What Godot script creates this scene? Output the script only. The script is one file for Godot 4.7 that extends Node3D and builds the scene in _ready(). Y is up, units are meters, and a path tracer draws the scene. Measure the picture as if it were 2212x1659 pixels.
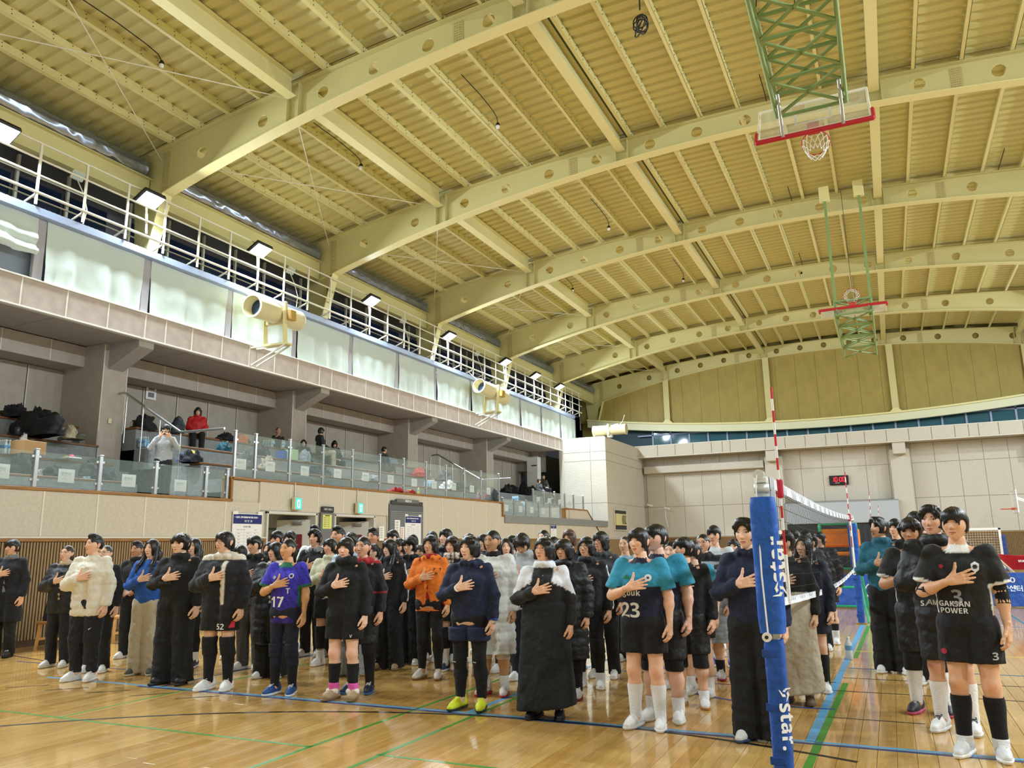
extends Node3D
# A volleyball hall during a ceremony. Units are metres, x to the right, -z down the hall, camera at z = 0.

const XC := -2.33          # middle of the hall
const ARCH0 := -12.92      # first visible roof arch
const BAY := 6.745         # distance between arches
const WX := -13.2          # face of the left wall
const FX := -15.68         # face of the gallery fascia

var rng := RandomNumberGenerator.new()
var noise := FastNoiseLite.new()
var used := {}
var mats := {}
var tex := {}
var cache := {}

# ---------------------------------------------------------------- meshes
class MB:
	var v := PackedVector3Array()
	var n := PackedVector3Array()
	var u := PackedVector2Array()
	var c := PackedColorArray()
	var i := PackedInt32Array()
	var col := Color.WHITE
	var x := Transform3D()
	func pt(p: Vector3, nn: Vector3, uv := Vector2.ZERO) -> int:
		v.append(x * p); n.append((x.basis * nn).normalized()); u.append(uv); c.append(col)
		return v.size() - 1
	func tri(a: Vector3, b: Vector3, d: Vector3) -> void:       # counter-clockwise from outside
		var nn := (b - a).cross(d - a).normalized()
		var k := v.size()
		pt(a, nn); pt(b, nn); pt(d, nn)
		i.append_array([k, k + 2, k + 1])
	func quad(a: Vector3, b: Vector3, d: Vector3, e: Vector3) -> void:
		var nn := (b - a).cross(e - a).normalized()
		if nn == Vector3.ZERO: nn = (d - b).cross(e - b).normalized()
		var k := v.size()
		pt(a, nn, Vector2(0, 1)); pt(b, nn, Vector2(1, 1)); pt(d, nn, Vector2(1, 0)); pt(e, nn, Vector2(0, 0))
		i.append_array([k, k + 2, k + 1, k, k + 3, k + 2])
	func box(ce: Vector3, s: Vector3, b := Basis()) -> MB:
		var h := s * 0.5
		for ax in 3:
			for sg in [-1.0, 1.0]:
				var nn := Vector3.ZERO; nn[ax] = sg
				var t1 := Vector3.ZERO; t1[(ax + 1) % 3] = h[(ax + 1) % 3] * sg
				var t2 := Vector3.ZERO; t2[(ax + 2) % 3] = h[(ax + 2) % 3]
				var o := Vector3.ZERO; o[ax] = h[ax] * sg
				quad(ce + b * (o - t1 - t2), ce + b * (o + t1 - t2), ce + b * (o + t1 + t2), ce + b * (o - t1 + t2))
		return self
	func bbox(ce: Vector3, s: Vector3, r := 0.01, b := Basis()) -> MB:  # box with chamfered edges
		var h := s * 0.5
		r = minf(r, minf(h.x, minf(h.y, h.z)) * 0.9)
		var P := func(sx: float, sy: float, sz: float, ax: int) -> Vector3:
			var q := Vector3(sx * h.x, sy * h.y, sz * h.z)
			for k in 3:
				if k != ax: q[k] -= r * [sx, sy, sz][k]
			return ce + b * q
		for sg in [-1.0, 1.0]:
			if sg > 0:
				quad(P.call(1, -1, 1, 0), P.call(1, -1, -1, 0), P.call(1, 1, -1, 0), P.call(1, 1, 1, 0))
				quad(P.call(-1, 1, 1, 1), P.call(1, 1, 1, 1), P.call(1, 1, -1, 1), P.call(-1, 1, -1, 1))
				quad(P.call(-1, -1, 1, 2), P.call(1, -1, 1, 2), P.call(1, 1, 1, 2), P.call(-1, 1, 1, 2))
			else:
				quad(P.call(-1, -1, -1, 0), P.call(-1, -1, 1, 0), P.call(-1, 1, 1, 0), P.call(-1, 1, -1, 0))
				quad(P.call(-1, -1, -1, 1), P.call(1, -1, -1, 1), P.call(1, -1, 1, 1), P.call(-1, -1, 1, 1))
				quad(P.call(1, -1, -1, 2), P.call(-1, -1, -1, 2), P.call(-1, 1, -1, 2), P.call(1, 1, -1, 2))
		for s1 in [-1.0, 1.0]:
			for s2 in [-1.0, 1.0]:
				orient(P.call(-1, s1, s2, 1), P.call(1, s1, s2, 1), P.call(1, s1, s2, 2), P.call(-1, s1, s2, 2), ce)
				orient(P.call(s1, -1, s2, 0), P.call(s1, 1, s2, 0), P.call(s1, 1, s2, 2), P.call(s1, -1, s2, 2), ce)
				orient(P.call(s1, s2, -1, 0), P.call(s1, s2, 1, 0), P.call(s1, s2, 1, 1), P.call(s1, s2, -1, 1), ce)
				for s3 in [-1.0, 1.0]:
					var a: Vector3 = P.call(s1, s2, s3, 0)
					var d: Vector3 = P.call(s1, s2, s3, 1)
					var e: Vector3 = P.call(s1, s2, s3, 2)
					if (d - a).cross(e - a).dot(a - ce) > 0: tri(a, d, e)
					else: tri(a, e, d)
		return self
	func orient(a: Vector3, b: Vector3, d: Vector3, e: Vector3, ce: Vector3) -> void:
		if (b - a).cross(e - a).dot((a + d) * 0.5 - ce) > 0: quad(a, b, d, e)
		else: quad(e, d, b, a)
	func bar(a: Vector3, b: Vector3, w: float, h: float, up := Vector3.UP) -> MB:   # box from a to b, w across, h along up
		var z := (b - a).normalized()
		if absf(z.dot(up)) > 0.999: up = Vector3.RIGHT
		var xx := up.cross(z).normalized()
		box((a + b) * 0.5, Vector3(w, h, (b - a).length()), Basis(xx, z.cross(xx), z))
		return self
	func ring(o: Vector3, bx: Vector3, by: Vector3, r: float, r2: float, m: int, nz: Vector3) -> int:
		var k := v.size()
		for j in m + 1:
			var a := TAU * j / m
			var d := bx * cos(a) * r + by * sin(a) * r2
			var nd := bx * cos(a) / maxf(r, 1e-4) * 0.02 + by * sin(a) / maxf(r2, 1e-4) * 0.02
			pt(o + d, (nd.normalized() + nz).normalized(), Vector2(float(j) / m, 0))
		return k
	func skin(k0: int, k1: int, m: int) -> void:                   # joins two rings, second one further along
		for j in m:
			i.append_array([k0 + j, k1 + j + 1, k0 + j + 1, k0 + j, k1 + j, k1 + j + 1])
	func cap(o: Vector3, bx: Vector3, by: Vector3, r: float, m: int, nz: Vector3) -> void:
		var k := pt(o, nz)
		for j in m:
			var a := TAU * j / m
			pt(o + bx * cos(a) * r + by * sin(a) * r, nz)
		for j in m:
			if bx.cross(by).dot(nz) > 0: i.append_array([k, k + 1 + (j + 1) % m, k + 1 + j])
			else: i.append_array([k, k + 1 + j, k + 1 + (j + 1) % m])
	func tube(a: Vector3, b: Vector3, ra: float, rb := -1.0, m := 10, caps := true) -> MB:
		if rb < 0: rb = ra
		var z := (b - a).normalized()
		var bx := z.cross(Vector3.UP if absf(z.y) < 0.95 else Vector3.RIGHT).normalized()
		var by := z.cross(bx)
		var k0 := ring(a, bx, by, ra, ra, m, Vector3.ZERO)
		var k1 := ring(b, bx, by, rb, rb, m, Vector3.ZERO)
		skin(k0, k1, m)
		if caps:
			cap(a, bx, by, ra, m, -z); cap(b, bx, by, rb, m, z)
		return self
	func path(pts: Array, r: float, m := 8, caps := true) -> MB:     # round bar along points
		var k0 := -1
		var bx := Vector3.ZERO
		for j in pts.size():
			var z: Vector3 = (pts[mini(j + 1, pts.size() - 1)] - pts[maxi(j - 1, 0)]).normalized()
			if bx == Vector3.ZERO: bx = z.cross(Vector3.UP if absf(z.y) < 0.95 else Vector3.RIGHT).normalized()
			bx = (bx - z * bx.dot(z)).normalized()
			var by := z.cross(bx)
			var k1 := ring(pts[j], bx, by, r, r, m, Vector3.ZERO)
			if k0 >= 0: skin(k0, k1, m)
			elif caps: cap(pts[j], bx, by, r, m, -z)
			if caps and j == pts.size() - 1: cap(pts[j], bx, by, r, m, z)
			k0 = k1
		return self
	func lathe(prof: Array, m := 20, o := Vector3.ZERO, b := Basis()) -> MB:   # profile of Vector2(radius, height), going up
		var k0 := -1
		for j in prof.size():
			var p0: Vector2 = prof[maxi(j - 1, 0)]
			var p1: Vector2 = prof[mini(j + 1, prof.size() - 1)]
			var sl := (p1 - p0).normalized()
			var k := v.size()
			for q in m + 1:
				var a := TAU * q / m
				var d := Vector3(cos(a), 0, -sin(a))
				pt(o + b * (d * prof[j].x + Vector3.UP * prof[j].y), b * (d * sl.y - Vector3.UP * sl.x), Vector2(float(q) / m, float(j) / prof.size()))
			if k0 >= 0: skin(k0, k, m)
			k0 = k
		return self
	func torus(o: Vector3, b: Basis, R: float, r: float, m := 20, w := 8, a0 := 0.0, a1 := TAU) -> MB:   # ring in the b.x / b.y plane
		var pts := []
		for j in m + 1:
			var a := lerpf(a0, a1, float(j) / m)
			pts.append(o + b * Vector3(cos(a) * R, sin(a) * R, 0))
		return path(pts, r, w, a1 - a0 < TAU - 0.01)
	func prism(poly: PackedVector2Array, depth: float, b := Transform3D()) -> MB:   # polygon in x/y, from z 0 to depth
		var t := Geometry2D.triangulate_polygon(poly)
		if Geometry2D.is_polygon_clockwise(poly): poly.reverse(); t = Geometry2D.triangulate_polygon(poly)
		var P := func(q: Vector2, z: float) -> Vector3: return b * Vector3(q.x, q.y, z)
		for k in range(0, t.size(), 3):
			var a := poly[t[k]]; var e := poly[t[k + 1]]; var d := poly[t[k + 2]]
			if (e - a).cross(d - a) < 0: var s := e; e = d; d = s
			tri(P.call(a, depth), P.call(e, depth), P.call(d, depth))
			tri(P.call(a, 0.0), P.call(d, 0.0), P.call(e, 0.0))
		for k in poly.size():
			var a := poly[k]; var e := poly[(k + 1) % poly.size()]
			quad(P.call(a, 0.0), P.call(e, 0.0), P.call(e, depth), P.call(a, depth))
		return self
	func add(m: ArrayMesh, t: Transform3D, tint := Color.WHITE) -> MB:
		var a := m.surface_get_arrays(0)
		var k := v.size()
		var has: bool = a[Mesh.ARRAY_COLOR] != null
		for j in a[Mesh.ARRAY_VERTEX].size():
			v.append(x * (t * a[Mesh.ARRAY_VERTEX][j])); n.append((x.basis * (t.basis * a[Mesh.ARRAY_NORMAL][j])).normalized())
			u.append(Vector2.ZERO); c.append(a[Mesh.ARRAY_COLOR][j] * tint if has else tint)
		var I: PackedInt32Array = a[Mesh.ARRAY_INDEX]
		var flip := t.basis.determinant() < 0.0                    # a mirrored copy turns its faces round
		for j in range(0, I.size(), 3):
			i.append(k + I[j]); i.append(k + I[j + (2 if flip else 1)]); i.append(k + I[j + (1 if flip else 2)])
		return self
	func mesh() -> ArrayMesh:
		var a := []; a.resize(Mesh.ARRAY_MAX)
		a[Mesh.ARRAY_VERTEX] = v; a[Mesh.ARRAY_NORMAL] = n; a[Mesh.ARRAY_TEX_UV] = u; a[Mesh.ARRAY_COLOR] = c; a[Mesh.ARRAY_INDEX] = i
		var m := ArrayMesh.new()
		m.add_surface_from_arrays(Mesh.PRIMITIVE_TRIANGLES, a)
		return m

# ---------------------------------------------------------------- scene nodes
func mi(called: String, mesh: Mesh, m: Material, parent: Node = self, t := Transform3D()) -> MeshInstance3D:
	var o := MeshInstance3D.new()
	o.mesh = mesh; o.material_override = m; o.transform = t
	put(o, called, parent)
	return o

func put(o: Node3D, called: String, parent: Node = self) -> void:
	if parent == self: called = numbered(called)
	o.name = called
	parent.add_child(o, true)

func numbered(called: String) -> String:
	used[called] = used.get(called, 0) + 1
	return called if used[called] == 1 else "%s_%03d" % [called, used[called] - 1]

func thing(called: String, label: String, category: String, at := Vector3.ZERO, turn := 0.0, group := "") -> Node3D:
	var o := Node3D.new()
	o.position = at; o.rotation.y = turn
	put(o, called)
	return tag(o, label, category, group)

func tag(o: Node3D, label: String, category: String, group := "") -> Node3D:
	o.set_meta("label", label); o.set_meta("category", category)
	if group: o.set_meta("group", group)
	return o

func struct(called: String, label := "") -> Node3D:
	var o := Node3D.new()
	put(o, called); o.set_meta("kind", "structure")
	if label: o.set_meta("label", label)
	return o

func stuff(o: Node3D) -> Node3D:
	o.set_meta("kind", "stuff")
	return o

func again(o: Node3D, label: String, at: Vector3, turn := 0.0) -> Node3D:      # a copy with its parts
	var r: Node3D = o.duplicate()
	r.name = numbered(String(o.name).rstrip("0123456789").rstrip("_")); add_child(r)
	r.position = at; r.rotation.y = turn
	if label: r.set_meta("label", label)
	return r

# ---------------------------------------------------------------- materials
func mat(c: Color, rough := 0.7, metal := 0.0, key := "") -> StandardMaterial3D:
	var k := "%s|%.2f|%.2f|%s" % [c.to_html(), rough, metal, key]
	if mats.has(k): return mats[k]
	var m := StandardMaterial3D.new()
	m.albedo_color = c; m.roughness = rough; m.metallic = metal
	mats[k] = m
	return m

func ntex(key: String, freq: float, ramp: Array, normal := false, bump := 4.0, oct := 4, type := FastNoiseLite.TYPE_SIMPLEX_SMOOTH, size := 256) -> NoiseTexture2D:
	if tex.has(key): return tex[key]
	var f := FastNoiseLite.new()
	f.seed = key.hash() % 9999; f.frequency = freq; f.noise_type = type; f.fractal_octaves = oct
	var t := NoiseTexture2D.new()
	t.width = size; t.height = size; t.seamless = true; t.noise = f
	if normal: t.as_normal_map = true; t.bump_strength = bump
	if ramp.size():
		var g := Gradient.new()
		g.colors = PackedColorArray(ramp); var o := PackedFloat32Array()
		for j in ramp.size(): o.append(float(j) / (ramp.size() - 1))
		g.offsets = o; t.color_ramp = g
	tex[key] = t
	return t

func mottled(c: Color, rough: float, freq: float, amount: float, scale: Vector3, metal := 0.0, bump := 0.0) -> StandardMaterial3D:   # colour with faint blotches
	var k := "mot%s%.2f%.3f%.2f%s" % [c.to_html(), rough, freq, amount, scale]
	if mats.has(k): return mats[k]
	var m := mat(c, rough, metal, k)
	var g := Color(1 - amount, 1 - amount, 1 - amount)
	m.albedo_texture = ntex("mot%.3f%.2f" % [freq, amount], freq, [g, Color.WHITE])
	m.uv1_triplanar = true; m.uv1_world_triplanar = true; m.uv1_scale = scale
	if bump > 0: m.normal_enabled = true; m.normal_texture = ntex("nrm%.3f" % freq, freq, [], true, bump)
	mats[k] = m
	return m

func cloth(c: Color, rough := 0.85, kind := "wrinkle") -> StandardMaterial3D:
	var k := "cloth%s%.2f%s" % [c.to_html(), rough, kind]
	if mats.has(k): return mats[k]
	var m := mat(c, rough, 0, k)
	m.vertex_color_use_as_albedo = true
	m.normal_enabled = true
	m.normal_texture = ntex("wr_" + kind, 0.012 if kind == "wrinkle" else 0.05, [], true, 9.0 if kind == "wrinkle" else 5.0)
	m.uv1_triplanar = true; m.uv1_scale = Vector3(1.6, 1.1, 1.6) if kind == "wrinkle" else Vector3(5, 5, 5)
	m.rim_enabled = true; m.rim = 0.25; m.rim_tint = 0.5
	mats[k] = m
	return m

func glow(c: Color, e: float) -> StandardMaterial3D:
	var m := mat(c, 0.5, 0, "glow%.2f" % e)
	m.emission_enabled = true; m.emission = c; m.emission_energy_multiplier = e
	return m

func glass(c: Color, a: float) -> StandardMaterial3D:
	var m := mat(Color(c.r, c.g, c.b, a), 0.05, 0, "glass")
	m.transparency = BaseMaterial3D.TRANSPARENCY_ALPHA
	return m

func lin(c: Color) -> Color: return c.srgb_to_linear()
func hx(s: String) -> Color: return Color.html(s)
func yaw(a: float, at := Vector3.ZERO) -> Transform3D: return Transform3D(Basis(Vector3.UP, a), at)

var M := {}
var lamp_z := [-8.76, -12.39, -16.17, -21.6, -27.02, -32.32, -35.83, -39.09]

func _ready() -> void:
	rng.seed = 7; noise.seed = 3; noise.frequency = 1.0
	var cam := Camera3D.new()
	cam.name = "camera"
	cam.position = Vector3(0, 1.52, 0)
	cam.basis = Basis(Vector3.UP, 0.44045) * Basis(Vector3.RIGHT, 0.2029) * Basis(Vector3.BACK, -0.0169)
	cam.fov = rad_to_deg(2.0 * atan(829.5 / 1690.0))
	cam.near = 0.05; cam.far = 200.0
	add_child(cam); cam.current = true
	var env := Environment.new()
	env.background_mode = Environment.BG_COLOR
	env.background_color = Color(0.01, 0.012, 0.02)
	env.tonemap_mode = Environment.TONE_MAPPER_LINEAR
	env.tonemap_exposure = 1.0
	env.sdfgi_enabled = true; env.ssao_enabled = true; env.ssil_enabled = true
	var we := WorldEnvironment.new()
	we.name = "environment"; we.environment = env; add_child(we)
	for z in lamp_z + [-4.6, -0.6]:                       # flood lights along both galleries, facing the court
		hall_light(Vector3(FX + 0.32, 9.86, z), 1.0)
		hall_light(Vector3(XC * 2 - FX - 0.32, 9.86, z), 1.0)
	paints()
	floor_and_lines()
	left_wall()
	far_wall()
	hidden_walls()
	roof()
	catwalk()
	bleachers()
	doors()
	wall_signs()
	net()
	hoops()
	far_things()
	stand_things()
	crowd()

func hall_light(p: Vector3, k: float) -> void:
	var l := AreaLight3D.new()
	l.name = "hall_light"
	l.light_color = Color(0.92, 0.97, 1.0)
	l.light_energy = 58.0 * k
	l.area_size = Vector2(0.55, 0.4)
	l.area_range = 80.0; l.area_attenuation = 2.0
	l.shadow_enabled = true
	add_child(l, true)
	l.look_at_from_position(p, Vector3(XC + (p.x - XC) * 0.35, 0, p.z), Vector3.FORWARD)

func paints() -> void:
	M.panel = mottled(hx("cfc8ba"), 0.9, 0.05, 0.06, Vector3(0.9, 0.9, 0.9), 0, 1.5)
	M.strip = mat(hx("dcd8cc"), 0.6)
	M.fascia = mottled(hx("c3b6ae"), 0.9, 0.02, 0.10, Vector3(0.5, 0.5, 0.5))
	M.soffit = mottled(hx("a8a29b"), 0.9, 0.02, 0.05, Vector3(0.5, 0.5, 0.5))
	M.back = mottled(hx("b7ada2"), 0.9, 0.02, 0.07, Vector3(0.5, 0.5, 0.5))
	M.conc = mottled(hx("8f9495"), 0.8, 0.03, 0.12, Vector3(0.8, 0.8, 0.8), 0, 2.0)
	M.wood = mottled(hx("a97838"), 0.45, 0.02, 0.25, Vector3(6, 6, 0.4))
	M.seat = mottled(hx("8a5c33"), 0.5, 0.02, 0.25, Vector3(6, 6, 0.4))
	M.steelcream = mat(hx("dcd49a"), 0.45)
	M.webcream = mat(hx("c8c088"), 0.5)
	M.deck = mat(hx("cbc58c"), 0.45)
	M.rail = mat(hx("d9d6c6"), 0.4)
	M.inox = mat(hx("b9bcbd"), 0.25, 0.9)
	M.bluegrey = mat(hx("8f9dba"), 0.5)
	M.dark = mat(hx("101214"), 0.6)
	M.glass = glass(hx("b8d4d2"), 0.12)
	M.white = mat(hx("e8e8e6"), 0.6)
	M.paper = mat(hx("eef0f0"), 0.8)
	M.black = mat(hx("0c0d10"), 0.5)

# ---------------------------------------------------------------- floor
func floor_and_lines() -> void:
	var f := struct("floor")
	mi("subfloor", MB.new().box(Vector3(-2.3, -0.06, -22), Vector3(24.5, 0.08, 52)).mesh(), mat(hx("5c4524"), 0.9), f)
	var tones := []
	for c in ["d9b067", "d2a75e", "dfb871", "cda056", "d6ad69"]:
		var m := mat(hx(c), 0.3, 0, "board")
		m.albedo_texture = ntex("board", 0.02, [Color(0.84, 0.80, 0.74), Color(1, 1, 1), Color(0.93, 0.90, 0.85), Color(1, 0.99, 0.96)])
		m.uv1_triplanar = true; m.uv1_world_triplanar = true; m.uv1_scale = Vector3(5.0, 5.0, 0.22)
		m.roughness_texture = ntex("boardr", 0.008, [Color(0.55, 0.55, 0.55), Color(1, 1, 1)])
		m.clearcoat_enabled = true; m.clearcoat = 0.6; m.clearcoat_roughness = 0.07
		tones.append(m)
	var w := 0.1285
	var one := []
	for L in [1.6, 2.1, 2.6]: one.append(MB.new().bbox(Vector3(0, -0.01, 0), Vector3(w - 0.0025, 0.02, L - 0.003), 0.0015).mesh())
	var far := []
	for k in 5: far.append(MB.new())
	var count := 0
	for s in 172:
		var x := -13.16 + s * w
		var z := 1.5 - fposmod(s * 1.37, 1.8)
		while z > -47.0:
			var pick := rng.randi() % 3
			var L: float = [1.6, 2.1, 2.6][pick]
			var zc := z - L * 0.5
			var tone := rng.randi() % 5
			var near := zc < -3.6 and zc > -9.8 and x > zc * 1.32 + 0.2 and x < -zc * 0.16 + 0.6
			if near and count < 300:
				count += 1
				mi("floorboard", one[pick], tones[tone], f, Transform3D(Basis(Vector3(0, 0, 1), rng.randf_range(-0.0012, 0.0012)), Vector3(x, 0, zc)))
			else:
				far[tone].box(Vector3(x, -0.01, zc), Vector3(w - 0.0025, 0.02, L - 0.003))
			z -= L
	for k in 5: stuff(mi("floorboards_beyond", far[k].mesh(), tones[k], f))
	# painted court lines: thin film of paint, 0.6 mm
	var Y := 0.0012
	var line := func(a: Vector2, b: Vector2, wd: float, c: String, y := 0.0) -> void:
		var mb := MB.new()
		mb.bar(Vector3(a.x, Y * 0.5 + y, a.y), Vector3(b.x, Y * 0.5 + y, b.y), wd, Y)
		mi("court_line", mb.mesh(), mat(hx(c), 0.35, 0, "line"), f)
	var arc := func(c: Vector2, r: float, a0: float, a1: float, wd: float, col: String, y := 0.0) -> void:
		var mb := MB.new()
		var n := 60
		for k in n:
			var p := lerpf(a0, a1, float(k) / n); var q := lerpf(a0, a1, float(k + 1) / n)
			var o := [Vector3(c.x + (r + wd / 2) * cos(p), Y + y, c.y + (r + wd / 2) * sin(p)), Vector3(c.x + (r + wd / 2) * cos(q), Y + y, c.y + (r + wd / 2) * sin(q)),
				Vector3(c.x + (r - wd / 2) * cos(q), Y + y, c.y + (r - wd / 2) * sin(q)), Vector3(c.x + (r - wd / 2) * cos(p), Y + y, c.y + (r - wd / 2) * sin(p))]
			if (o[1] - o[0]).cross(o[3] - o[0]).y > 0: mb.quad(o[0], o[1], o[2], o[3])
			else: mb.quad(o[3], o[2], o[1], o[0])
		mi("court_line", mb.mesh(), mat(hx(col), 0.35, 0, "line"), f)
	var lb := "5aa0cf"; var db := "1b3f7c"; var gr := "3d8a2c"; var bk := "15171c"
	line.call(Vector2(-9.7, -6.80), Vector2(8.3, -6.80), 0.05, lb)
	line.call(Vector2(-8.0, -6.735), Vector2(8.3, -6.735), 0.045, db)
	line.call(Vector2(-0.72, -6.8), Vector2(-0.62, -16.2), 0.075, lb)
	line.call(Vector2(-0.69, -5.2), Vector2(-0.60, -9.6), 0.06, gr); line.call(Vector2(-0.58, -11.6), Vector2(-0.52, -15.9), 0.06, gr)
	line.call(Vector2(-13.0, -5.24), Vector2(-4.25, -5.24), 0.035, gr)
	line.call(Vector2(-7.25, -5.24), Vector2(-7.25, -20), 0.035, gr)
	line.call(Vector2(-4.28, -2), Vector2(-4.2, -22), 0.04, gr)
	line.call(Vector2(-3.62, -2), Vector2(-3.54, -22), 0.04, gr)
	line.call(Vector2(-3.64, -5.24), Vector2(-0.7, -5.24), 0.035, gr)
	line.call(Vector2(-3.72, -6.8), Vector2(-3.45, -14), 0.06, lb)
	line.call(Vector2(-7.7, -6.8), Vector2(-7.9, -15), 0.045, db)
	line.call(Vector2(-13.0, -9.6), Vector2(-0.7, -9.6), 0.045, db)
	line.call(Vector2(-11.5, -7.6), Vector2(-8.0, -7.6), 0.04, "30356b")
	line.call(Vector2(-13.0, -8.15), Vector2(-9.3, -7.4), 0.03, bk)
	line.call(Vector2(-0.66, -7.76), Vector2(0.1, -7.76), 0.022, bk)
	line.call(Vector2(-0.66, -9.95), Vector2(1.4, -9.95), 0.03, bk)
	line.call(Vector2(-0.62, -10.7), Vector2(8, -10.7), 0.045, "2b5f8f")
	line.call(Vector2(-0.62, -12.3), Vector2(8, -12.3), 0.045, "d9c14a")
	line.call(Vector2(1.98, -10.0), Vector2(1.98, -40), 0.05, "2f6f8c")
	line.call(Vector2(-2.2, -9.1), Vector2(1.2, -9.1), 0.03, bk)
	line.call(Vector2(-0.6, -16.3), Vector2(8.3, -16.3), 0.05, "2d62a8")
	for k in 5:
		line.call(Vector2(-9.42 + k * 0.62, -6.12 - k * 0.05), Vector2(-9.1 + k * 0.62, -6.42 - k * 0.05), 0.025, bk, 0.0003)
	arc.call(Vector2(-2.75, -0.3), 6.47, PI * 1.02, PI * 1.62, 0.045, bk, 0.0004)
	arc.call(Vector2(-0.9, -9.9), 1.8, PI * 0.45, PI * 1.3, 0.05, "27509b", 0.0003)

# ---------------------------------------------------------------- left side: wall, gallery, curtains
func ledge(z: float) -> float:                                 # height of the parapet along the left wall
	if z > -13.22: return 2.63
	if z > -27.0: return 3.13
	if z > -33.42: return 2.63
	if z > -36.3: return 3.13
	return 3.13 + (z + 36.3) * 0.62

func left_wall() -> void:
	var w := struct("wall_left")
	# the wall body behind the panels, with the two door openings left out
	var body := MB.new()
	var cuts := [1.6, -14.35, -16.16, -16.87, -18.69, -39.5]
	for k in range(0, 6, 2):
		body.box(Vector3(WX - 0.17, 1.18, (cuts[k] + cuts[k + 1]) / 2), Vector3(0.26, 2.36, cuts[k] - cuts[k + 1]))
	body.box(Vector3(WX - 0.17, 2.47, -5.8), Vector3(0.26, 0.22, 14.8))
	body.box(Vector3(WX - 0.17, 2.71, -20.1), Vector3(0.26, 0.70, 13.78))
	body.box(Vector3(WX - 0.17, 2.47, -30.2), Vector3(0.26, 0.22, 6.4))
	body.box(Vector3(WX - 0.17, 2.71, -34.85), Vector3(0.26, 0.70, 2.9))
	body.prism(PackedVector2Array([Vector2(36.3, 2.36), Vector2(39.4, 1.3), Vector2(39.4, 1.1), Vector2(36.3, 1.1)]), 0.26, Transform3D(Basis(Vector3(0, 0, -1), Vector3.UP, Vector3(1, 0, 0)), Vector3(WX - 0.3, 0, 0)))
	mi("wall_body", body.mesh(), M.panel, w)
	var z := 1.57
	while z > -39.2:                                           # acoustic panels with a light cover strip over each joint
		var z1 := z - 1.045
		var top := minf(ledge(z - 0.1), ledge(z1 + 0.1)) - 0.05
		var low := 1.80
		if (z < -14.0 and z1 > -16.4) or (z < -16.6 and z1 > -18.9): low = 2.41
		if (z >= -14.35 and z1 < -14.35) or (z >= -18.69 and z1 < -18.69) or (z1 < -16.1 and z > -17.0): low = 2.41
		if z1 < -36.0 and z > -36.2: z1 = -36.31
		if z1 < -36.3:
			mi("panel", MB.new().prism(PackedVector2Array([Vector2(-z, low), Vector2(-z1, low), Vector2(-z1, maxf(ledge(z1) - 0.05, low + 0.01)), Vector2(-z, ledge(z) - 0.05)]), 0.035, Transform3D(Basis(Vector3(0, 0, -1), Vector3.UP, Vector3(1, 0, 0)), Vector3(WX - 0.04, 0, 0))).mesh(), M.panel, w)
		else:
			mi("panel", MB.new().bbox(Vector3(WX - 0.02, (low + top) / 2, (z + z1) / 2), Vector3(0.04, top - low, 1.04), 0.006).mesh(), M.panel, w)
			mi("cover_strip", MB.new().bbox(Vector3(WX + 0.004, (low + top) / 2, z1), Vector3(0.012, top - low, 0.034), 0.003).mesh(), M.strip, w)
		z = z1
	for seg in [[1.6, -14.35], [-16.16, -16.87], [-18.69, -39.4]]:   # slatted wainscot below
		var a: float = seg[0]; var b: float = seg[1]
		mi("wainscot_board", MB.new().box(Vector3(WX - 0.03, 0.87, (a + b) / 2), Vector3(0.03, 1.68, a - b)).mesh(), mat(hx("5d4a33"), 0.8), w)
		var s := MB.new()
		var q := a - 0.03
		while q > b + 0.02:
			s.box(Vector3(WX - 0.002, 0.90, q), Vector3(0.03, 1.60, 0.032))
			q -= 0.054
		stuff(mi("slats", s.mesh(), mottled(hx("a58a63"), 0.6, 0.03, 0.2, Vector3(8, 0.5, 8)), w))
		mi("wainscot_cap", MB.new().bbox(Vector3(WX + 0.005, 1.735, (a + b) / 2), Vector3(0.06, 0.055, a - b), 0.008).mesh(), M.wood, w)
		mi("cover_strip", MB.new().bbox(Vector3(WX + 0.004, 1.782, (a + b) / 2), Vector3(0.03, 0.034, a - b), 0.004).mesh(), M.strip, w)
		mi("baseboard", MB.new().bbox(Vector3(WX + 0.01, 0.05, (a + b) / 2), Vector3(0.05, 0.1, a - b), 0.006).mesh(), mat(hx("4a3520"), 0.6), w)
	for e in [[1.6, -13.25, 2.63], [-13.17, -27.04, 3.13], [-26.96, -33.46, 2.63], [-33.38, -36.3, 3.13]]:   # timber along the parapet
		mi("parapet_cap", MB.new().bbox(Vector3(WX - 0.12, e[2] - 0.028, (e[0] + e[1]) / 2), Vector3(0.30, 0.06, e[0] - e[1]), 0.01).mesh(), M.wood, w)
	for e in [[-13.21, 2.6, 3.12], [-27.0, 2.6, 3.12], [-33.42, 2.6, 3.12]]:
		mi("parapet_cap", MB.new().bbox(Vector3(WX - 0.12, (e[1] + e[2]) / 2, e[0]), Vector3(0.30, e[2] - e[1], 0.06), 0.01).mesh(), M.wood, w)
	mi("stair_string", MB.new().bar(Vector3(WX - 0.1, 3.1, -36.3), Vector3(WX - 0.1, 1.3, -39.35), 0.26, 0.04).mesh(), mat(hx("7a5636"), 0.6), w)
	# gallery fascia
	var fz := 1.5
	var lens := [1.01, 1.01, 1.01, 0.60, 0.82, 1.01, 1.01]
	var k := 0
	var seams := []
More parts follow.
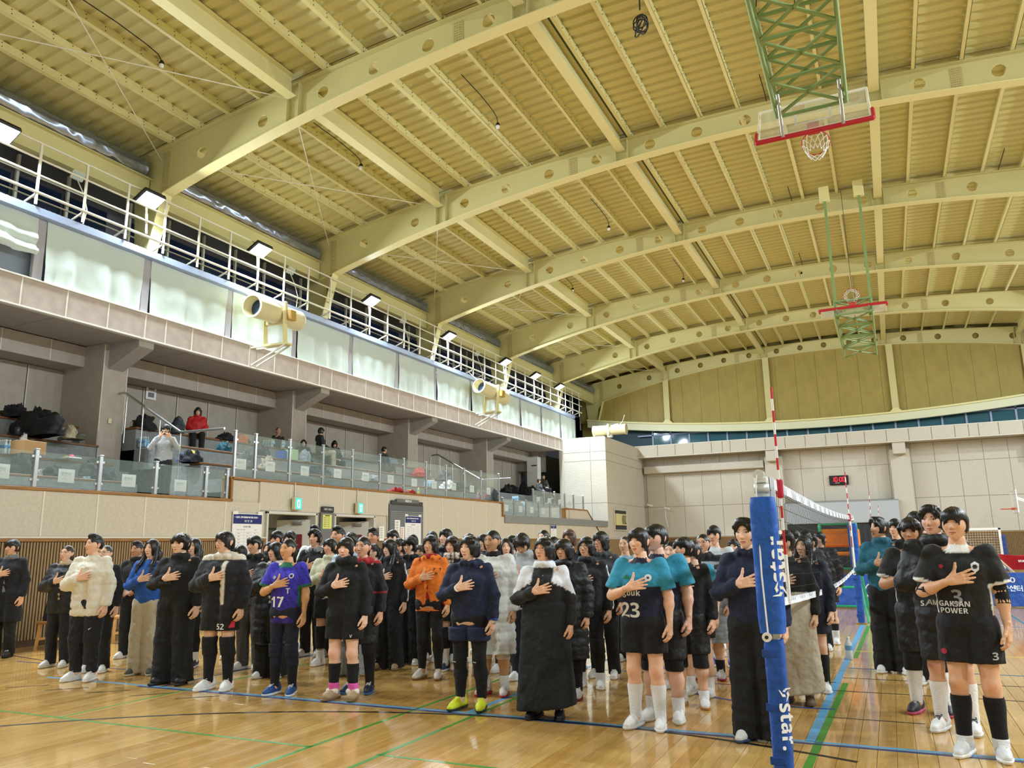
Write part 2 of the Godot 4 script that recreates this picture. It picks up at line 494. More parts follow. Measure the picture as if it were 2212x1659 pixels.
	while fz > -39.4:
		var L: float = lens[(k + 3) % 7] if k > 10 else 1.01
		if fz - L < -39.5: L = fz + 39.5
		mi("fascia_panel", MB.new().bbox(Vector3(FX - 0.05, 6.815, fz - L / 2), Vector3(0.1, 0.62, L - 0.012), 0.01).mesh(), M.fascia, w)
		mi("cover_strip", MB.new().box(Vector3(FX + 0.004, 6.815, fz), Vector3(0.012, 0.62, 0.026)).mesh(), M.strip, w)
		fz -= L; k += 1
	mi("fascia_edge", MB.new().bbox(Vector3(FX - 0.045, 6.5, -19), Vector3(0.13, 0.035, 41), 0.006).mesh(), M.strip, w)
	mi("fascia_edge", MB.new().bbox(Vector3(FX - 0.045, 7.14, -19), Vector3(0.13, 0.035, 41), 0.006).mesh(), M.strip, w)
	mi("gallery_slab", MB.new().box(Vector3(-17.3, 6.80, -19), Vector3(3.2, 0.56, 41)).mesh(), M.soffit, w)
	for j in 34:
		mi("soffit_panel", MB.new().bbox(Vector3(-16.6, 6.508, 0.9 - j * 1.2), Vector3(1.75, 0.02, 1.18), 0.006).mesh(), M.soffit, w)
	# back wall of the stands, lintel above it, pillars and brackets
	mi("back_wall", MB.new().box(Vector3(-18.45, 3.4, -19), Vector3(0.3, 6.8, 41)).mesh(), M.back, w)
	for j in 6:
		var za := ARCH0 + BAY - j * BAY
		var zb := za - BAY
		if zb < -39.5: zb = -39.5
		mi("lintel", MB.new().bbox(Vector3(-17.9, 6.23, (za + zb) / 2 - 0.1), Vector3(0.8, 0.52, za - zb - 0.7), 0.01).mesh(), M.back, w)
		for q in 5:
			var pz := za - 0.75 - q * 1.16
			if pz < -39: continue
			mi("panel", MB.new().bbox(Vector3(-18.28, 5.2, pz - 0.57), Vector3(0.05, 1.5, 1.13), 0.006).mesh(), M.back, w)
			mi("cover_strip", MB.new().box(Vector3(-18.245, 5.2, pz), Vector3(0.014, 1.5, 0.022)).mesh(), M.strip, w)
			mi("cover_strip", MB.new().box(Vector3(-17.492, 6.23, pz), Vector3(0.012, 0.5, 0.02)).mesh(), M.strip, w)
	for j in 5:
		var pz := ARCH0 - j * BAY + 0.12
		if j == 4: pz = -39.2
		if j < 4:
			mi("pillar", MB.new().bbox(Vector3(-17.55, 5.0, pz), Vector3(1.5, 3.0, 0.68), 0.015).mesh(), M.back, w)
			mi("cover_strip", MB.new().box(Vector3(-16.797, 5.4, pz + 0.33), Vector3(0.014, 2.1, 0.022)).mesh(), M.strip, w)
			mi("cover_strip", MB.new().box(Vector3(-16.797, 5.4, pz - 0.33), Vector3(0.014, 2.1, 0.022)).mesh(), M.strip, w)
			var br := PackedVector2Array([Vector2(0, 0.02), Vector2(1.02, 0.02), Vector2(1.02, -0.17), Vector2(0, -0.62)])
			mi("bracket", MB.new().prism(br, 0.42, Transform3D(Basis.IDENTITY, Vector3(-16.8, 6.5, pz - 0.21))).mesh(), M.soffit, w)
	# window band above the fascia: posts, blinds, rail
	mi("curtain_rail", MB.new().bbox(Vector3(FX - 0.03, 8.62, -20), Vector3(0.2, 0.17, 43), 0.01).mesh(), M.bluegrey, w)
	mi("window_wall", MB.new().box(Vector3(FX - 0.4, 7.9, -20), Vector3(0.1, 1.45, 43)).mesh(), mat(hx("8d97a3"), 0.6), w)
	var bz := [2.0, -1.9, -4.6, -7.3, -9.97, -12.65, -15.35, -18.0, -20.8, -23.6, -26.3, -29.2, -31.75, -34.3, -36.9, -39.56, -41.9]
	for j in bz.size():
		mi("mullion", MB.new().bbox(Vector3(FX - 0.16, 7.85, bz[j]), Vector3(0.1, 1.38, 0.22), 0.01).mesh(), mat(hx("a6a4ac"), 0.6), w)
		if j == bz.size() - 1: break
		var wid: float = bz[j] - bz[j + 1] - 0.2
		var raised := j == 3
		var o := mi("blind", blind_mesh(wid, 0.55 if raised else 1.0, j), mat(hx("c3d0cc"), 0.75, 0, "blind"), self, Transform3D(Basis.IDENTITY, Vector3(FX - 0.09, 8.53, (bz[j] + bz[j + 1]) / 2)))
		if raised: tag(o, "pale fabric blind bunched up at its foot, window sill showing below, far left", "blind")
		else: tag(o, "pale fabric blind in the window band below the catwalk, %s from the near end" % nth(j), "blind", "pale fabric blinds under the catwalk")
	# the pale tower block at the end of the stands
	var t := struct("wall_tower")
	var tb := MB.new()
	tb.box(Vector3(-14.6, 3.57, -43.2), Vector3(2.6, 7.14, 7.2))
	mi("tower_body", tb.mesh(), M.panel, t)
	for c in [[-14.87, 1.55], [-13.65, 0.86]]:
		for r in [[0.0, 1.78], [1.80, 3.60], [3.62, 5.85], [5.87, 6.32], [6.34, 7.12]]:
			mi("panel", MB.new().bbox(Vector3(c[0], (r[0] + r[1]) / 2, -39.585), Vector3(c[1] - 0.02, r[1] - r[0], 0.03), 0.006).mesh(), M.panel, t)
	for j in 6:
		var pz2 := -40.15 - j * 1.13
		for r in [[1.80, 3.60], [3.62, 5.85], [5.87, 6.32], [6.34, 7.12]]:
			if r[0] == 1.80 and (j == 1 or j == 2): continue
			mi("panel", MB.new().bbox(Vector3(-13.285, (r[0] + r[1]) / 2, pz2), Vector3(0.03, r[1] - r[0], 1.11), 0.006).mesh(), M.panel, t)
	var sl := MB.new()
	for j in 130: sl.box(Vector3(-13.27, 0.88, -39.6 - j * 0.054), Vector3(0.03, 1.7, 0.03))
	stuff(mi("slats", sl.mesh(), mat(hx("a58a63"), 0.6, 0, "sl2"), t))
	var vb := thing("wall_vent", "cream louvred ventilation box set in a dark opening of the pale tower", "vent", Vector3(-13.25, 2.75, -41.7))
	mi("recess", MB.new().box(Vector3(-0.02, 0, 0), Vector3(0.06, 1.05, 2.1)).mesh(), mat(hx("3a3d3e"), 0.8), vb)
	for e in [[0, 0.54, 2.2, 0.05], [0, -0.54, 2.2, 0.05]]: mi("frame", MB.new().bbox(Vector3(0.02, e[1], 0), Vector3(0.06, e[3], e[2]), 0.006).mesh(), M.strip, vb)
	for e in [1.08, -1.08]: mi("frame", MB.new().bbox(Vector3(0.02, 0, e), Vector3(0.06, 1.1, 0.05), 0.006).mesh(), M.strip, vb)
	mi("hood", MB.new().bbox(Vector3(0.05, 0.02, 0.1), Vector3(0.16, 0.62, 1.8), 0.02).mesh(), M.steelcream, vb)
	for j in 4: mi("louvre", MB.new().torus(Vector3(0.135, 0.02, -0.15 - j * 0.19), Basis(Vector3(0, 0, 1), Vector3.UP, Vector3.RIGHT), 0.24, 0.022, 12, 6, -1.2, 1.2).mesh(), M.dark, vb)

func blind_mesh(w: float, full: float, sd: int) -> ArrayMesh:     # cloth hung from a rod, pleats deepening downwards
	var mb := MB.new()
	var nx := int(w / 0.05); var ny := 14
	var H := 1.42 * full
	var P := []
	for j in ny + 1:
		var row := []
		for q in nx + 1:
			var t := float(j) / ny
			var zz := w / 2 - w * q / nx
			var d := 0.035 * t * sin(zz * 9.0 + sd * 2.1 + 2.0 * noise.get_noise_2d(zz * 0.7, sd)) * (0.5 + absf(noise.get_noise_2d(zz * 1.1, sd + 9)) * 2.0)
			d += 0.03 * noise.get_noise_2d(zz * 0.9, t * 1.5 + sd * 3)
			if full < 1.0: d += 0.09 * t * t * sin(t * 17.0 + zz) + 0.1 * t
			var y := -H * t
			if full < 1.0: y += 0.10 * noise.get_noise_2d(zz * 0.8, 40) * t - 0.05 * t
			row.append(Vector3(d, y, zz * (1.0 - 0.04 * t)))
		P.append(row)
	grid(mb, P)
	return mb.mesh()

func grid(mb: MB, P: Array, both := 0.0) -> void:                # smooth sheet through rows of points
	var k := mb.v.size()
	var h := P.size(); var w: int = P[0].size()
	for j in h:
		for q in w:
			var a: Vector3 = P[j][mini(q + 1, w - 1)] - P[j][maxi(q - 1, 0)]
			var b: Vector3 = P[mini(j + 1, h - 1)][q] - P[maxi(j - 1, 0)][q]
			mb.pt(P[j][q], b.cross(a).normalized(), Vector2(float(q) / (w - 1), float(j) / (h - 1)))
	for j in h - 1:
		for q in w - 1:
			var o := k + j * w + q
			mb.i.append_array([o, o + 1, o + w + 1, o, o + w + 1, o + w])

# ---------------------------------------------------------------- far end
func gable_y(x: float) -> float: return 8.11 + 0.0052 * (x - XC) * (x - XC)

func far_wall() -> void:
	var w := struct("wall_far")
	mi("wall_body", MB.new().box(Vector3(-2.3, 3.3, -47.2), Vector3(26, 6.7, 0.3)).mesh(), M.panel, w)
	for k in 21:
		var x := -12.6 + k * 1.12
		for r in [[1.82, 3.6], [3.62, 5.45], [5.47, 6.5]]:
			mi("panel", MB.new().bbox(Vector3(x, (r[0] + r[1]) / 2, -47.03), Vector3(1.105, r[1] - r[0], 0.04), 0.006).mesh(), M.panel, w)
	var s := MB.new()
	for k in 400: s.box(Vector3(-13.1 + k * 0.055, 0.9, -47.0), Vector3(0.032, 1.66, 0.05))
	stuff(mi("slats", s.mesh(), mat(hx("8f7048"), 0.6, 0, "slf"), w))
	mi("wainscot_cap", MB.new().bbox(Vector3(-2.3, 1.76, -46.99), Vector3(22.4, 0.06, 0.08), 0.01).mesh(), M.wood, w)
	mi("fascia_slab", MB.new().box(Vector3(-2.3, 6.86, -46.6), Vector3(26, 0.62, 1.7)).mesh(), M.panel, w)
	var fx := -13.1
	var k2 := 0
	while fx < 9.0:
		var L: float = [1.06, 1.06, 1.06, 1.06, 0.62, 0.44, 0.88][k2 % 7]
		mi("fascia_panel", MB.new().bbox(Vector3(fx + L / 2, 6.86, -45.73), Vector3(L - 0.03, 0.62, 0.05), 0.006).mesh(), M.panel, w)
		fx += L; k2 += 1
	for y in [6.52, 7.19]: mi("fascia_edge", MB.new().bbox(Vector3(-2.3, y, -45.73), Vector3(22.4, 0.05, 0.09), 0.008).mesh(), M.strip, w)
	for x in [-5.6, 0.85, 7.2]:
		mi("pillar", MB.new().bbox(Vector3(x, 3.1, -46.75), Vector3(0.95, 6.2, 0.6), 0.02).mesh(), M.panel, w)
		mi("bracket", MB.new().bbox(Vector3(x, 6.2, -46.2), Vector3(0.62, 0.62, 0.8), 0.02).mesh(), M.panel, w)
	mi("lintel", MB.new().bbox(Vector3(-9.65, 5.82, -46.75), Vector3(7.0, 0.42, 0.5), 0.02).mesh(), M.panel, w)
	# clerestory strip with mullions and blue-green panes
	var gw := struct("window_1")
	for k in 20:
		var x := -12.6 + k * 1.12
		mi("mullion", MB.new().bbox(Vector3(x, 8.0, -46.95), Vector3(0.1, 1.6, 0.12), 0.01).mesh(), M.bluegrey, gw)
		mi("pane", MB.new().box(Vector3(x + 0.56, 7.95, -46.98), Vector3(1.02, 1.5, 0.02)).mesh(), mat(hx("2c5a68"), 0.06, 0.0, "pane"), gw)
	for y in [7.25, 7.97, 8.7]: mi("transom", MB.new().bbox(Vector3(-2.3, y, -46.94), Vector3(22.5, 0.09, 0.1), 0.01).mesh(), M.bluegrey, gw)
	mi("window_back", MB.new().box(Vector3(-2.3, 8.6, -47.3), Vector3(26, 2.9, 0.3)).mesh(), mat(hx("24424d"), 0.6), gw)
	# curved beam the gable stands on
	var poly := PackedVector2Array(); var low := PackedVector2Array(); var lip := PackedVector2Array(); var lip2 := PackedVector2Array()
	for k in 33:
		var x := -16.6 + k * 0.9
		poly.append(Vector2(x, gable_y(x))); low.append(Vector2(x, gable_y(x) - 0.46))
		lip.append(Vector2(x, gable_y(x) + 0.04)); lip2.append(Vector2(x, gable_y(x) - 0.05))
	low.reverse(); poly.append_array(low); lip2.reverse(); lip.append_array(lip2)
	mi("curved_beam", MB.new().prism(poly, 0.3, Transform3D(Basis.IDENTITY, Vector3(0, 0, -46.6))).mesh(), mat(hx("d3d4b4"), 0.5), w)
	mi("curved_flange", MB.new().prism(lip, 0.55, Transform3D(Basis.IDENTITY, Vector3(0, 0, -46.75))).mesh(), M.steelcream, w)
	# gable cladding: tall metal sheets
	for k in 27:
		var x0 := -17.2 + k * 1.1
		var x1 := x0 + 1.09
		var pl := PackedVector2Array([Vector2(x0, gable_y(x0) - 0.2), Vector2(x1, gable_y(x1) - 0.2), Vector2(x1, arch_top(x1)), Vector2(x0, arch_top(x0))])
		mi("gable_sheet", MB.new().prism(pl, 0.04, Transform3D(Basis.IDENTITY, Vector3(0, 0, -46.82 + (k % 2) * 0.008))).mesh(), mottled(hx("a3914a"), 0.6, 0.02, 0.08, Vector3(0.4, 0.15, 0.4)), w)
	mi("gable_backing", MB.new().box(Vector3(-2.3, 10.6, -47.5), Vector3(30, 5.0, 0.5)).mesh(), mat(hx("a3914a"), 0.7), w)
	for x in [-11.55, -5.6, 0.94, 7.2]:
		var y0 := gable_y(x) + 0.04; var y1 := arch_low(x)
		var cn := mi("gable_column", MB.new().box(Vector3(x, (y0 + y1) / 2, -46.75), Vector3(0.02, y1 - y0, 0.3)).mesh(), M.webcream, w)
		mi("flange", MB.new().box(Vector3(x, (y0 + y1) / 2, -46.59), Vector3(0.34, y1 - y0, 0.02)).mesh(), M.webcream, cn)
		mi("base_plate", MB.new().prism(PackedVector2Array([Vector2(-0.34, 0), Vector2(0.34, 0), Vector2(0.1, 0.24), Vector2(-0.1, 0.24)]), 0.06, Transform3D(Basis.IDENTITY, Vector3(x, y0, -46.55))).mesh(), M.steelcream, cn)

func hidden_walls() -> void:                                     # sides of the hall the photo does not look at
	var r := struct("wall_right")
	mi("wall_body", MB.new().box(Vector3(8.7, 1.6, -22.5), Vector3(0.3, 3.2, 50)).mesh(), M.panel, r)
	mi("upper_wall", MB.new().box(Vector3(13.6, 6.5, -22.5), Vector3(0.3, 13, 50)).mesh(), M.panel, r)
	mi("gallery", MB.new().box(Vector3(11.2, 3.0, -22.5), Vector3(4.8, 0.3, 50)).mesh(), M.conc, r)
	mi("fascia_panel", MB.new().box(Vector3(12.3, 6.8, -22.5), Vector3(2.6, 0.64, 50)).mesh(), M.fascia, r)
	var b := struct("wall_behind")
	mi("wall_body", MB.new().box(Vector3(-2.3, 6.5, 2.2), Vector3(33, 13, 0.3)).mesh(), M.panel, b)
	var l := struct("wall_outer")
	mi("wall_body", MB.new().box(Vector3(-18.8, 6.4, -22.5), Vector3(0.3, 13, 50)).mesh(), mat(hx("6d7076"), 0.8), l)

# ---------------------------------------------------------------- roof
func arch_low(x: float) -> float:
	var d := x - XC
	return 12.08 - 51.5 + sqrt(51.5 * 51.5 - d * d)
func arch_top(x: float) -> float:
	var d := x - XC
	return 12.66 - 84.0 + sqrt(84.0 * 84.0 - d * d)

const MAINS := [-11.55, -5.72, 0.72, 6.98]
const PURLINS := [-15.44, -14.48, -13.5, -12.52, -10.6, -9.58, -8.56, -7.54, -6.55, -5.42, -4.49, -3.46, -2.46, -1.47, -0.42, 1.66, 2.68, 3.70, 4.72, 5.8, 7.95, 8.97, 9.99, 11.0]
const HOLES := [-14.5, -12.56, -10.78, -9.36, -7.96, -6.49, -4.93, -3.63, -2.36, -1.03, 0.27, 1.70, 3.36, 5.1, 6.75, 8.3, 10.2]

func arch_web_exact() -> ArrayMesh:                              # plate between the two curves, round holes cut out
	var mb := MB.new()
	var edges := [-16.25]
	for k in HOLES.size() - 1: edges.append((HOLES[k] + HOLES[k + 1]) / 2)
	edges.append(11.6)
	var R := 0.155
	for k in HOLES.size():
		var h: float = HOLES[k]
		var cy := (arch_low(h) + arch_top(h)) / 2
		# columns: plain on both sides of the hole, split above and below it in between
		var xs := []
		for q in 5: xs.append(lerpf(edges[k], h - R, q / 4.0))
		for q in range(1, 13): xs.append(h - R * cos(PI * q / 12.0))
		for q in range(1, 5): xs.append(lerpf(h + R, edges[k + 1], q / 4.0))
		for q in xs.size() - 1:
			var x0: float = xs[q]; var x1: float = xs[q + 1]
			var s0 := sqrt(maxf(R * R - (x0 - h) * (x0 - h), 0)); var s1 := sqrt(maxf(R * R - (x1 - h) * (x1 - h), 0))
			for z in [0.012, -0.012]:
				var bands := [[arch_low(x0), arch_low(x1), arch_top(x0), arch_top(x1)]]
				if q >= 4 and q < 16: bands = [[arch_low(x0), arch_low(x1), cy - s0, cy - s1], [cy + s0, cy + s1, arch_top(x0), arch_top(x1)]]
				for b in bands:
					if z > 0: mb.quad(Vector3(x0, b[0], z), Vector3(x1, b[1], z), Vector3(x1, b[3], z), Vector3(x0, b[2], z))
					else: mb.quad(Vector3(x1, b[1], z), Vector3(x0, b[0], z), Vector3(x0, b[2], z), Vector3(x1, b[3], z))
			if q >= 4 and q < 16:
				for sg in [-1.0, 1.0]:
					var p := Vector3(x0, cy + s0 * sg, 0.012); var r := Vector3(x1, cy + s1 * sg, 0.012); var dz := Vector3(0, 0, -0.024)
					if sg > 0: mb.quad(p, r, r + dz, p + dz)
					else: mb.quad(p + dz, r + dz, r, p)
	return mb.mesh()

func strip_mesh(fn: Callable, dy: float, w: float, th: float) -> ArrayMesh:    # flange along a curve
	var mb := MB.new()
	var n := 60
	for k in n:
		var x0 := lerpf(-16.25, 11.6, float(k) / n); var x1 := lerpf(-16.25, 11.6, float(k + 1) / n)
		var y0: float = fn.call(x0) + dy; var y1: float = fn.call(x1) + dy
		mb.quad(Vector3(x0, y0, -w), Vector3(x1, y1, -w), Vector3(x1, y1, w), Vector3(x0, y0, w))
		mb.quad(Vector3(x0, y0 + th, w), Vector3(x1, y1 + th, w), Vector3(x1, y1 + th, -w), Vector3(x0, y0 + th, -w))
		mb.quad(Vector3(x0, y0, w), Vector3(x1, y1, w), Vector3(x1, y1 + th, w), Vector3(x0, y0 + th, w))
		mb.quad(Vector3(x1, y1, -w), Vector3(x0, y0, -w), Vector3(x0, y0 + th, -w), Vector3(x1, y1 + th, -w))
	return mb.mesh()

func roof() -> void:
	var c := struct("ceiling")
	var web := arch_web_exact()
	var fl := strip_mesh(arch_low, -0.02, 0.15, 0.025)
	var ft := strip_mesh(arch_top, -0.01, 0.15, 0.02)
	var rivets := MB.new()
	var splice := {}
	for k in range(-1, 6):
		var z := ARCH0 - k * BAY
		var a := mi("arch_beam", web, M.webcream, c, Transform3D(Basis.IDENTITY, Vector3(0, 0, z)))
		mi("bottom_flange", fl, M.steelcream, a)
		mi("top_flange", ft, M.webcream, a)
		for x in MAINS:                                           # stiffener pairs where the long beams meet
			for d in [-0.17, 0.17]:
				var y0 := arch_low(x + d); var y1 := arch_top(x + d)
				mi("stiffener", MB.new().box(Vector3(x + d, (y0 + y1) / 2, 0.08), Vector3(0.014, y1 - y0, 0.14)).mesh(), M.webcream, a)
		for x in [-15.7, -7.2, 2.5]:                               # bolted splices
			var sp: ArrayMesh
			if splice.has(x): sp = splice[x]
			else:
				var mb := MB.new()
				var y0 := arch_low(x) + 0.05; var y1 := arch_top(x) - 0.08
				mb.box(Vector3(x, (y0 + y1) / 2, 0.018), Vector3(0.24, y1 - y0, 0.014))
				for q in 9:
					for s in [-0.075, -0.03, 0.03, 0.075]: mb.tube(Vector3(x + s, lerpf(y0 + 0.04, y1 - 0.04, q / 8.0), 0.024), Vector3(x + s, lerpf(y0 + 0.04, y1 - 0.04, q / 8.0), 0.04), 0.012, 0.01, 6)
				sp = mb.mesh(); splice[x] = sp
			mi("splice_plate", sp, mat(hx("b9ac78"), 0.5), a)
		mi("haunch", MB.new().prism(PackedVector2Array([Vector2(-16.25, arch_low(-16.25)), Vector2(-15.6, arch_low(-15.6)), Vector2(-15.95, 9.9), Vector2(-16.05, 8.7), Vector2(-16.6, 8.7), Vector2(-16.9, arch_top(-16.9)), Vector2(-16.25, arch_top(-16.25))]), 0.024, Transform3D(Basis.IDENTITY, Vector3(0, 0, -0.012))).mesh(), M.webcream, a)
		mi("column_flange", MB.new().bar(Vector3(-15.62, arch_low(-15.6), 0), Vector3(-16.05, 8.7, 0), 0.3, 0.025, Vector3(1, 0, 0)).mesh(), M.steelcream, a)
	# purlins, main beams and corrugated sheets, bay by bay
	var L := BAY - 0.02
	var pur := MB.new()
	pur.box(Vector3(0, 0.1, 0), Vector3(0.012, 0.2, L)); pur.box(Vector3(-0.04, 0.006, 0), Vector3(0.09, 0.012, L)); pur.box(Vector3(-0.035, 0.195, 0), Vector3(0.08, 0.01, L)); pur.box(Vector3(-0.08, 0.02, 0), Vector3(0.01, 0.035, L))
	var pm := pur.mesh()
	var bo := MB.new()
	for q in 16:
		for s in [0.05, 0.15]: bo.tube(Vector3(0.006, s, -L / 2 + 0.1 + q * 0.43), Vector3(0.02, s, -L / 2 + 0.1 + q * 0.43), 0.012, 0.012, 6)
	var bm := bo.mesh()
	var mainm := MB.new()
	mainm.box(Vector3(0, 0.28, 0), Vector3(0.016, 0.55, L - 0.3)); mainm.box(Vector3(0, 0.01, 0), Vector3(0.24, 0.02, L - 0.3)); mainm.box(Vector3(0, 0.55, 0), Vector3(0.24, 0.02, L - 0.3))
	var mm := mainm.mesh()
	var all := []
	for x in PURLINS: all.append(x)
	for x in MAINS: all.append(x)
	all.sort()
	var sheets := {}
	for k in range(-2, 5):
		var z := ARCH0 - (k + 0.5) * BAY
		for x in PURLINS:
			var sl := (arch_top(x + 0.1) - arch_top(x - 0.1)) / 0.2
			var t := Transform3D(Basis(Vector3(0, 0, 1), atan(sl)), Vector3(x, arch_top(x) + 0.02, z))
			var p := mi("purlin", pm, M.steelcream, c, t)
			if k >= -1 and k < 2: stuff(mi("bolts", bm, mat(hx("6b6238"), 0.6), p))
		for x in MAINS:
			mi("main_beam", mm, M.steelcream, c, Transform3D(Basis(Vector3(0, 0, 1), atan((arch_top(x + 0.1) - arch_top(x - 0.1)) / 0.2)), Vector3(x, arch_top(x) - 0.36, z)))
		for j in all.size() + 1:
			var x0: float = all[j - 1] if j > 0 else -17.6
			var x1: float = all[j] if j < all.size() else 13.0
			var w := x1 - x0
			var y0 := arch_top(x0) + 0.225; var y1 := arch_top(x1) + 0.225
			var key := "%.2f" % w
			if not sheets.has(key): sheets[key] = sheet_mesh(sqrt(w * w + (y1 - y0) * (y1 - y0)), L)
			mi("roof_sheet", sheets[key], M.deck, c, Transform3D(Basis(Vector3(0, 0, 1), atan2(y1 - y0, w)), Vector3((x0 + x1) / 2, (y0 + y1) / 2, z)))
	# dark flashing strips beside the inner main beams
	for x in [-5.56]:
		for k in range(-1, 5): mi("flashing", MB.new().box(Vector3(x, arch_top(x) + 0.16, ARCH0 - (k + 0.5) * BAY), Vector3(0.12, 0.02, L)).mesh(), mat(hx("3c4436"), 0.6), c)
	mi("roof_cover", MB.new().box(Vector3(-2.3, 13.4, -22.3), Vector3(33, 0.2, 50)).mesh(), mat(hx("8a8a80"), 0.8), c)
	# brace rods
	for k in range(-1, 5):
		var za := ARCH0 - k * BAY; var zb := za - BAY
		mi("brace_rod", MB.new().tube(Vector3(-15.9, arch_top(-15.9) - 0.25, zb), Vector3(-11.7, arch_top(-11.7) - 0.25, za), 0.012, -1, 6).mesh(), M.rail, c)
		mi("brace_rod", MB.new().tube(Vector3(-15.9, arch_top(-15.9) - 0.25, za), Vector3(-11.7, arch_top(-11.7) - 0.25, zb), 0.012, -1, 6).mesh(), M.rail, c)
	# small pendant lamp holders with their cables
	var spots := [[-13.3, -10.6], [-12.4, -16.6], [-8.3, -17.0], [-1.5, -15.8], [-7.9, -25.0], [-1.9, -20.6], [-11.9, -23.2], [-2.0, -27.5], [4.0, -27.3], [-6.9, -32.0], [-2.3, -34.0], [-11.2, -30.0]]
	for s in spots:
		var h := thing("lamp_holder", "small bare lamp holder hanging on a black cable from a roof purlin", "lamp holder", Vector3(s[0], arch_top(s[0]) - 0.02, s[1]), 0, "bare lamp holders under the roof")
		mi("socket", MB.new().lathe([Vector2(0.0, -0.1), Vector2(0.045, -0.1), Vector2(0.05, -0.03), Vector2(0.03, 0.03), Vector2(0.0, 0.03)], 12).mesh(), M.white, h)
		mi("cap", MB.new().lathe([Vector2(0.055, -0.03), Vector2(0.06, 0.0), Vector2(0.03, 0.06), Vector2(0.0, 0.06)], 12).mesh(), M.dark, h)
		mi("cable", MB.new().path([Vector3(0, 0.05, 0), Vector3(0.05, 0.12, 0.15), Vector3(0.1, 0.13, 0.5), Vector3(0.12, 0.16, 1.2), Vector3(0.12, 0.16, 2.2)], 0.012, 5).mesh(), M.dark, h)
	var bx := thing("cable_bundle", "coiled black cable bundle dangling from the roof", "cable", Vector3(-3.1, 10.6, -12.2))
	var pts := [Vector3(0, 2.1, 0), Vector3(0.01, 0.9, 0), Vector3(0, 0.25, 0)]
	mi("drop_wire", MB.new().path(pts, 0.014, 6).mesh(), M.dark, bx)
	for j in 6:
		mi("coil", MB.new().torus(Vector3(0.03 * sin(j * 2.0), -0.02 * j, 0.02 * cos(j * 3.0)), Basis(Vector3.UP, j * 1.1) * Basis(Vector3.RIGHT, 0.3 * sin(j)), 0.13 + 0.02 * (j % 3), 0.012, 16, 5).mesh(), M.dark, bx)

func sheet_mesh(w: float, L: float) -> ArrayMesh:                # trapezoidal ribs running across the purlins
	var mb := MB.new()
	var n := 20
	var p := L / n
	var h := w / 2 + 0.01
	for k in n:
		var z := -L / 2 + k * p
		var prof := [Vector2(z, 0), Vector2(z + p * 0.55, 0), Vector2(z + p * 0.66, 0.055), Vector2(z + p * 0.89, 0.055), Vector2(z + p, 0)]
		for q in 4: mb.quad(Vector3(h, prof[q].y, prof[q].x), Vector3(h, prof[q + 1].y, prof[q + 1].x), Vector3(-h, prof[q + 1].y, prof[q + 1].x), Vector3(-h, prof[q].y, prof[q].x))
	return mb.mesh()

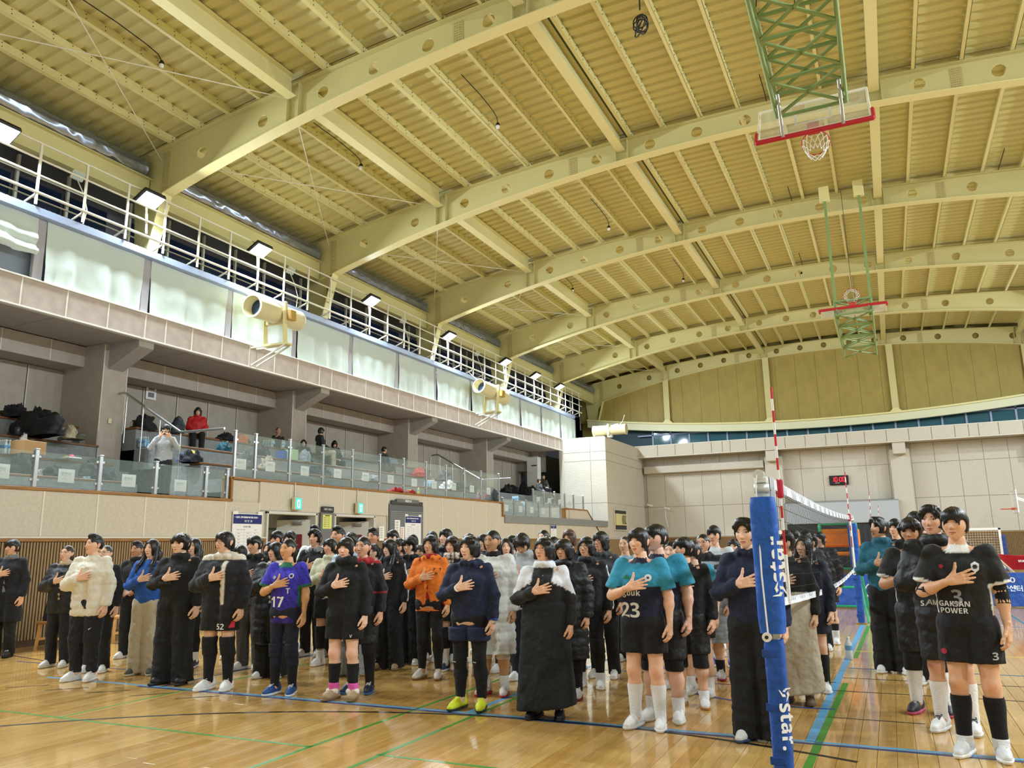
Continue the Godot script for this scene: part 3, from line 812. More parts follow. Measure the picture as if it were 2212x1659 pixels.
# ---------------------------------------------------------------- catwalk with rails, duct, floodlights and fan heaters
func catwalk() -> void:
	var w := struct("wall_upper")
	mi("upper_wall", MB.new().box(Vector3(-17.6, 10.3, -20), Vector3(0.2, 4.4, 44)).mesh(), mat(hx("5b5c66"), 0.8), w)
	for k in range(-1, 6):
		for q in 5:
			var z := ARCH0 - k * BAY - 0.9 - q * 1.25
			mi("dark_pane", MB.new().box(Vector3(-17.46, 9.45, z), Vector3(0.03, 1.3, 1.15)).mesh(), mat(hx("1a2740"), 0.15), w)
			mi("stud", MB.new().bbox(Vector3(-17.3, 9.6, z + 0.62), Vector3(0.08, 1.9, 0.07), 0.008).mesh(), M.rail, w)
	for k in range(-1, 6):
		var z0 := ARCH0 - k * BAY
		mi("edge_beam", MB.new().box(Vector3(-16.25, 10.5, z0 - BAY / 2), Vector3(0.02, 0.62, BAY - 0.1)).mesh(), M.webcream, w)
		mi("edge_flange", MB.new().box(Vector3(-16.25, 10.18, z0 - BAY / 2), Vector3(0.26, 0.02, BAY - 0.1)).mesh(), M.webcream, w)
		mi("edge_flange", MB.new().box(Vector3(-16.25, 10.82, z0 - BAY / 2), Vector3(0.26, 0.02, BAY - 0.1)).mesh(), M.webcream, w)
	var cw := thing("catwalk", "cream steel catwalk with tube railing running under the roof edge", "catwalk", Vector3(0, 8.72, 0))
	var deckm := MB.new()
	for j in 380: deckm.box(Vector3(-16.15, 0.0, 1.5 - j * 0.115), Vector3(1.0, 0.03, 0.035))
	for j in 12: deckm.box(Vector3(-15.68 - j * 0.09, 0.0, -20.2), Vector3(0.012, 0.034, 43.4))
	stuff(mi("grating", deckm.mesh(), mat(hx("55585c"), 0.5, 0.4), cw))
	for y in [0.29, 0.68, 1.04, 1.41]: mi("rail_tube", MB.new().tube(Vector3(-15.6, y, 1.5), Vector3(-15.6, y, -42.6), 0.024 if y > 0.3 else 0.034, -1, 8).mesh(), M.rail, cw)
	for y in [0.68, 1.2]: mi("rail_tube", MB.new().tube(Vector3(-16.75, y, 1.5), Vector3(-16.75, y, -42.6), 0.02, -1, 6).mesh(), M.rail, cw)
	for j in 41:
		var z := 1.2 - j * 1.085
		mi("post", MB.new().box(Vector3(-15.6, 0.72, z), Vector3(0.035, 1.4, 0.05)).mesh(), M.rail, cw)
		mi("knee_brace", MB.new().bar(Vector3(-15.62, 0.26, z), Vector3(-16.2, 0.04, z + 0.04), 0.03, 0.04).mesh(), M.rail, cw)
	# foil-wrapped duct, one crumpled length per bay
	for k in range(-1, 5):
		var z0 := ARCH0 - k * BAY
		var mb := MB.new()
		var P := []
		for j in 41:
			var row := []
			for q in 25:
				var a := -TAU * q / 24
				var r := 0.33 + 0.035 * noise.get_noise_3d(cos(a) * 2.2, sin(a) * 2.2, (z0 - j * 0.155) * 2.4) + 0.02 * noise.get_noise_3d(cos(a) * 6, sin(a) * 6, (z0 - j * 0.155) * 9.0)
				if j % 10 == 0: r += 0.03
				row.append(Vector3(-16.45 + cos(a) * r, 10.98 + sin(a) * r * 0.9 + 0.1, z0 - 0.2 - j * 0.158))
			P.append(row)
		grid(mb, P)
		var d := mi("foil_duct", mb.mesh(), mat(hx("9aa3b5"), 0.22, 0.85, "foil"))
		tag(d, "silver foil-wrapped air duct under the roof edge, %s bay from the camera" % nth(k + 1), "duct", "foil-wrapped duct lengths along the catwalk")
	# floodlights
	var names := ["cut off by the left frame edge", "at the foot of the nearest roof arch", "first beyond the nearest arch", "between the second and third arch", "just past the foot of the third arch", "at the foot of the fourth arch", "second from the far end", "farthest, near the gable"]
	for j in lamp_z.size():
		var f := thing("floodlight", "blazing white floodlight on the catwalk rail, " + names[j], "floodlight", Vector3(FX + 0.1, 9.98, lamp_z[j]), 0, "")
		var b := Basis(Vector3(0, 0, 1), 0.5)
		mi("housing", MB.new().bbox(Vector3.ZERO, Vector3(0.5, 0.12, 0.62), 0.03, b).mesh(), M.dark, f)
		mi("lens", MB.new().bbox(b * Vector3(0.0, -0.066, 0), Vector3(0.42, 0.02, 0.54), 0.008, b).mesh(), glow(hx("f4faff"), 14.0), f)
		mi("bracket", MB.new().bar(Vector3(-0.1, 0, 0), Vector3(-0.02, -0.9, 0), 0.05, 0.02).mesh(), M.rail, f)
	var small := [-10.75, -17.9, -24.2, -30.2]
	for j in small.size():
		var f := thing("work_light", "small unlit square work light on the catwalk, " + ["nearest one", "behind the second arch foot", "third along", "farthest one"][j], "work light", Vector3(-15.95, 9.95, small[j]))
		mi("body", MB.new().bbox(Vector3.ZERO, Vector3(0.08, 0.22, 0.3), 0.02, Basis(Vector3(0, 0, 1), -0.6)).mesh(), M.rail, f)
		mi("glass_face", MB.new().box(Vector3(0.04, -0.03, 0), Vector3(0.012, 0.17, 0.25), Basis(Vector3(0, 0, 1), -0.6)).mesh(), mat(hx("aebfc0"), 0.2), f)
		mi("conduit", MB.new().path([Vector3(0, -0.1, 0), Vector3(0.05, -0.4, -0.15), Vector3(0.15, -0.8, -0.2), Vector3(0.2, -1.2, -0.1)], 0.015, 6).mesh(), M.rail, f)
	fan(Vector3(-14.95, 7.98, -16.25), 0.12, "cream barrel fan heater on a wall bracket, nearest to the camera", true)
	fan(Vector3(-14.95, 8.0, -29.7), -0.1, "cream barrel fan heater on a wall bracket, halfway down the gallery", true)
	fan(Vector3(-13.05, 7.47, -39.9), PI / 2 + 0.05, "cream barrel fan heater standing on top of the pale tower", false)

func fan(at: Vector3, turn: float, label: String, wall: bool) -> void:
	var f := thing("fan_heater", label, "fan heater", at, turn)
	if wall: f.rotation.x = 0.07 if at.z > -20.0 else -0.12
	var b := Basis(Vector3(1, 0, 0), PI / 2)                     # lathe axis along +z, the mouth faces the camera
	var R := 0.29 if wall else 0.27
	var H := 1.06 if wall else 0.92
	mi("barrel", MB.new().lathe([Vector2(R * 0.9, -H), Vector2(R, -H), Vector2(R + 0.012, -H + 0.03), Vector2(R, -H + 0.06), Vector2(R, -0.1), Vector2(R, 0.1), Vector2(R, H - 0.1), Vector2(R + 0.025, H - 0.03), Vector2(R + 0.025, H), Vector2(R - 0.035, H), Vector2(R - 0.04, H - 0.5), Vector2(0.05, H - 0.5)], 36, Vector3.ZERO, b).mesh(), mat(hx("d8cfa6"), 0.4), f)
	mi("end_cap", MB.new().lathe([Vector2(0, -H), Vector2(R * 0.92, -H + 0.005)], 30, Vector3.ZERO, b).mesh(), mat(hx("b9ae86"), 0.5), f)
	mi("grille", MB.new().lathe([Vector2(R - 0.045, H - 0.32), Vector2(0.0, H - 0.3)], 24, Vector3.ZERO, b).mesh(), mat(hx("1f3350"), 0.4), f)
	mi("clamp_band", MB.new().bbox(Vector3(0.02, 0.0, -0.02), Vector3(R * 2 + 0.08, R * 2 + 0.06, 0.12), 0.02).mesh(), mat(hx("cfc69c"), 0.4), f)
	mi("junction_box", MB.new().bbox(Vector3(R + 0.12, -0.06, -0.16), Vector3(0.16, 0.3, 0.26), 0.02).mesh(), mat(hx("b08d3e"), 0.5), f)
	mi("flex_conduit", MB.new().path([Vector3(-0.1, R + 0.03, 0.5), Vector3(0.1, R + 0.02, 0.2), Vector3(R, 0.16, 0.02), Vector3(R + 0.12, 0.12, -0.14)], 0.018, 6).mesh(), M.rail, f)
	if wall:
		mi("swivel_arm", MB.new().bbox(Vector3(-R - 0.03, -0.42, 0.02), Vector3(0.02, 0.95, 0.2), 0.006).mesh(), M.steelcream, f)
		mi("swivel_arm", MB.new().bbox(Vector3(R + 0.03, -0.42, 0.02), Vector3(0.02, 0.95, 0.2), 0.006).mesh(), M.steelcream, f)
		mi("tray", MB.new().bbox(Vector3(0.05, -0.9, 0), Vector3(0.8, 0.06, 0.3), 0.01).mesh(), M.steelcream, f)
		for z in [0.12, -0.12]:
			mi("strut", MB.new().bar(Vector3(0.38, -0.9, z), Vector3(-0.72, -0.92, z), 0.045, 0.045).mesh(), M.rail, f)
			mi("strut", MB.new().bar(Vector3(0.38, -0.93, z), Vector3(-0.72, -1.42, z), 0.04, 0.04).mesh(), M.rail, f)
	else:
		mi("stand", MB.new().bbox(Vector3(0, -R - 0.05, 0), Vector3(0.3, 0.16, 0.24), 0.02).mesh(), M.white, f)
	mi("power_cable", MB.new().path([Vector3(-0.1, R, 0.6), Vector3(-0.3, R + 0.1, 0.8), Vector3(-0.6, R + 0.4, 1.0)], 0.016, 6).mesh(), M.rail, f)

# ---------------------------------------------------------------- seating steps with glass balustrades
func bleachers() -> void:
	var s := struct("stand_1", "grey concrete seating steps on the near side of the gangway")
	# near block: four steps, timber nosing on each
	for e in [[-15.35, 2.6, 3.05, -12.15], [-16.1, 3.0, 3.5, -12.4], [-16.8, 3.45, 4.0, -12.5], [-17.5, 3.95, 4.5, -12.5]]:
		mi("step", MB.new().bbox(Vector3(e[0] - 1.2, (e[2] + 1.0) / 2, (1.5 + e[3]) / 2), Vector3(2.4, e[2] - 1.0 - 0.05, 1.5 - e[3]), 0.01).mesh(), M.conc, s)
		mi("seat_plank", MB.new().bbox(Vector3(e[0] - 0.2, e[2] - 0.025, (1.5 + e[3]) / 2), Vector3(0.46, 0.05, 1.5 - e[3] + 0.04), 0.01).mesh(), M.seat, s)
	mi("aisle_slab", MB.new().box(Vector3(-14.6, 2.42, -5.7), Vector3(2.6, 0.2, 15)).mesh(), M.conc, s)
	mi("aisle_slab", MB.new().box(Vector3(-15.9, 2.42, -12.9), Vector3(5.1, 0.2, 1.6)).mesh(), M.conc, s)
	for j in 6: mi("stair_tread", MB.new().bbox(Vector3(-15.9 - j * 0.33, 2.6 + j * 0.31 - 0.3, -12.65), Vector3(0.66, 0.9, 0.62), 0.01).mesh(), M.conc, s)
	var r := struct("stand_2", "grey concrete seating steps beyond the gangway")
	mi("aisle_slab", MB.new().box(Vector3(-14.0, 2.95, -20.1), Vector3(1.5, 0.3, 13.7)).mesh(), M.conc, r)
	for e in [[-14.1, 3.5], [-15.25, 4.0], [-16.4, 4.5]]:
		mi("step", MB.new().bbox(Vector3(e[0] - 1.6, e[1] - 0.75, -20.1), Vector3(3.2, 1.4, 13.8), 0.01).mesh(), M.conc, r)
		mi("seat_plank", MB.new().bbox(Vector3(e[0] - 0.2, e[1] - 0.02, -20.1), Vector3(0.44, 0.05, 13.84), 0.01).mesh(), M.seat, r)
	var q := struct("stand_3", "grey concrete seating steps at the far end")
	for e in [[-13.9, 2.65], [-14.5, 3.1], [-15.4, 3.5], [-16.3, 4.0]]:
		mi("step", MB.new().bbox(Vector3(e[0] - 1.6, e[1] - 0.75, -33.2), Vector3(3.2, 1.4, 12.2), 0.01).mesh(), M.conc, q)
	mi("aisle_slab", MB.new().box(Vector3(-13.6, 2.5, -33.2), Vector3(0.9, 0.3, 12.2)).mesh(), M.conc, q)
	mi("divider_wall", MB.new().box(Vector3(-13.9, 2.9, -33.45), Vector3(1.4, 0.5, 0.1)).mesh(), M.panel, q)
	balustrade("glass balustrade with square steel posts along the low near parapet", [1.2, -0.1, -1.4, -2.7, -3.9, -5.2, -6.2, -7.45, -8.71, -9.95, -11.21, -12.51, -13.12], 2.63, 0.65, 0.075)
	balustrade("long glass balustrade with steel posts along the raised parapet", [-13.3, -13.95, -15.13, -16.42, -17.69, -19.0, -20.26, -21.56, -22.83, -24.09, -25.35, -26.8], 3.13, 1.04, 0.06)
	balustrade("short glass balustrade in the stepped-down far section of the parapet", [-27.1, -28.13, -29.27, -30.55, -31.77, -33.0], 2.63, 0.66, 0.07)
	balustrade("small glass balustrade above the far stair beside the pale tower", [-30.0, -31.13, -32.33, -33.55, -34.67, -35.98], 3.12, 0.66, 0.07)
	for e in [[-12.95, "near", 0.0], [-27.9, "far", -0.1]]:
		var h := thing("stair_handrail", "sloping stainless steel handrail of the " + e[1] + " gangway stair", "handrail", Vector3(0, e[2], e[0]))
		var P := [Vector3(-16.95, 4.45, 0), Vector3(-16.95, 5.28, 0), Vector3(-16.85, 5.33, 0), Vector3(-16.6, 5.33, 0), Vector3(-16.5, 5.28, 0), Vector3(-14.62, 4.22, 0), Vector3(-14.45, 4.2, 0), Vector3(-13.3, 4.2, -0.05)]
		mi("rail", MB.new().path(P, 0.03, 10).mesh(), M.inox, h)
		for x in [-16.5, -15.9, -15.3, -14.6]: mi("baluster", MB.new().tube(Vector3(x, 5.25 - (x + 16.5) * -0.0 - maxf(0, (x + 16.5) * 0.565), 0), Vector3(x, 4.4 - (x + 16.9) * 0.8, 0), 0.016, -1, 8).mesh(), M.inox, h)

func balustrade(label: String, zs: Array, y: float, h: float, w: float) -> void:
	var o := thing("balustrade", label, "balustrade", Vector3(WX - 0.06, y, 0))
	for j in zs.size():
		mi("post", MB.new().bbox(Vector3(0, h / 2, zs[j]), Vector3(w, h, w), 0.008).mesh(), M.inox, o)
		mi("post_cap", MB.new().bbox(Vector3(0, h + 0.01, zs[j]), Vector3(w + 0.012, 0.025, w + 0.012), 0.006).mesh(), mat(hx("d9dcdc"), 0.2, 0.8), o)
		if j + 1 < zs.size():
			var L: float = zs[j] - zs[j + 1] - w - 0.05
			if L > 0.2:
				mi("glass_pane", MB.new().box(Vector3(-0.005, h / 2 + 0.0, (zs[j] + zs[j + 1]) / 2), Vector3(0.012, h - 0.06, L)).mesh(), M.glass, o)
				for s in [-1, 1]:
					for t in [0.2, 0.82]: mi("clamp", MB.new().bbox(Vector3(0, h * t, (zs[j] + zs[j + 1]) / 2 + s * (L / 2 + 0.005)), Vector3(0.035, 0.045, 0.06), 0.006).mesh(), M.inox, o)

func doors() -> void:
	# bright corridor behind the two doorways
	var c := struct("corridor")
	mi("corridor_wall", MB.new().box(Vector3(-15.9, 1.2, -16.5), Vector3(0.1, 2.4, 5.6)).mesh(), mat(hx("e3e6e4"), 0.7), c)
	mi("corridor_wall", MB.new().box(Vector3(-14.6, 1.2, -13.75), Vector3(2.6, 2.4, 0.1)).mesh(), mat(hx("e3e6e4"), 0.7), c)
	mi("corridor_wall", MB.new().box(Vector3(-14.6, 1.2, -19.3), Vector3(2.6, 2.4, 0.1)).mesh(), mat(hx("7fa3a6"), 0.7), c)
	mi("corridor_ceiling", MB.new().box(Vector3(-14.6, 2.45, -16.5), Vector3(2.7, 0.06, 5.6)).mesh(), mat(hx("e3e6e4"), 0.7), c)
	var lp := thing("ceiling_lamp", "round ceiling lamp in the corridor behind the double doorways", "lamp", Vector3(-14.7, 2.40, -16.5))
	mi("shade", MB.new().lathe([Vector2(0, -0.06), Vector2(0.15, -0.05), Vector2(0.18, 0.0), Vector2(0.0, 0.0)], 18).mesh(), glow(hx("ffffff"), 3.0), lp)
	var l := OmniLight3D.new(); l.name = "corridor_light"; l.position = Vector3(-14.7, 2.28, -16.5); l.light_energy = 5.0; l.light_size = 0.15; l.omni_range = 12; l.omni_attenuation = 2.0; l.shadow_enabled = true
	add_child(l)
	for e in [[-14.35, -16.16, 1], [-16.87, -18.69, 2]]:
		var d := struct("door_%d" % e[2])
		var m: Material = mat(hx("cfd0cc"), 0.4)
		for z in [e[0] - 0.03, e[1] + 0.03]: mi("frame", MB.new().bbox(Vector3(WX - 0.1, 1.2, z), Vector3(0.26, 2.4, 0.06), 0.01).mesh(), m, d)
		mi("frame", MB.new().bbox(Vector3(WX - 0.1, 2.37, (e[0] + e[1]) / 2), Vector3(0.26, 0.07, e[0] - e[1]), 0.01).mesh(), m, d)
		# leaf standing open into the corridor
		var hinge := Vector3(WX - 0.15, 0, e[1] + 0.08)
		var leaf := mi("leaf", MB.new().bbox(Vector3(0, 1.13, 0.42), Vector3(0.045, 2.22, 0.84), 0.006).mesh(), mat(hx("dfe3e1"), 0.5), d, Transform3D(Basis(Vector3.UP, -1.15), hinge))
		mi("leaf_panel", MB.new().bbox(Vector3(0.03, 1.25, 0.42), Vector3(0.02, 1.25, 0.5), 0.008).mesh(), mat(hx("7c2632"), 0.5), leaf)
		for z in [0.28, 0.56]: mi("peephole", MB.new().tube(Vector3(0.04, 1.62, z), Vector3(0.05, 1.62, z), 0.022, -1, 10).mesh(), M.inox, leaf)
		mi("closer", MB.new().bbox(Vector3(0.06, 2.14, 0.3), Vector3(0.06, 0.07, 0.26), 0.01).mesh(), M.inox, leaf)
		mi("closer_arm", MB.new().bar(Vector3(0.07, 2.2, 0.2), Vector3(0.25, 2.22, 0.02), 0.02, 0.012).mesh(), M.inox, leaf)

# ---------------------------------------------------------------- print: small images with letters, hangul drawn from strokes
const CHO := "ㄱㄲㄴㄷㄸㄹㅁㅂㅃㅅㅆㅇㅈㅉㅊㅋㅌㅍㅎ"
# strokes of the consonants in a unit box (x0,y0,x1,y1), y down
const CS := {
	"ㄱ": [0.1,0.15,0.9,0.15, 0.9,0.15,0.8,0.95], "ㄴ": [0.12,0.05,0.12,0.88, 0.12,0.88,0.92,0.88], "ㄷ": [0.12,0.12,0.9,0.12, 0.12,0.12,0.12,0.88, 0.12,0.88,0.92,0.88],
	"ㄹ": [0.1,0.1,0.9,0.1, 0.9,0.1,0.9,0.48, 0.9,0.48,0.1,0.48, 0.1,0.48,0.1,0.9, 0.1,0.9,0.92,0.9], "ㅁ": [0.12,0.12,0.88,0.12, 0.88,0.12,0.88,0.88, 0.88,0.88,0.12,0.88, 0.12,0.88,0.12,0.12],
	"ㅂ": [0.12,0.05,0.12,0.9, 0.88,0.05,0.88,0.9, 0.12,0.48,0.88,0.48, 0.12,0.9,0.88,0.9], "ㅅ": [0.5,0.08,0.1,0.92, 0.5,0.3,0.9,0.92], "ㅇ": [0.5,0.08,0.88,0.3, 0.88,0.3,0.88,0.7, 0.88,0.7,0.5,0.92, 0.5,0.92,0.12,0.7, 0.12,0.7,0.12,0.3, 0.12,0.3,0.5,0.08],
	"ㅈ": [0.1,0.12,0.9,0.12, 0.5,0.12,0.1,0.92, 0.5,0.4,0.9,0.92], "ㅊ": [0.35,0.0,0.65,0.0, 0.1,0.22,0.9,0.22, 0.5,0.22,0.1,0.95, 0.5,0.48,0.9,0.95], "ㅌ": [0.12,0.1,0.9,0.1, 0.12,0.1,0.12,0.9, 0.12,0.5,0.85,0.5, 0.12,0.9,0.92,0.9],
	"ㅍ": [0.08,0.12,0.92,0.12, 0.3,0.12,0.3,0.88, 0.7,0.12,0.7,0.88, 0.08,0.88,0.92,0.88], "ㅎ": [0.35,0.02,0.65,0.02, 0.1,0.2,0.9,0.2, 0.5,0.36,0.85,0.62, 0.85,0.62,0.5,0.95, 0.5,0.95,0.15,0.62, 0.15,0.62,0.5,0.36]}
const JUNG := [["ㅏ"], ["ㅐ"], ["ㅑ"], ["ㅒ"], ["ㅓ"], ["ㅔ"], ["ㅕ"], ["ㅖ"], ["ㅗ"], ["ㅗ", "ㅏ"], ["ㅗ", "ㅐ"], ["ㅗ", "ㅣ"], ["ㅛ"], ["ㅜ"], ["ㅜ", "ㅓ"], ["ㅜ", "ㅔ"], ["ㅜ", "ㅣ"], ["ㅠ"], ["ㅡ"], ["ㅡ", "ㅣ"], ["ㅣ"]]
const VS := {"ㅏ": [0.4,0,0.4,1, 0.4,0.5,0.95,0.5], "ㅐ": [0.25,0,0.25,1, 0.25,0.5,0.75,0.5, 0.75,0,0.75,1], "ㅑ": [0.4,0,0.4,1, 0.4,0.35,0.95,0.35, 0.4,0.65,0.95,0.65], "ㅓ": [0.7,0,0.7,1, 0.7,0.5,0.1,0.5], "ㅔ": [0.45,0,0.45,1, 0.45,0.5,0,0.5, 0.85,0,0.85,1],
	"ㅕ": [0.7,0,0.7,1, 0.7,0.35,0.1,0.35, 0.7,0.65,0.1,0.65], "ㅣ": [0.5,0,0.5,1], "ㅗ": [0.5,0.1,0.5,0.7, 0,0.75,1,0.75], "ㅛ": [0.35,0.1,0.35,0.7, 0.65,0.1,0.65,0.7, 0,0.75,1,0.75], "ㅜ": [0,0.3,1,0.3, 0.5,0.3,0.5,1], "ㅡ": [0,0.5,1,0.5], "ㅠ": [0,0.3,1,0.3, 0.35,0.3,0.35,1, 0.65,0.3,0.65,1]}

func stroke(im: Image, a: Vector2, b: Vector2, w: float, c: Color) -> void:
	var n := int(a.distance_to(b) / maxf(w * 0.4, 0.5)) + 1
	for k in n + 1:
		var p := a.lerp(b, float(k) / n)
		im.fill_rect(Rect2i(int(round(p.x - w / 2)), int(round(p.y - w / 2)), maxi(1, int(round(w))), maxi(1, int(round(w)))), c)

func jamo(im: Image, st: Array, r: Rect2, w: float, c: Color) -> void:
	for k in range(0, st.size(), 4):
		stroke(im, r.position + Vector2(st[k], st[k + 1]) * r.size, r.position + Vector2(st[k + 2], st[k + 3]) * r.size, w, c)

const SEG := {"0": "abcdef", "1": "bc", "2": "abged", "3": "abgcd", "4": "fgbc", "5": "afgcd", "6": "afgedc", "7": "abc", "8": "abcdefg", "9": "abcdfg", "-": "g"}

func write(im: Image, text: String, at: Vector2, h: float, c: Color, adv := 1.0) -> void:   # hangul syllables and plain figures
	var x := at.x
	var w := maxf(h * 0.13, 1.0)
	for ch in text:
		var u := ch.unicode_at(0)
		if ch == " ": x += h * 0.4; continue
		if u >= 0xAC00 and u <= 0xD7A3:
			var s := u - 0xAC00
			var cho := CHO[s / 588]; var jung: Array = JUNG[(s % 588) / 28]; var jong := s % 28
			var H := h * (0.62 if jong > 0 else 1.0)
			var o := Vector2(x + h * 0.05, at.y)
			var wide: bool = jung[0] in ["ㅗ", "ㅛ", "ㅜ", "ㅡ", "ㅠ"]
			var both := jung.size() == 2
			var cr := Rect2(o, Vector2(h * (0.55 if both or not wide else 0.85), H * (0.55 if wide else 0.9)))
			jamo(im, CS.get(cho, CS["ㅇ"]), cr, w, c)
			if wide: jamo(im, VS[jung[0]], Rect2(o + Vector2(0, H * 0.55), Vector2(h * (0.6 if both else 0.88), H * 0.4)), w, c)
			if both: jamo(im, VS[jung[1]], Rect2(o + Vector2(h * 0.6, 0), Vector2(h * 0.32, H * 0.98)), w, c)
			elif not wide: jamo(im, VS.get(jung[0], VS["ㅣ"]), Rect2(o + Vector2(h * 0.56, 0), Vector2(h * 0.36, H * 0.98)), w, c)
			if jong > 0:
				var fin: String = {1: "ㄱ", 4: "ㄴ", 7: "ㄷ", 8: "ㄹ", 16: "ㅁ", 17: "ㅂ", 19: "ㅅ", 21: "ㅇ"}.get(jong, "ㅇ")
				jamo(im, CS[fin], Rect2(o + Vector2(h * 0.14, h * 0.68), Vector2(h * 0.66, h * 0.3)), w, c)
			x += h * 1.0 * adv
		else:
			var r := Rect2(Vector2(x + h * 0.05, at.y), Vector2(h * 0.42, h * 0.95))
			var P := {"a": [0,0,1,0], "b": [1,0,1,0.5], "c": [1,0.5,1,1], "d": [0,1,1,1], "e": [0,0.5,0,1], "f": [0,0,0,0.5], "g": [0,0.5,1,0.5]}
			for sg in SEG.get(ch, ""): jamo(im, P[sg], r, w, c)
			x += h * 0.62 * adv

func blank(w: int, h: int, c: Color) -> Image:
	var im := Image.create_empty(w, h, false, Image.FORMAT_RGBA8)
	im.fill(c)
	return im

func print_mat(im: Image, rough := 0.7) -> StandardMaterial3D:
	var m := StandardMaterial3D.new()
	m.albedo_texture = ImageTexture.create_from_image(im); m.roughness = rough
	return m

func sheet(w: float, h: float) -> ArrayMesh:                      # printed sheet facing +z
	var mb := MB.new()
	mb.quad(Vector3(-w / 2, -h / 2, 0), Vector3(w / 2, -h / 2, 0), Vector3(w / 2, h / 2, 0), Vector3(-w / 2, h / 2, 0))
	return mb.mesh()

func lettering(called: String, text: String, h: float, m: Material, parent: Node, t: Transform3D, font := "Droid Sans", bold := true, depth := 0.004) -> MeshInstance3D:
	var f := SystemFont.new()
	f.font_names = PackedStringArray([font]); f.font_weight = 700 if bold else 400
	var tm := TextMesh.new()
	tm.text = text; tm.font = f; tm.font_size = 64; tm.pixel_size = h / 46.0; tm.depth = depth; tm.curve_step = 2.0
	return mi(called, tm, m, parent, t)

func bracket_sheet(navy: Color) -> Image:
	var im := blank(256, 380, hx("e9ebee"))
	im.fill_rect(Rect2i(4, 6, 248, 82), navy)
	write(im, "- 제16회 강북구청장배 배구대회 조편성 -", Vector2(12, 26), 14, Color.WHITE, 0.74)
	write(im, "대 진 표", Vector2(100, 56), 18, Color.WHITE)
	write(im, "시간표 대진", Vector2(92, 106), 12, hx("303640"))
	write(im, "배구 1코트 16팀", Vector2(40, 134), 9, hx("505864")); write(im, "남녀", Vector2(190, 134), 9, hx("505864"))
	for j in 8:
		im.fill_rect(Rect2i(30, 158 + j * 26, 196, 2), hx("b4bac4"))
		write(im, "강북", Vector2(46, 164 + j * 26), 10, hx("4a5260")); write(im, "10-%d" % j, Vector2(120, 164 + j * 26), 9, hx("4a5260")); write(im, "팀", Vector2(190, 164 + j * 26), 10, hx("4a5260"))
	for x in [30, 100, 160, 224]: im.fill_rect(Rect2i(x, 158, 2, 184), hx("b4bac4"))
	return im

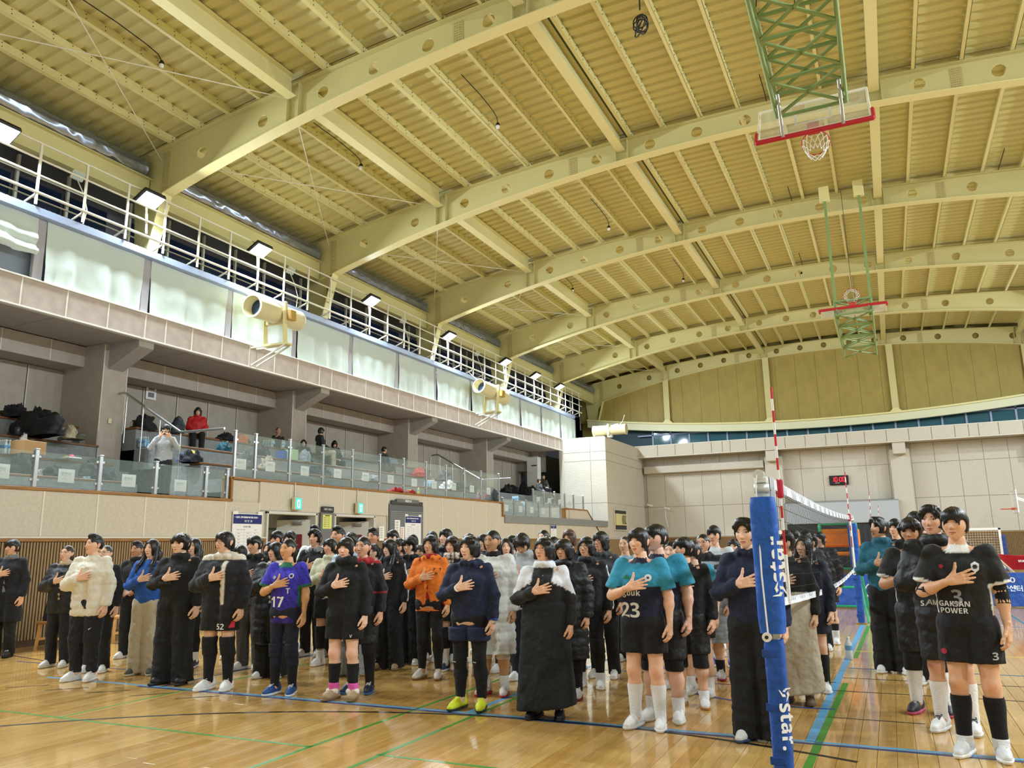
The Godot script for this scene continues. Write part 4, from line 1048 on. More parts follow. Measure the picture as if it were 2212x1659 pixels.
func wall_signs() -> void:
	var b := Basis(Vector3.UP, PI / 2)                            # sheets facing +x
	var navy := hx("16256e")
	for e in [[-13.72, 1.82, 1.0, 0.92, "tournament chart with navy heading taped to the left wall beside the first doorway"], [-20.6, 1.98, 0.92, 0.9, "tournament chart with navy heading taped over the grey information board"], [-31.9, 1.96, 0.85, 0.66, "small navy-headed tournament chart on the far part of the left wall"]]:
		var p := thing("tournament_chart", e[4], "poster", Vector3(WX + (0.07 if e[0] < -20 and e[0] > -21 else 0.03), e[1], e[0]))
		mi("sheet", MB.new().bbox(Vector3.ZERO, Vector3(0.012, e[2], e[3]), 0.003).mesh(), M.paper, p)
		mi("print", sheet(e[3], e[2]), print_mat(bracket_sheet(navy)), p, Transform3D(b, Vector3(0.008, 0, 0)))
		for s in [-1, 1]: mi("tape", MB.new().bbox(Vector3(0.012, e[2] / 2 + 0.01, s * e[3] * 0.42), Vector3(0.004, 0.07, 0.16), 0.001).mesh(), M.white, p)
	# emergency exit signs
	for e in [[-15.3, 2.60, "nearest"], [-17.85, 2.58, "second"]]:
		var x := thing("exit_sign", "glowing green and white running-man exit sign over the " + e[2] + " doorway", "exit sign", Vector3(WX + 0.08, e[1], e[0]), 0.25)
		mi("case", MB.new().bbox(Vector3.ZERO, Vector3(0.1, 0.30, 0.36), 0.012).mesh(), mat(hx("cfd0b4"), 0.5), x)
		var im := blank(96, 96, hx("3fd9cf"))
		im.fill_rect(Rect2i(24, 14, 48, 70), hx("f4fffc"))
		var g := hx("1fa79c")
		im.fill_rect(Rect2i(47, 20, 9, 9), g)
		for st in [[50, 32, 47, 54, 9.0], [49, 36, 60, 46, 5.0], [50, 34, 38, 44, 5.0], [47, 54, 58, 64, 6.0], [58, 64, 54, 78, 6.0], [46, 54, 40, 68, 6.0], [40, 68, 30, 72, 5.0]]: stroke(im, Vector2(st[0], st[1]), Vector2(st[2], st[3]), st[4], g)
		var m := print_mat(im)
		m.emission_enabled = true; m.emission_texture = m.albedo_texture; m.emission = Color.BLACK; m.emission_energy_multiplier = 0.55
		mi("lit_face", sheet(0.33, 0.27), m, x, Transform3D(b, Vector3(0.053, 0, 0)))
		mi("wire_duct", MB.new().box(Vector3(-0.06, 0.32, 0), Vector3(0.02, 0.4, 0.03)).mesh(), M.strip, x)
	var gs := thing("notice_sign", "narrow grey sign with a yellow notice between the two doorways", "sign", Vector3(WX + 0.03, 1.95, -16.53))
	mi("board", MB.new().bbox(Vector3(0, 0, 0), Vector3(0.04, 1.0, 0.5), 0.01).mesh(), mat(hx("6b6e73"), 0.5), gs)
	mi("header", MB.new().bbox(Vector3(0.02, 0.55, 0.0), Vector3(0.06, 0.15, 0.46), 0.01).mesh(), mat(hx("2d3036"), 0.4), gs)
	var hi := blank(160, 40, hx("2d3036")); write(hi, "체육관 이용안내", Vector2(16, 10), 18, hx("d8dade"), 0.9)
	mi("header_print", sheet(0.44, 0.11), print_mat(hi), gs, Transform3D(b, Vector3(0.052, 0.55, 0)))
	var yi := blank(128, 200, hx("d8dd7c")); yi.fill_rect(Rect2i(30, 8, 68, 14), hx("2b2f22"))
	for j in 5: write(yi, "이용시간 10-22", Vector2(12, 40 + j * 30), 13, hx("555a30"), 0.85)
	mi("yellow_notice", sheet(0.36, 0.36), print_mat(yi), gs, Transform3D(b, Vector3(0.022, 0.24, 0)))
	var ib := thing("information_board", "large dark grey slatted information board on the left wall", "board", Vector3(WX + 0.03, 2.15, -20.3))
	mi("panel", MB.new().bbox(Vector3.ZERO, Vector3(0.04, 1.24, 1.86), 0.012).mesh(), mat(hx("5c6066"), 0.5), ib)
	for j in 19: mi("slat", MB.new().bbox(Vector3(0.024, -0.56 + j * 0.053, 0), Vector3(0.014, 0.04, 1.8), 0.004).mesh(), mat(hx("7d8186"), 0.5), ib)
	mi("header", MB.new().bbox(Vector3(0.02, 0.66, 0), Vector3(0.07, 0.12, 1.7), 0.012).mesh(), mat(hx("3b3e44"), 0.4), ib)
	mi("header_plate", MB.new().bbox(Vector3(0.03, 0.72, 0), Vector3(0.07, 0.11, 1.2), 0.012).mesh(), mat(hx("6a6d72"), 0.4), ib)
	var bi := blank(256, 32, hx("6a6d72")); write(bi, "종합안내", Vector2(86, 6), 20, hx("e6e8ea"))
	mi("header_print", sheet(1.1, 0.1), print_mat(bi), ib, Transform3D(b, Vector3(0.067, 0.72, 0)))
	for e in [[-19.75, 2.05, 0.5, 0.28, "white notice sheet on the grey information board"], [-20.02, 1.9, 0.4, 0.2, "small notice with red print on the grey information board"], [-18.95, 1.9, 0.4, 0.24, "white sheet on the wall right of the second doorway"]]:
		var p := thing("notice_sheet", e[4], "notice", Vector3(WX + 0.07, e[1], e[0]))
		mi("sheet", MB.new().bbox(Vector3.ZERO, Vector3(0.006, e[2], e[3]), 0.001).mesh(), M.paper, p)
		var ni := blank(64, 128, hx("eef0f0"))
		for j in 5: write(ni, "안내문", Vector2(8, 12 + j * 20), 12, hx("b84048") if "red" in e[4] else hx("8b9097"))
		mi("print", sheet(e[3], e[2]), print_mat(ni), p, Transform3D(b, Vector3(0.0035, 0, 0)))
	var wn := thing("wall_notice", "white notice with two dark panels high on the back wall of the stands", "notice", Vector3(-18.22, 5.88, -15.05))
	mi("sheet", MB.new().bbox(Vector3.ZERO, Vector3(0.01, 0.46, 0.34), 0.002).mesh(), M.paper, wn)
	for y in [0.1, -0.1]: mi("printed_block", MB.new().box(Vector3(0.007, y, 0), Vector3(0.004, 0.13, 0.2)).mesh(), mat(hx("77757e"), 0.7), wn)
	tag(mi("wall_switch", MB.new().bbox(Vector3.ZERO, Vector3(0.03, 0.13, 0.09), 0.008).mesh(), mat(hx("d9d2a8"), 0.5), self, Transform3D(Basis.IDENTITY, Vector3(-16.78, 4.62, -12.75))), "cream switch plate low on the first pillar of the stands", "switch")
	# A4 sheets taped inside the balustrade glass
	var zs := [[-8.14, 2.87], [-9.32, 2.87], [-10.62, 2.87], [-11.87, 2.85], [-13.55, 3.44], [-14.5, 3.46], [-15.75, 3.45], [-17.08, 3.48], [-18.34, 3.48], [-19.6, 3.5], [-20.9, 3.48], [-22.1, 3.48], [-23.4, 3.5], [-24.7, 3.5], [-26.0, 3.48], [-27.5, 2.92], [-28.8, 2.92], [-29.9, 2.92], [-31.1, 2.92], [-32.3, 2.92], [-30.6, 3.36], [-31.8, 3.36], [-33.0, 3.36], [-34.2, 3.36]]
	var pi := blank(96, 72, hx("dfe6e8"))
	write(pi, "응원석", Vector2(14, 16), 20, hx("b4bcc2")); write(pi, "강북구", Vector2(24, 48), 11, hx("c2c9ce"))
	var pmat := print_mat(pi)
	for j in zs.size():
		var p := thing("glass_notice", "white paper notice taped inside the balustrade glass, %s counting from the near end" % nth(j), "notice", Vector3(WX - 0.085, zs[j][1], zs[j][0]), 0, "paper notices taped inside the balustrade")
		mi("sheet", MB.new().box(Vector3.ZERO, Vector3(0.003, 0.24, 0.31)).mesh(), M.paper, p)
		mi("print", sheet(0.31, 0.24), pmat, p, Transform3D(b, Vector3(0.002, 0, 0)))

func nth(k: int) -> String:
	return ["first", "second", "third", "fourth", "fifth", "sixth", "seventh", "eighth", "ninth", "tenth", "eleventh", "twelfth", "thirteenth", "fourteenth", "fifteenth", "sixteenth", "seventeenth", "eighteenth", "nineteenth", "twentieth", "twenty-first", "twenty-second", "twenty-third", "twenty-fourth"][k]

# ---------------------------------------------------------------- volleyball net
func net() -> void:
	net_post(Vector3(-0.765, 0, -5.6), "near volleyball net post wrapped in padded royal blue covers with white lettering", true)
	net_post(Vector3(-0.64, 0, -16.15), "far volleyball net post in blue padding beside the green umpire chair", false)
	var n := thing("volleyball_net", "black volleyball net with white tapes sagging between the two blue padded posts", "net")
	var za := -5.68; var zb := -16.05
	var P := func(z: float, t: float) -> Vector3:                # t 0 at the top cord, 1 at the bottom tape
		var s := (za - z) / (za - zb)
		var top := lerpf(1.955, 1.955, s) - 0.05 * sin(PI * s)
		var bot := lerpf(1.11, 0.98, s) - 0.10 * sin(PI * s)
		return Vector3(lerpf(-0.72, -0.66, s), lerpf(top, bot, t), z)
	var m := MB.new()
	var N := 106
	for k in N:
		var z := lerpf(za, zb, float(k) / (N - 1))
		for j in 9: m.bar(P.call(z, j / 9.0), P.call(z, (j + 1) / 9.0), 0.003, 0.003)
	for j in range(1, 9):
		for k in N - 1: m.bar(P.call(lerpf(za, zb, float(k) / (N - 1)), j / 9.0), P.call(lerpf(za, zb, float(k + 1) / (N - 1)), j / 9.0), 0.003, 0.003)
	stuff(mi("mesh", m.mesh(), M.black, n))
	var wt := mat(hx("e6ebf2"), 0.7, 0, "tape")
	for e in [[0.0, 0.075], [0.965, 0.055]]:
		var rows := [[], []]
		for k in 60:
			var z := lerpf(za, zb, k / 59.0)
			var p: Vector3 = P.call(z, e[0])
			rows[0].append(p); rows[1].append(p - Vector3(0.004 * sin(k * 1.7), e[1], 0))
		var tb := MB.new()
		grid(tb, rows)
		for r in rows:
			for k in r.size(): r[k] -= Vector3(0.004, 0, 0)
		rows.reverse(); grid(tb, rows)
		mi("top_tape" if e[0] == 0.0 else "bottom_tape", tb.mesh(), wt, n)
	for e in [[za - 0.04, 0], [zb + 0.04, 1]]:
		mi("side_tape", MB.new().bar(P.call(e[0], 0.0), P.call(e[0], 1.0), 0.006, 0.05).mesh(), wt, n)
	antenna(Vector3(-0.71, 1.07, -6.15), Vector3(-0.695, 2.64, -6.0), "near red and white striped antenna clipped to the volleyball net")
	antenna(Vector3(-0.66, 0.98, -15.9), Vector3(-0.66, 2.76, -16.0), "far red and white striped antenna of the near net")
	antenna(Vector3(-0.52, 1.0, -26.0), Vector3(-0.46, 2.9, -26.0), "thin striped antenna of the second net, farther down the hall")
	antenna(Vector3(-0.4, 1.0, -34.0), Vector3(-0.33, 2.8, -34.0), "smallest striped antenna, on the net farthest away")
	for e in [[-26.0, "second"], [-34.0, "third"]]:
		var o := thing("volleyball_net", e[1] + " volleyball net far behind the crowd with its white tapes", "net", Vector3(-0.46, 0, e[0]))
		var f := MB.new()
		for k in 50: f.bar(Vector3(0, 1.0, -k * 0.16), Vector3(0, 1.95, -k * 0.16), 0.004, 0.004)
		for j in 7: f.bar(Vector3(0, 1.05 + j * 0.13, 0), Vector3(0, 1.05 + j * 0.13, -7.9), 0.004, 0.004)
		stuff(mi("mesh", f.mesh(), M.black, o))
		for y in [1.96, 1.03]: mi("tape", MB.new().box(Vector3(0, y, -3.95), Vector3(0.008, 0.07, 7.9)).mesh(), wt, o)
		mi("post", MB.new().tube(Vector3(0, 0, 0.1), Vector3(0, 2.05, 0.1), 0.04).mesh(), M.inox, o)
		mi("post", MB.new().tube(Vector3(0, 0, -8.0), Vector3(0, 2.05, -8.0), 0.04).mesh(), M.inox, o)

func antenna(a: Vector3, b: Vector3, label: String) -> void:
	var o := thing("net_antenna", label, "antenna", a)
	var d := b - a
	var N := 18
	for k in N:
		var white := k % 2 == 0 if k > 5 else k < 4
		mi("stripe", MB.new().tube(d * (float(k) / N), d * (float(k + 1) / N), 0.0085 if k > 3 else 0.014, -1, 8).mesh(), mat(hx("e9eaea"), 0.5) if white else mat(hx("c11f2e"), 0.5), o)
	mi("clip", MB.new().bbox(d * 0.525, Vector3(0.05, 0.14, 0.035), 0.012).mesh(), mat(hx("b3122f"), 0.5), o)
	mi("clip", MB.new().bbox(d * 0.03, Vector3(0.03, 0.06, 0.03), 0.01).mesh(), M.white, o)

func pad_mesh(y0: float, y1: float, w: float, d: float, wob: float) -> ArrayMesh:   # soft cover round a post
	var mb := MB.new()
	var rows := []
	var nj := 18
	for j in nj + 1:
		var t := float(j) / nj
		var row := []
		var y := lerpf(y0, y1, t)
		var k := 1.0 - 0.10 * pow(absf(2 * t - 1), 12.0)
		for q in 29:
			var a := TAU * q / 28
			var c := cos(a); var s := sin(a)
			var e := 0.55
			var px := signf(c) * pow(absf(c), e) * w / 2 * k; var pz := -signf(s) * pow(absf(s), e) * d / 2 * k
			var f := 1.0 + wob * noise.get_noise_3d(px * 9, y * 3.5, pz * 9)
			row.append(Vector3(px * f, y, pz * f))
		rows.append(row)
	grid_up(mb, rows)
	mb.cap(Vector3(0, y1, 0), Vector3.RIGHT, Vector3.FORWARD, w * 0.44, 20, Vector3.UP)
	mb.cap(Vector3(0, y0, 0), Vector3.RIGHT, Vector3.FORWARD, w * 0.44, 20, Vector3.DOWN)
	return mb.mesh()

func grid_up(mb: MB, rows: Array) -> void:                        # rings listed from the bottom up
	rows.reverse(); grid(mb, rows)

func net_post(at: Vector3, label: String, near: bool) -> void:
	var o := thing("net_post", label, "net post", at)
	var blue := cloth(hx("0f54b4"), 0.6); var blue2 := cloth(hx("0e4aa4"), 0.65)
	mi("pole", MB.new().tube(Vector3(0, 0.0, 0), Vector3(0, 1.90, 0), 0.04, -1, 16).mesh(), mat(hx("b9c2c0"), 0.35, 0.5), o)
	mi("upper_pad", pad_mesh(0.925, 1.81, 0.172, 0.18, 0.02), blue, o)
	mi("lower_pad", pad_mesh(0.03, 0.885, 0.125, 0.14, 0.10), blue2, o)
	mi("collar", MB.new().lathe([Vector2(0.0, 1.84), Vector2(0.05, 1.84), Vector2(0.05, 1.90), Vector2(0.0, 1.90)], 16).mesh(), mat(hx("c5cbc8"), 0.35, 0.4), o)
	var hd := mi("pulley_head", MB.new().bbox(Vector3(0, 1.925, 0), Vector3(0.09, 0.05, 0.05), 0.01).mesh(), mat(hx("dfe2e0"), 0.4), o)
	for z in [0.022, -0.022]: mi("pulley", MB.new().tube(Vector3(-0.01, 1.965, z - 0.009), Vector3(-0.01, 1.965, z + 0.009), 0.035, -1, 16).mesh(), mat(hx("c9ccca"), 0.4), hd)
	mi("net_cord", MB.new().path([Vector3(-0.02, 1.98, 0.02), Vector3(-0.03, 1.9, 0.05), Vector3(-0.03, 1.3, 0.10), Vector3(-0.02, 0.9, 0.09)], 0.006, 6).mesh(), M.white, o)
	mi("winch_wheel", MB.new().tube(Vector3(-0.03, 0.905, 0.06), Vector3(-0.03, 0.905, 0.10), 0.03, -1, 14).mesh(), M.white, o)
	mi("winch_hub", MB.new().tube(Vector3(-0.03, 0.905, 0.10), Vector3(-0.03, 0.905, 0.106), 0.012, -1, 10).mesh(), M.dark, o)
	mi("base_plate", MB.new().lathe([Vector2(0.0, 0.0), Vector2(0.11, 0.0), Vector2(0.11, 0.012), Vector2(0.0, 0.014)], 20).mesh(), mat(hx("b08a36"), 0.4, 0.6), o)
	for y in [0.80, 0.47, 0.15]: mi("strap", MB.new().bbox(Vector3(-0.022, y, 0.066), Vector3(0.1, 0.05, 0.012), 0.005).mesh(), cloth(hx("0a3f8e"), 0.7), o)
	if near:
		var up := Transform3D(Basis(Vector3.UP, 0.75) * Basis(Vector3(0, 0, 1), PI / 2), Vector3(0.069, 1.42, 0.069))
		lettering("lettering", "star.", 0.115, M.white, o, up, "Droid Sans", true, 0.006)
		mi("emblem", emblem(0.075), M.white, o, Transform3D(Basis(Vector3.UP, 0.75), Vector3(0.069, 1.20, 0.069)))
		var dn := Transform3D(Basis(Vector3.UP, 0.75) * Basis(Vector3(0, 0, 1), -PI / 2), Vector3(0.05, 0.36, 0.054))
		lettering("lettering", "star.", 0.095, M.white, o, dn, "Droid Sans", true, 0.006)
		mi("emblem", emblem(0.06), M.white, o, Transform3D(Basis(Vector3.UP, 0.75) * Basis(Vector3(0, 0, 1), PI), Vector3(0.05, 0.56, 0.054)))

func emblem(s: float) -> ArrayMesh:                                # three-bladed swirl in a triangle outline
	var mb := MB.new()
	for k in 3:
		var b := Transform3D(Basis(Vector3(0, 0, 1), TAU * k / 3), Vector3.ZERO)
		mb.prism(PackedVector2Array([Vector2(-0.75 * s, -0.5 * s), Vector2(0.1 * s, -0.5 * s), Vector2(0.32 * s, -0.18 * s), Vector2(0.05 * s, -0.12 * s), Vector2(-0.1 * s, -0.32 * s), Vector2(-0.62 * s, -0.42 * s)]), 0.005, b)
	return mb.mesh()

# ---------------------------------------------------------------- basketball hoops folded up under the roof
func hoops() -> void:
	hoop(Vector3(-0.48, 8.15, -12.85), Vector3(0, 0.826, -0.563), "folded ceiling basketball hoop nearest the camera, glass board seen from behind", Vector3(-0.48, 8.95, -5.6), 1.08, -1)
	hoop(Vector3(-0.33, 8.16, -24.1), Vector3(0, 0.03, -0.9995), "folded ceiling basketball hoop farther away, red padded edge towards the camera", Vector3(-0.31, 7.72, -29.0), 1.0, 1)

func hoop(c: Vector3, U: Vector3, label: String, far_end: Vector3, w: float, kind: int) -> void:
	var o := thing("basketball_hoop", label, "basketball hoop", c)
	var X := Vector3.RIGHT
	var N := X.cross(U) * (-1.0)                                    # front side of the board
	if kind == 1: N = -N if N.y < 0 else N
	var B := Basis(X, U, X.cross(U))
	var red := mat(hx("b01226"), 0.5); var green := mat(hx("7f9a63"), 0.5); var rim := mat(hx("b8402c"), 0.5)
	mi("glass_board", MB.new().box(U * 0.52, Vector3(1.72, 1.0, 0.014), B).mesh(), glass(hx("e8eee6"), 0.14), o)
	for e in [[0.02, 1.76, 0.05], [1.02, 1.76, 0.05]]: mi("board_frame", MB.new().bbox(U * e[0], Vector3(e[1], e[2], 0.04), 0.008, B).mesh(), mat(hx("e4e0cc"), 0.4), o)
	for s in [-1, 1]: mi("board_frame", MB.new().bbox(U * 0.52 + X * 0.87 * s, Vector3(0.04, 1.02, 0.04), 0.008, B).mesh(), mat(hx("e4e0cc"), 0.4), o)
	mi("red_padding", MB.new().bbox(U * -0.03, Vector3(1.86, 0.075, 0.075), 0.02, B).mesh(), red, o)
	for s in [-1, 1]: mi("red_padding", MB.new().bbox(U * 0.12 + X * 0.91 * s, Vector3(0.06, 0.32, 0.075), 0.02, B).mesh(), red, o)
	for e in [[0.34, 0.0, 0.59, 0.04], [0.72, 0.0, 0.59, 0.04]]: mi("target_square", MB.new().box(U * e[0] + N * 0.012, Vector3(e[2], e[3], 0.006), B).mesh(), M.white, o)
	for s in [-1, 1]: mi("target_square", MB.new().box(U * 0.53 + X * 0.275 * s + N * 0.012, Vector3(0.04, 0.4, 0.006), B).mesh(), M.white, o)
	var rc := U * 0.28 + N * 0.40
	mi("rim", MB.new().torus(rc, Basis(X, N, U), 0.225, 0.011, 28, 8).mesh(), rim, o)
	mi("rim_bracket", MB.new().bbox(U * 0.24 + N * 0.1, Vector3(0.2, 0.12, 0.18), 0.01, Basis(X, U, N)).mesh(), rim, o)
	var nm := MB.new()
	for k in 12:
		for d in [-1, 1]:
			var pts := []
			for q in 4:
				var a: float = TAU * (k + d * q * 0.5) / 12.0
				var r := 0.225 - 0.035 * q
				pts.append(rc + (X * cos(a) + N * sin(a)) * r - U * 0.09 * q + Vector3(0, -0.02 * q, 0))
			nm.path(pts, 0.005, 4, false)
	stuff(mi("net", nm.mesh(), M.white, o))
	# truss mast from the board back to its hinge
	var A: Vector3 = U * 0.30 + (-N) * 0.22 if kind < 0 else U * 0.2 - N * 0.14
	var E := far_end - c
	var dir := (E - A).normalized()
	var up := dir.cross(X).normalized()
	if up.y < 0: up = -up
	var hw := w / 2
	for s in [-1, 1]:
		for h in [0.0, 0.42]: mi("mast_chord", MB.new().tube(A + X * hw * s + up * h, E + X * hw * s + up * h, 0.035, -1, 8).mesh(), green, o)
		mi("drop_rod", MB.new().tube(A + X * hw * 0.86 * s + dir * 0.5 + up * 0.1, X * hw * 0.86 * s - U * 0.12 - N * 0.06, 0.028, -1, 10).mesh(), M.inox, o)
		mi("rod_clamp", MB.new().bbox(A + X * hw * 0.9 * s + dir * 0.3, Vector3(0.09, 0.12, 0.1), 0.01).mesh(), green, o)
	var L := A.distance_to(E)
	var nb := int(L / 0.95)
	for h in [0.0, 0.42]:
		for k in nb:
			var p: Vector3 = A + dir * (L * k / nb) + up * h; var q: Vector3 = A + dir * (L * (k + 1) / nb) + up * h
			if k % 1 == 0: mi("mast_rung", MB.new().bar(p - X * hw, p + X * hw, 0.045, 0.045, up).mesh(), green, o)
			mi("mast_brace", MB.new().bar(p - X * hw, q + X * hw, 0.05, 0.03, up).mesh(), green, o)
			mi("mast_brace", MB.new().bar(p + X * hw, q - X * hw, 0.05, 0.03, up).mesh(), green, o)
	for k in nb + 1:
		var p: Vector3 = A + dir * (L * k / nb)
		for s in [-1, 1]: mi("mast_post", MB.new().bar(p + X * hw * s, p + X * hw * s + up * 0.42, 0.03, 0.03, dir).mesh(), green, o)
	for s in [-1, 1]:                                               # hangers up to the roof beams
		var t: Vector3 = A + dir * (1.0 if kind > 0 else L - 0.3) + X * hw * s + up * 0.42
		mi("hanger", MB.new().bar(t, Vector3(t.x, 12.3 - c.y, t.z), 0.08, 0.08, X).mesh(), green if kind > 0 else M.steelcream, o)
		mi("hanger_plate", MB.new().bbox(Vector3(t.x, 12.3 - c.y, t.z), Vector3(0.3, 0.5, 0.2), 0.02).mesh(), M.steelcream, o)
	mi("pull_cable", MB.new().tube(A + dir * 2.0 + up * 0.42, Vector3(A.x, 12.4 - c.y, A.z + 1.2 * dir.z), 0.008, -1, 5).mesh(), M.dark, o)

# ---------------------------------------------------------------- things around the far court
func far_things() -> void:
	var u := thing("umpire_chair", "green tubular umpire chair with an orange padded back beside the far net post", "chair", Vector3(-0.95, 0, -17.2))
	var g := mat(hx("18a06a"), 0.4)
	for s in [-1, 1]:
		mi("leg", MB.new().tube(Vector3(s * 0.42, 0, 0.75), Vector3(s * 0.26, 1.25, 0.12), 0.022, -1, 8).mesh(), g, u)
		mi("leg", MB.new().tube(Vector3(s * 0.42, 0, -0.6), Vector3(s * 0.3, 1.25, -0.25), 0.022, -1, 8).mesh(), g, u)
		mi("arm_hoop", MB.new().path([Vector3(s * 0.34, 1.0, 0.14), Vector3(s * 0.34, 1.72, 0.1), Vector3(s * 0.34, 1.82, 0.0), Vector3(s * 0.34, 1.82, -0.2), Vector3(s * 0.34, 1.2, -0.26)], 0.022, 8).mesh(), g, u)
	for k in 3: mi("rung", MB.new().tube(Vector3(-0.40 + k * 0.04, 0.28 + k * 0.34, 0.61 - k * 0.17), Vector3(0.40 - k * 0.04, 0.28 + k * 0.34, 0.61 - k * 0.17), 0.02, -1, 8).mesh(), g, u)
	mi("foot_plate", MB.new().bbox(Vector3(0, 0.62, 0.42), Vector3(0.66, 0.03, 0.28), 0.008).mesh(), g, u)
	mi("seat", MB.new().bbox(Vector3(0, 1.24, -0.08), Vector3(0.6, 0.07, 0.42), 0.02).mesh(), mat(hx("e8801f"), 0.6), u)
	mi("backrest", MB.new().bbox(Vector3(0, 1.55, -0.24), Vector3(0.78, 0.36, 0.07), 0.03).mesh(), mat(hx("e8801f"), 0.6), u)
	mi("cross_bar", MB.new().tube(Vector3(-0.34, 1.82, -0.1), Vector3(0.34, 1.82, -0.1), 0.02, -1, 8).mesh(), g, u)
	# advertising barriers
	for e in [[-0.95, -19.8, 1.3, "blue court-side barrier between the net crowd and the blue far post", 0], [2.75, -20.75, 1.7, "blue court-side barrier with white lettering at the right frame edge", 1]]:
		var b := thing("court_barrier", e[3], "barrier", Vector3(e[0], 0, e[1]))
		var bl := cloth(hx("1c4fa8"), 0.55)
		mi("front_sheet", MB.new().bbox(Vector3(0, 0.38, 0), Vector3(e[2], 0.72, 0.03), 0.012, Basis(Vector3.RIGHT, -0.14)).mesh(), bl, b)
		mi("rear_sheet", MB.new().bbox(Vector3(0, 0.38, -0.2), Vector3(e[2], 0.72, 0.02), 0.01, Basis(Vector3.RIGHT, 0.14)).mesh(), bl, b)
		for s in [-1, 1]: mi("foot", MB.new().bbox(Vector3(s * e[2] * 0.4, 0.02, -0.1), Vector3(0.05, 0.04, 0.42), 0.01).mesh(), M.rail, b)
		var tb := Basis(Vector3.RIGHT, -0.14)
		if e[4] == 1:
			lettering("lettering", "DO OO", 0.11, M.white, b, Transform3D(tb, Vector3(-0.62, 0.58, 0.0)))
			var im := blank(160, 48, hx("1c4fa8")); write(im, "체육센터", Vector2(8, 6), 34, Color.WHITE)
			mi("print", sheet(0.62, 0.17), print_mat(im), b, Transform3D(tb, Vector3(-0.5, 0.40, 0.022)))
			lettering("lettering", "ethel", 0.10, mat(hx("9fd4ef"), 0.6), b, Transform3D(tb, Vector3(-0.33, 0.20, 0.03)))
			lettering("lettering", "sports", 0.055, mat(hx("9fd4ef"), 0.6), b, Transform3D(tb, Vector3(-0.31, 0.11, 0.04)))
			for k in 5: mi("dot_motif", MB.new().tube(Vector3(-0.13 + 0.04 * cos(k * 1.1), 0.27 + 0.035 * sin(k * 1.1), 0.0), Vector3(-0.13 + 0.04 * cos(k * 1.1), 0.27 + 0.035 * sin(k * 1.1), 0.022), 0.012, -1, 8).mesh(), mat(hx("9fd4ef"), 0.6), b)
		else:
			mi("ring_motif", MB.new().torus(Vector3(0.48, 0.38, 0.03), Basis.IDENTITY, 0.17, 0.012, 24, 6).mesh(), M.white, b)
			mi("ring_motif", MB.new().torus(Vector3(0.48, 0.38, 0.03), Basis.IDENTITY, 0.09, 0.01, 20, 6, 0.3, 3.6).mesh(), M.white, b)
	var ct := thing("ball_cart", "red canvas ball cart on a folding white frame behind the right barrier", "ball cart", Vector3(2.62, 0, -21.6))
	var hb := []
	for j in 7:
		var row := []
		for q in 25:
			var a := -TAU * q / 24.0
			var t := j / 6.0
			row.append(Vector3(cos(a) * lerpf(0.52, 0.2, t), 1.08 - 0.30 * t + 0.06 * absf(cos(a)) * (1 - t), sin(a) * lerpf(0.32, 0.15, t)))
		hb.append(row)
	var cb := MB.new(); grid(cb, hb); hb.reverse(); grid(cb, hb)
	mi("canvas", cb.mesh(), cloth(hx("c4122e"), 0.7), ct)
	for s in [-1, 1]:
		for z in [-0.22, 0.22]: mi("frame_tube", MB.new().tube(Vector3(-0.4 * s, 0.06, z), Vector3(0.48 * s, 1.08, z), 0.014, -1, 8).mesh(), M.rail, ct)
		mi("caster", MB.new().tube(Vector3(0.4 * s, 0.05, -0.25), Vector3(0.4 * s, 0.05, -0.21), 0.05, -1, 12).mesh(), M.dark, ct)
	lettering("lettering", "star", 0.06, M.white, ct, Transform3D(Basis(Vector3.RIGHT, -0.5), Vector3(0.0, 0.98, 0.3)))
	var go := thing("goal", "white futsal goal frame with its net in front of the far wall", "goal", Vector3(2.6, 0, -39.6))
	for s in [-1, 1]: mi("post", MB.new().box(Vector3(1.6 * s, 0.95, 0), Vector3(0.09, 1.9, 0.09)).mesh(), M.white, go)
	mi("crossbar", MB.new().box(Vector3(0, 1.86, 0), Vector3(3.29, 0.09, 0.09)).mesh(), M.white, go)
	var gm := MB.new()
	for k in 33: gm.bar(Vector3(-1.6 + k * 0.1, 1.86, 0), Vector3(-1.6 + k * 0.1, 0.02, -0.9), 0.008, 0.008)
	for k in 18: gm.bar(Vector3(-1.6, 1.86 - k * 0.105, -0.05 * k), Vector3(1.6, 1.86 - k * 0.105, -0.05 * k), 0.008, 0.008)
	stuff(mi("net", gm.mesh(), M.white, go))
	mi("blue_post_pad", MB.new().bbox(Vector3(1.72, 0.85, 0.02), Vector3(0.14, 1.5, 0.16), 0.03).mesh(), cloth(hx("173c86"), 0.6), go)
	var ph := thing("portable_hoop", "clear wall-side backboard with an orange rim at the far right", "basketball hoop", Vector3(5.35, 0, -43.2))
	mi("board", MB.new().box(Vector3(0, 3.1, 0), Vector3(0.03, 1.05, 1.7)).mesh(), glass(hx("dfe6e6"), 0.3), ph)
	for e in [[3.6, 0.0], [2.6, 0.0]]: mi("board_frame", MB.new().bbox(Vector3(0, e[0], e[1]), Vector3(0.05, 0.05, 1.74), 0.01).mesh(), M.white, ph)
	for z in [-0.86, 0.86]: mi("board_frame", MB.new().bbox(Vector3(0, 3.1, z), Vector3(0.05, 1.05, 0.05), 0.01).mesh(), M.white, ph)
	mi("rim", MB.new().torus(Vector3(-0.36, 2.78, 0), Basis(Vector3.RIGHT, Vector3.FORWARD, Vector3.UP), 0.23, 0.015, 24, 8).mesh(), mat(hx("d8522b"), 0.5), ph)
	mi("rim_bracket", MB.new().bbox(Vector3(-0.08, 2.78, 0), Vector3(0.14, 0.1, 0.2), 0.01).mesh(), mat(hx("d8522b"), 0.5), ph)
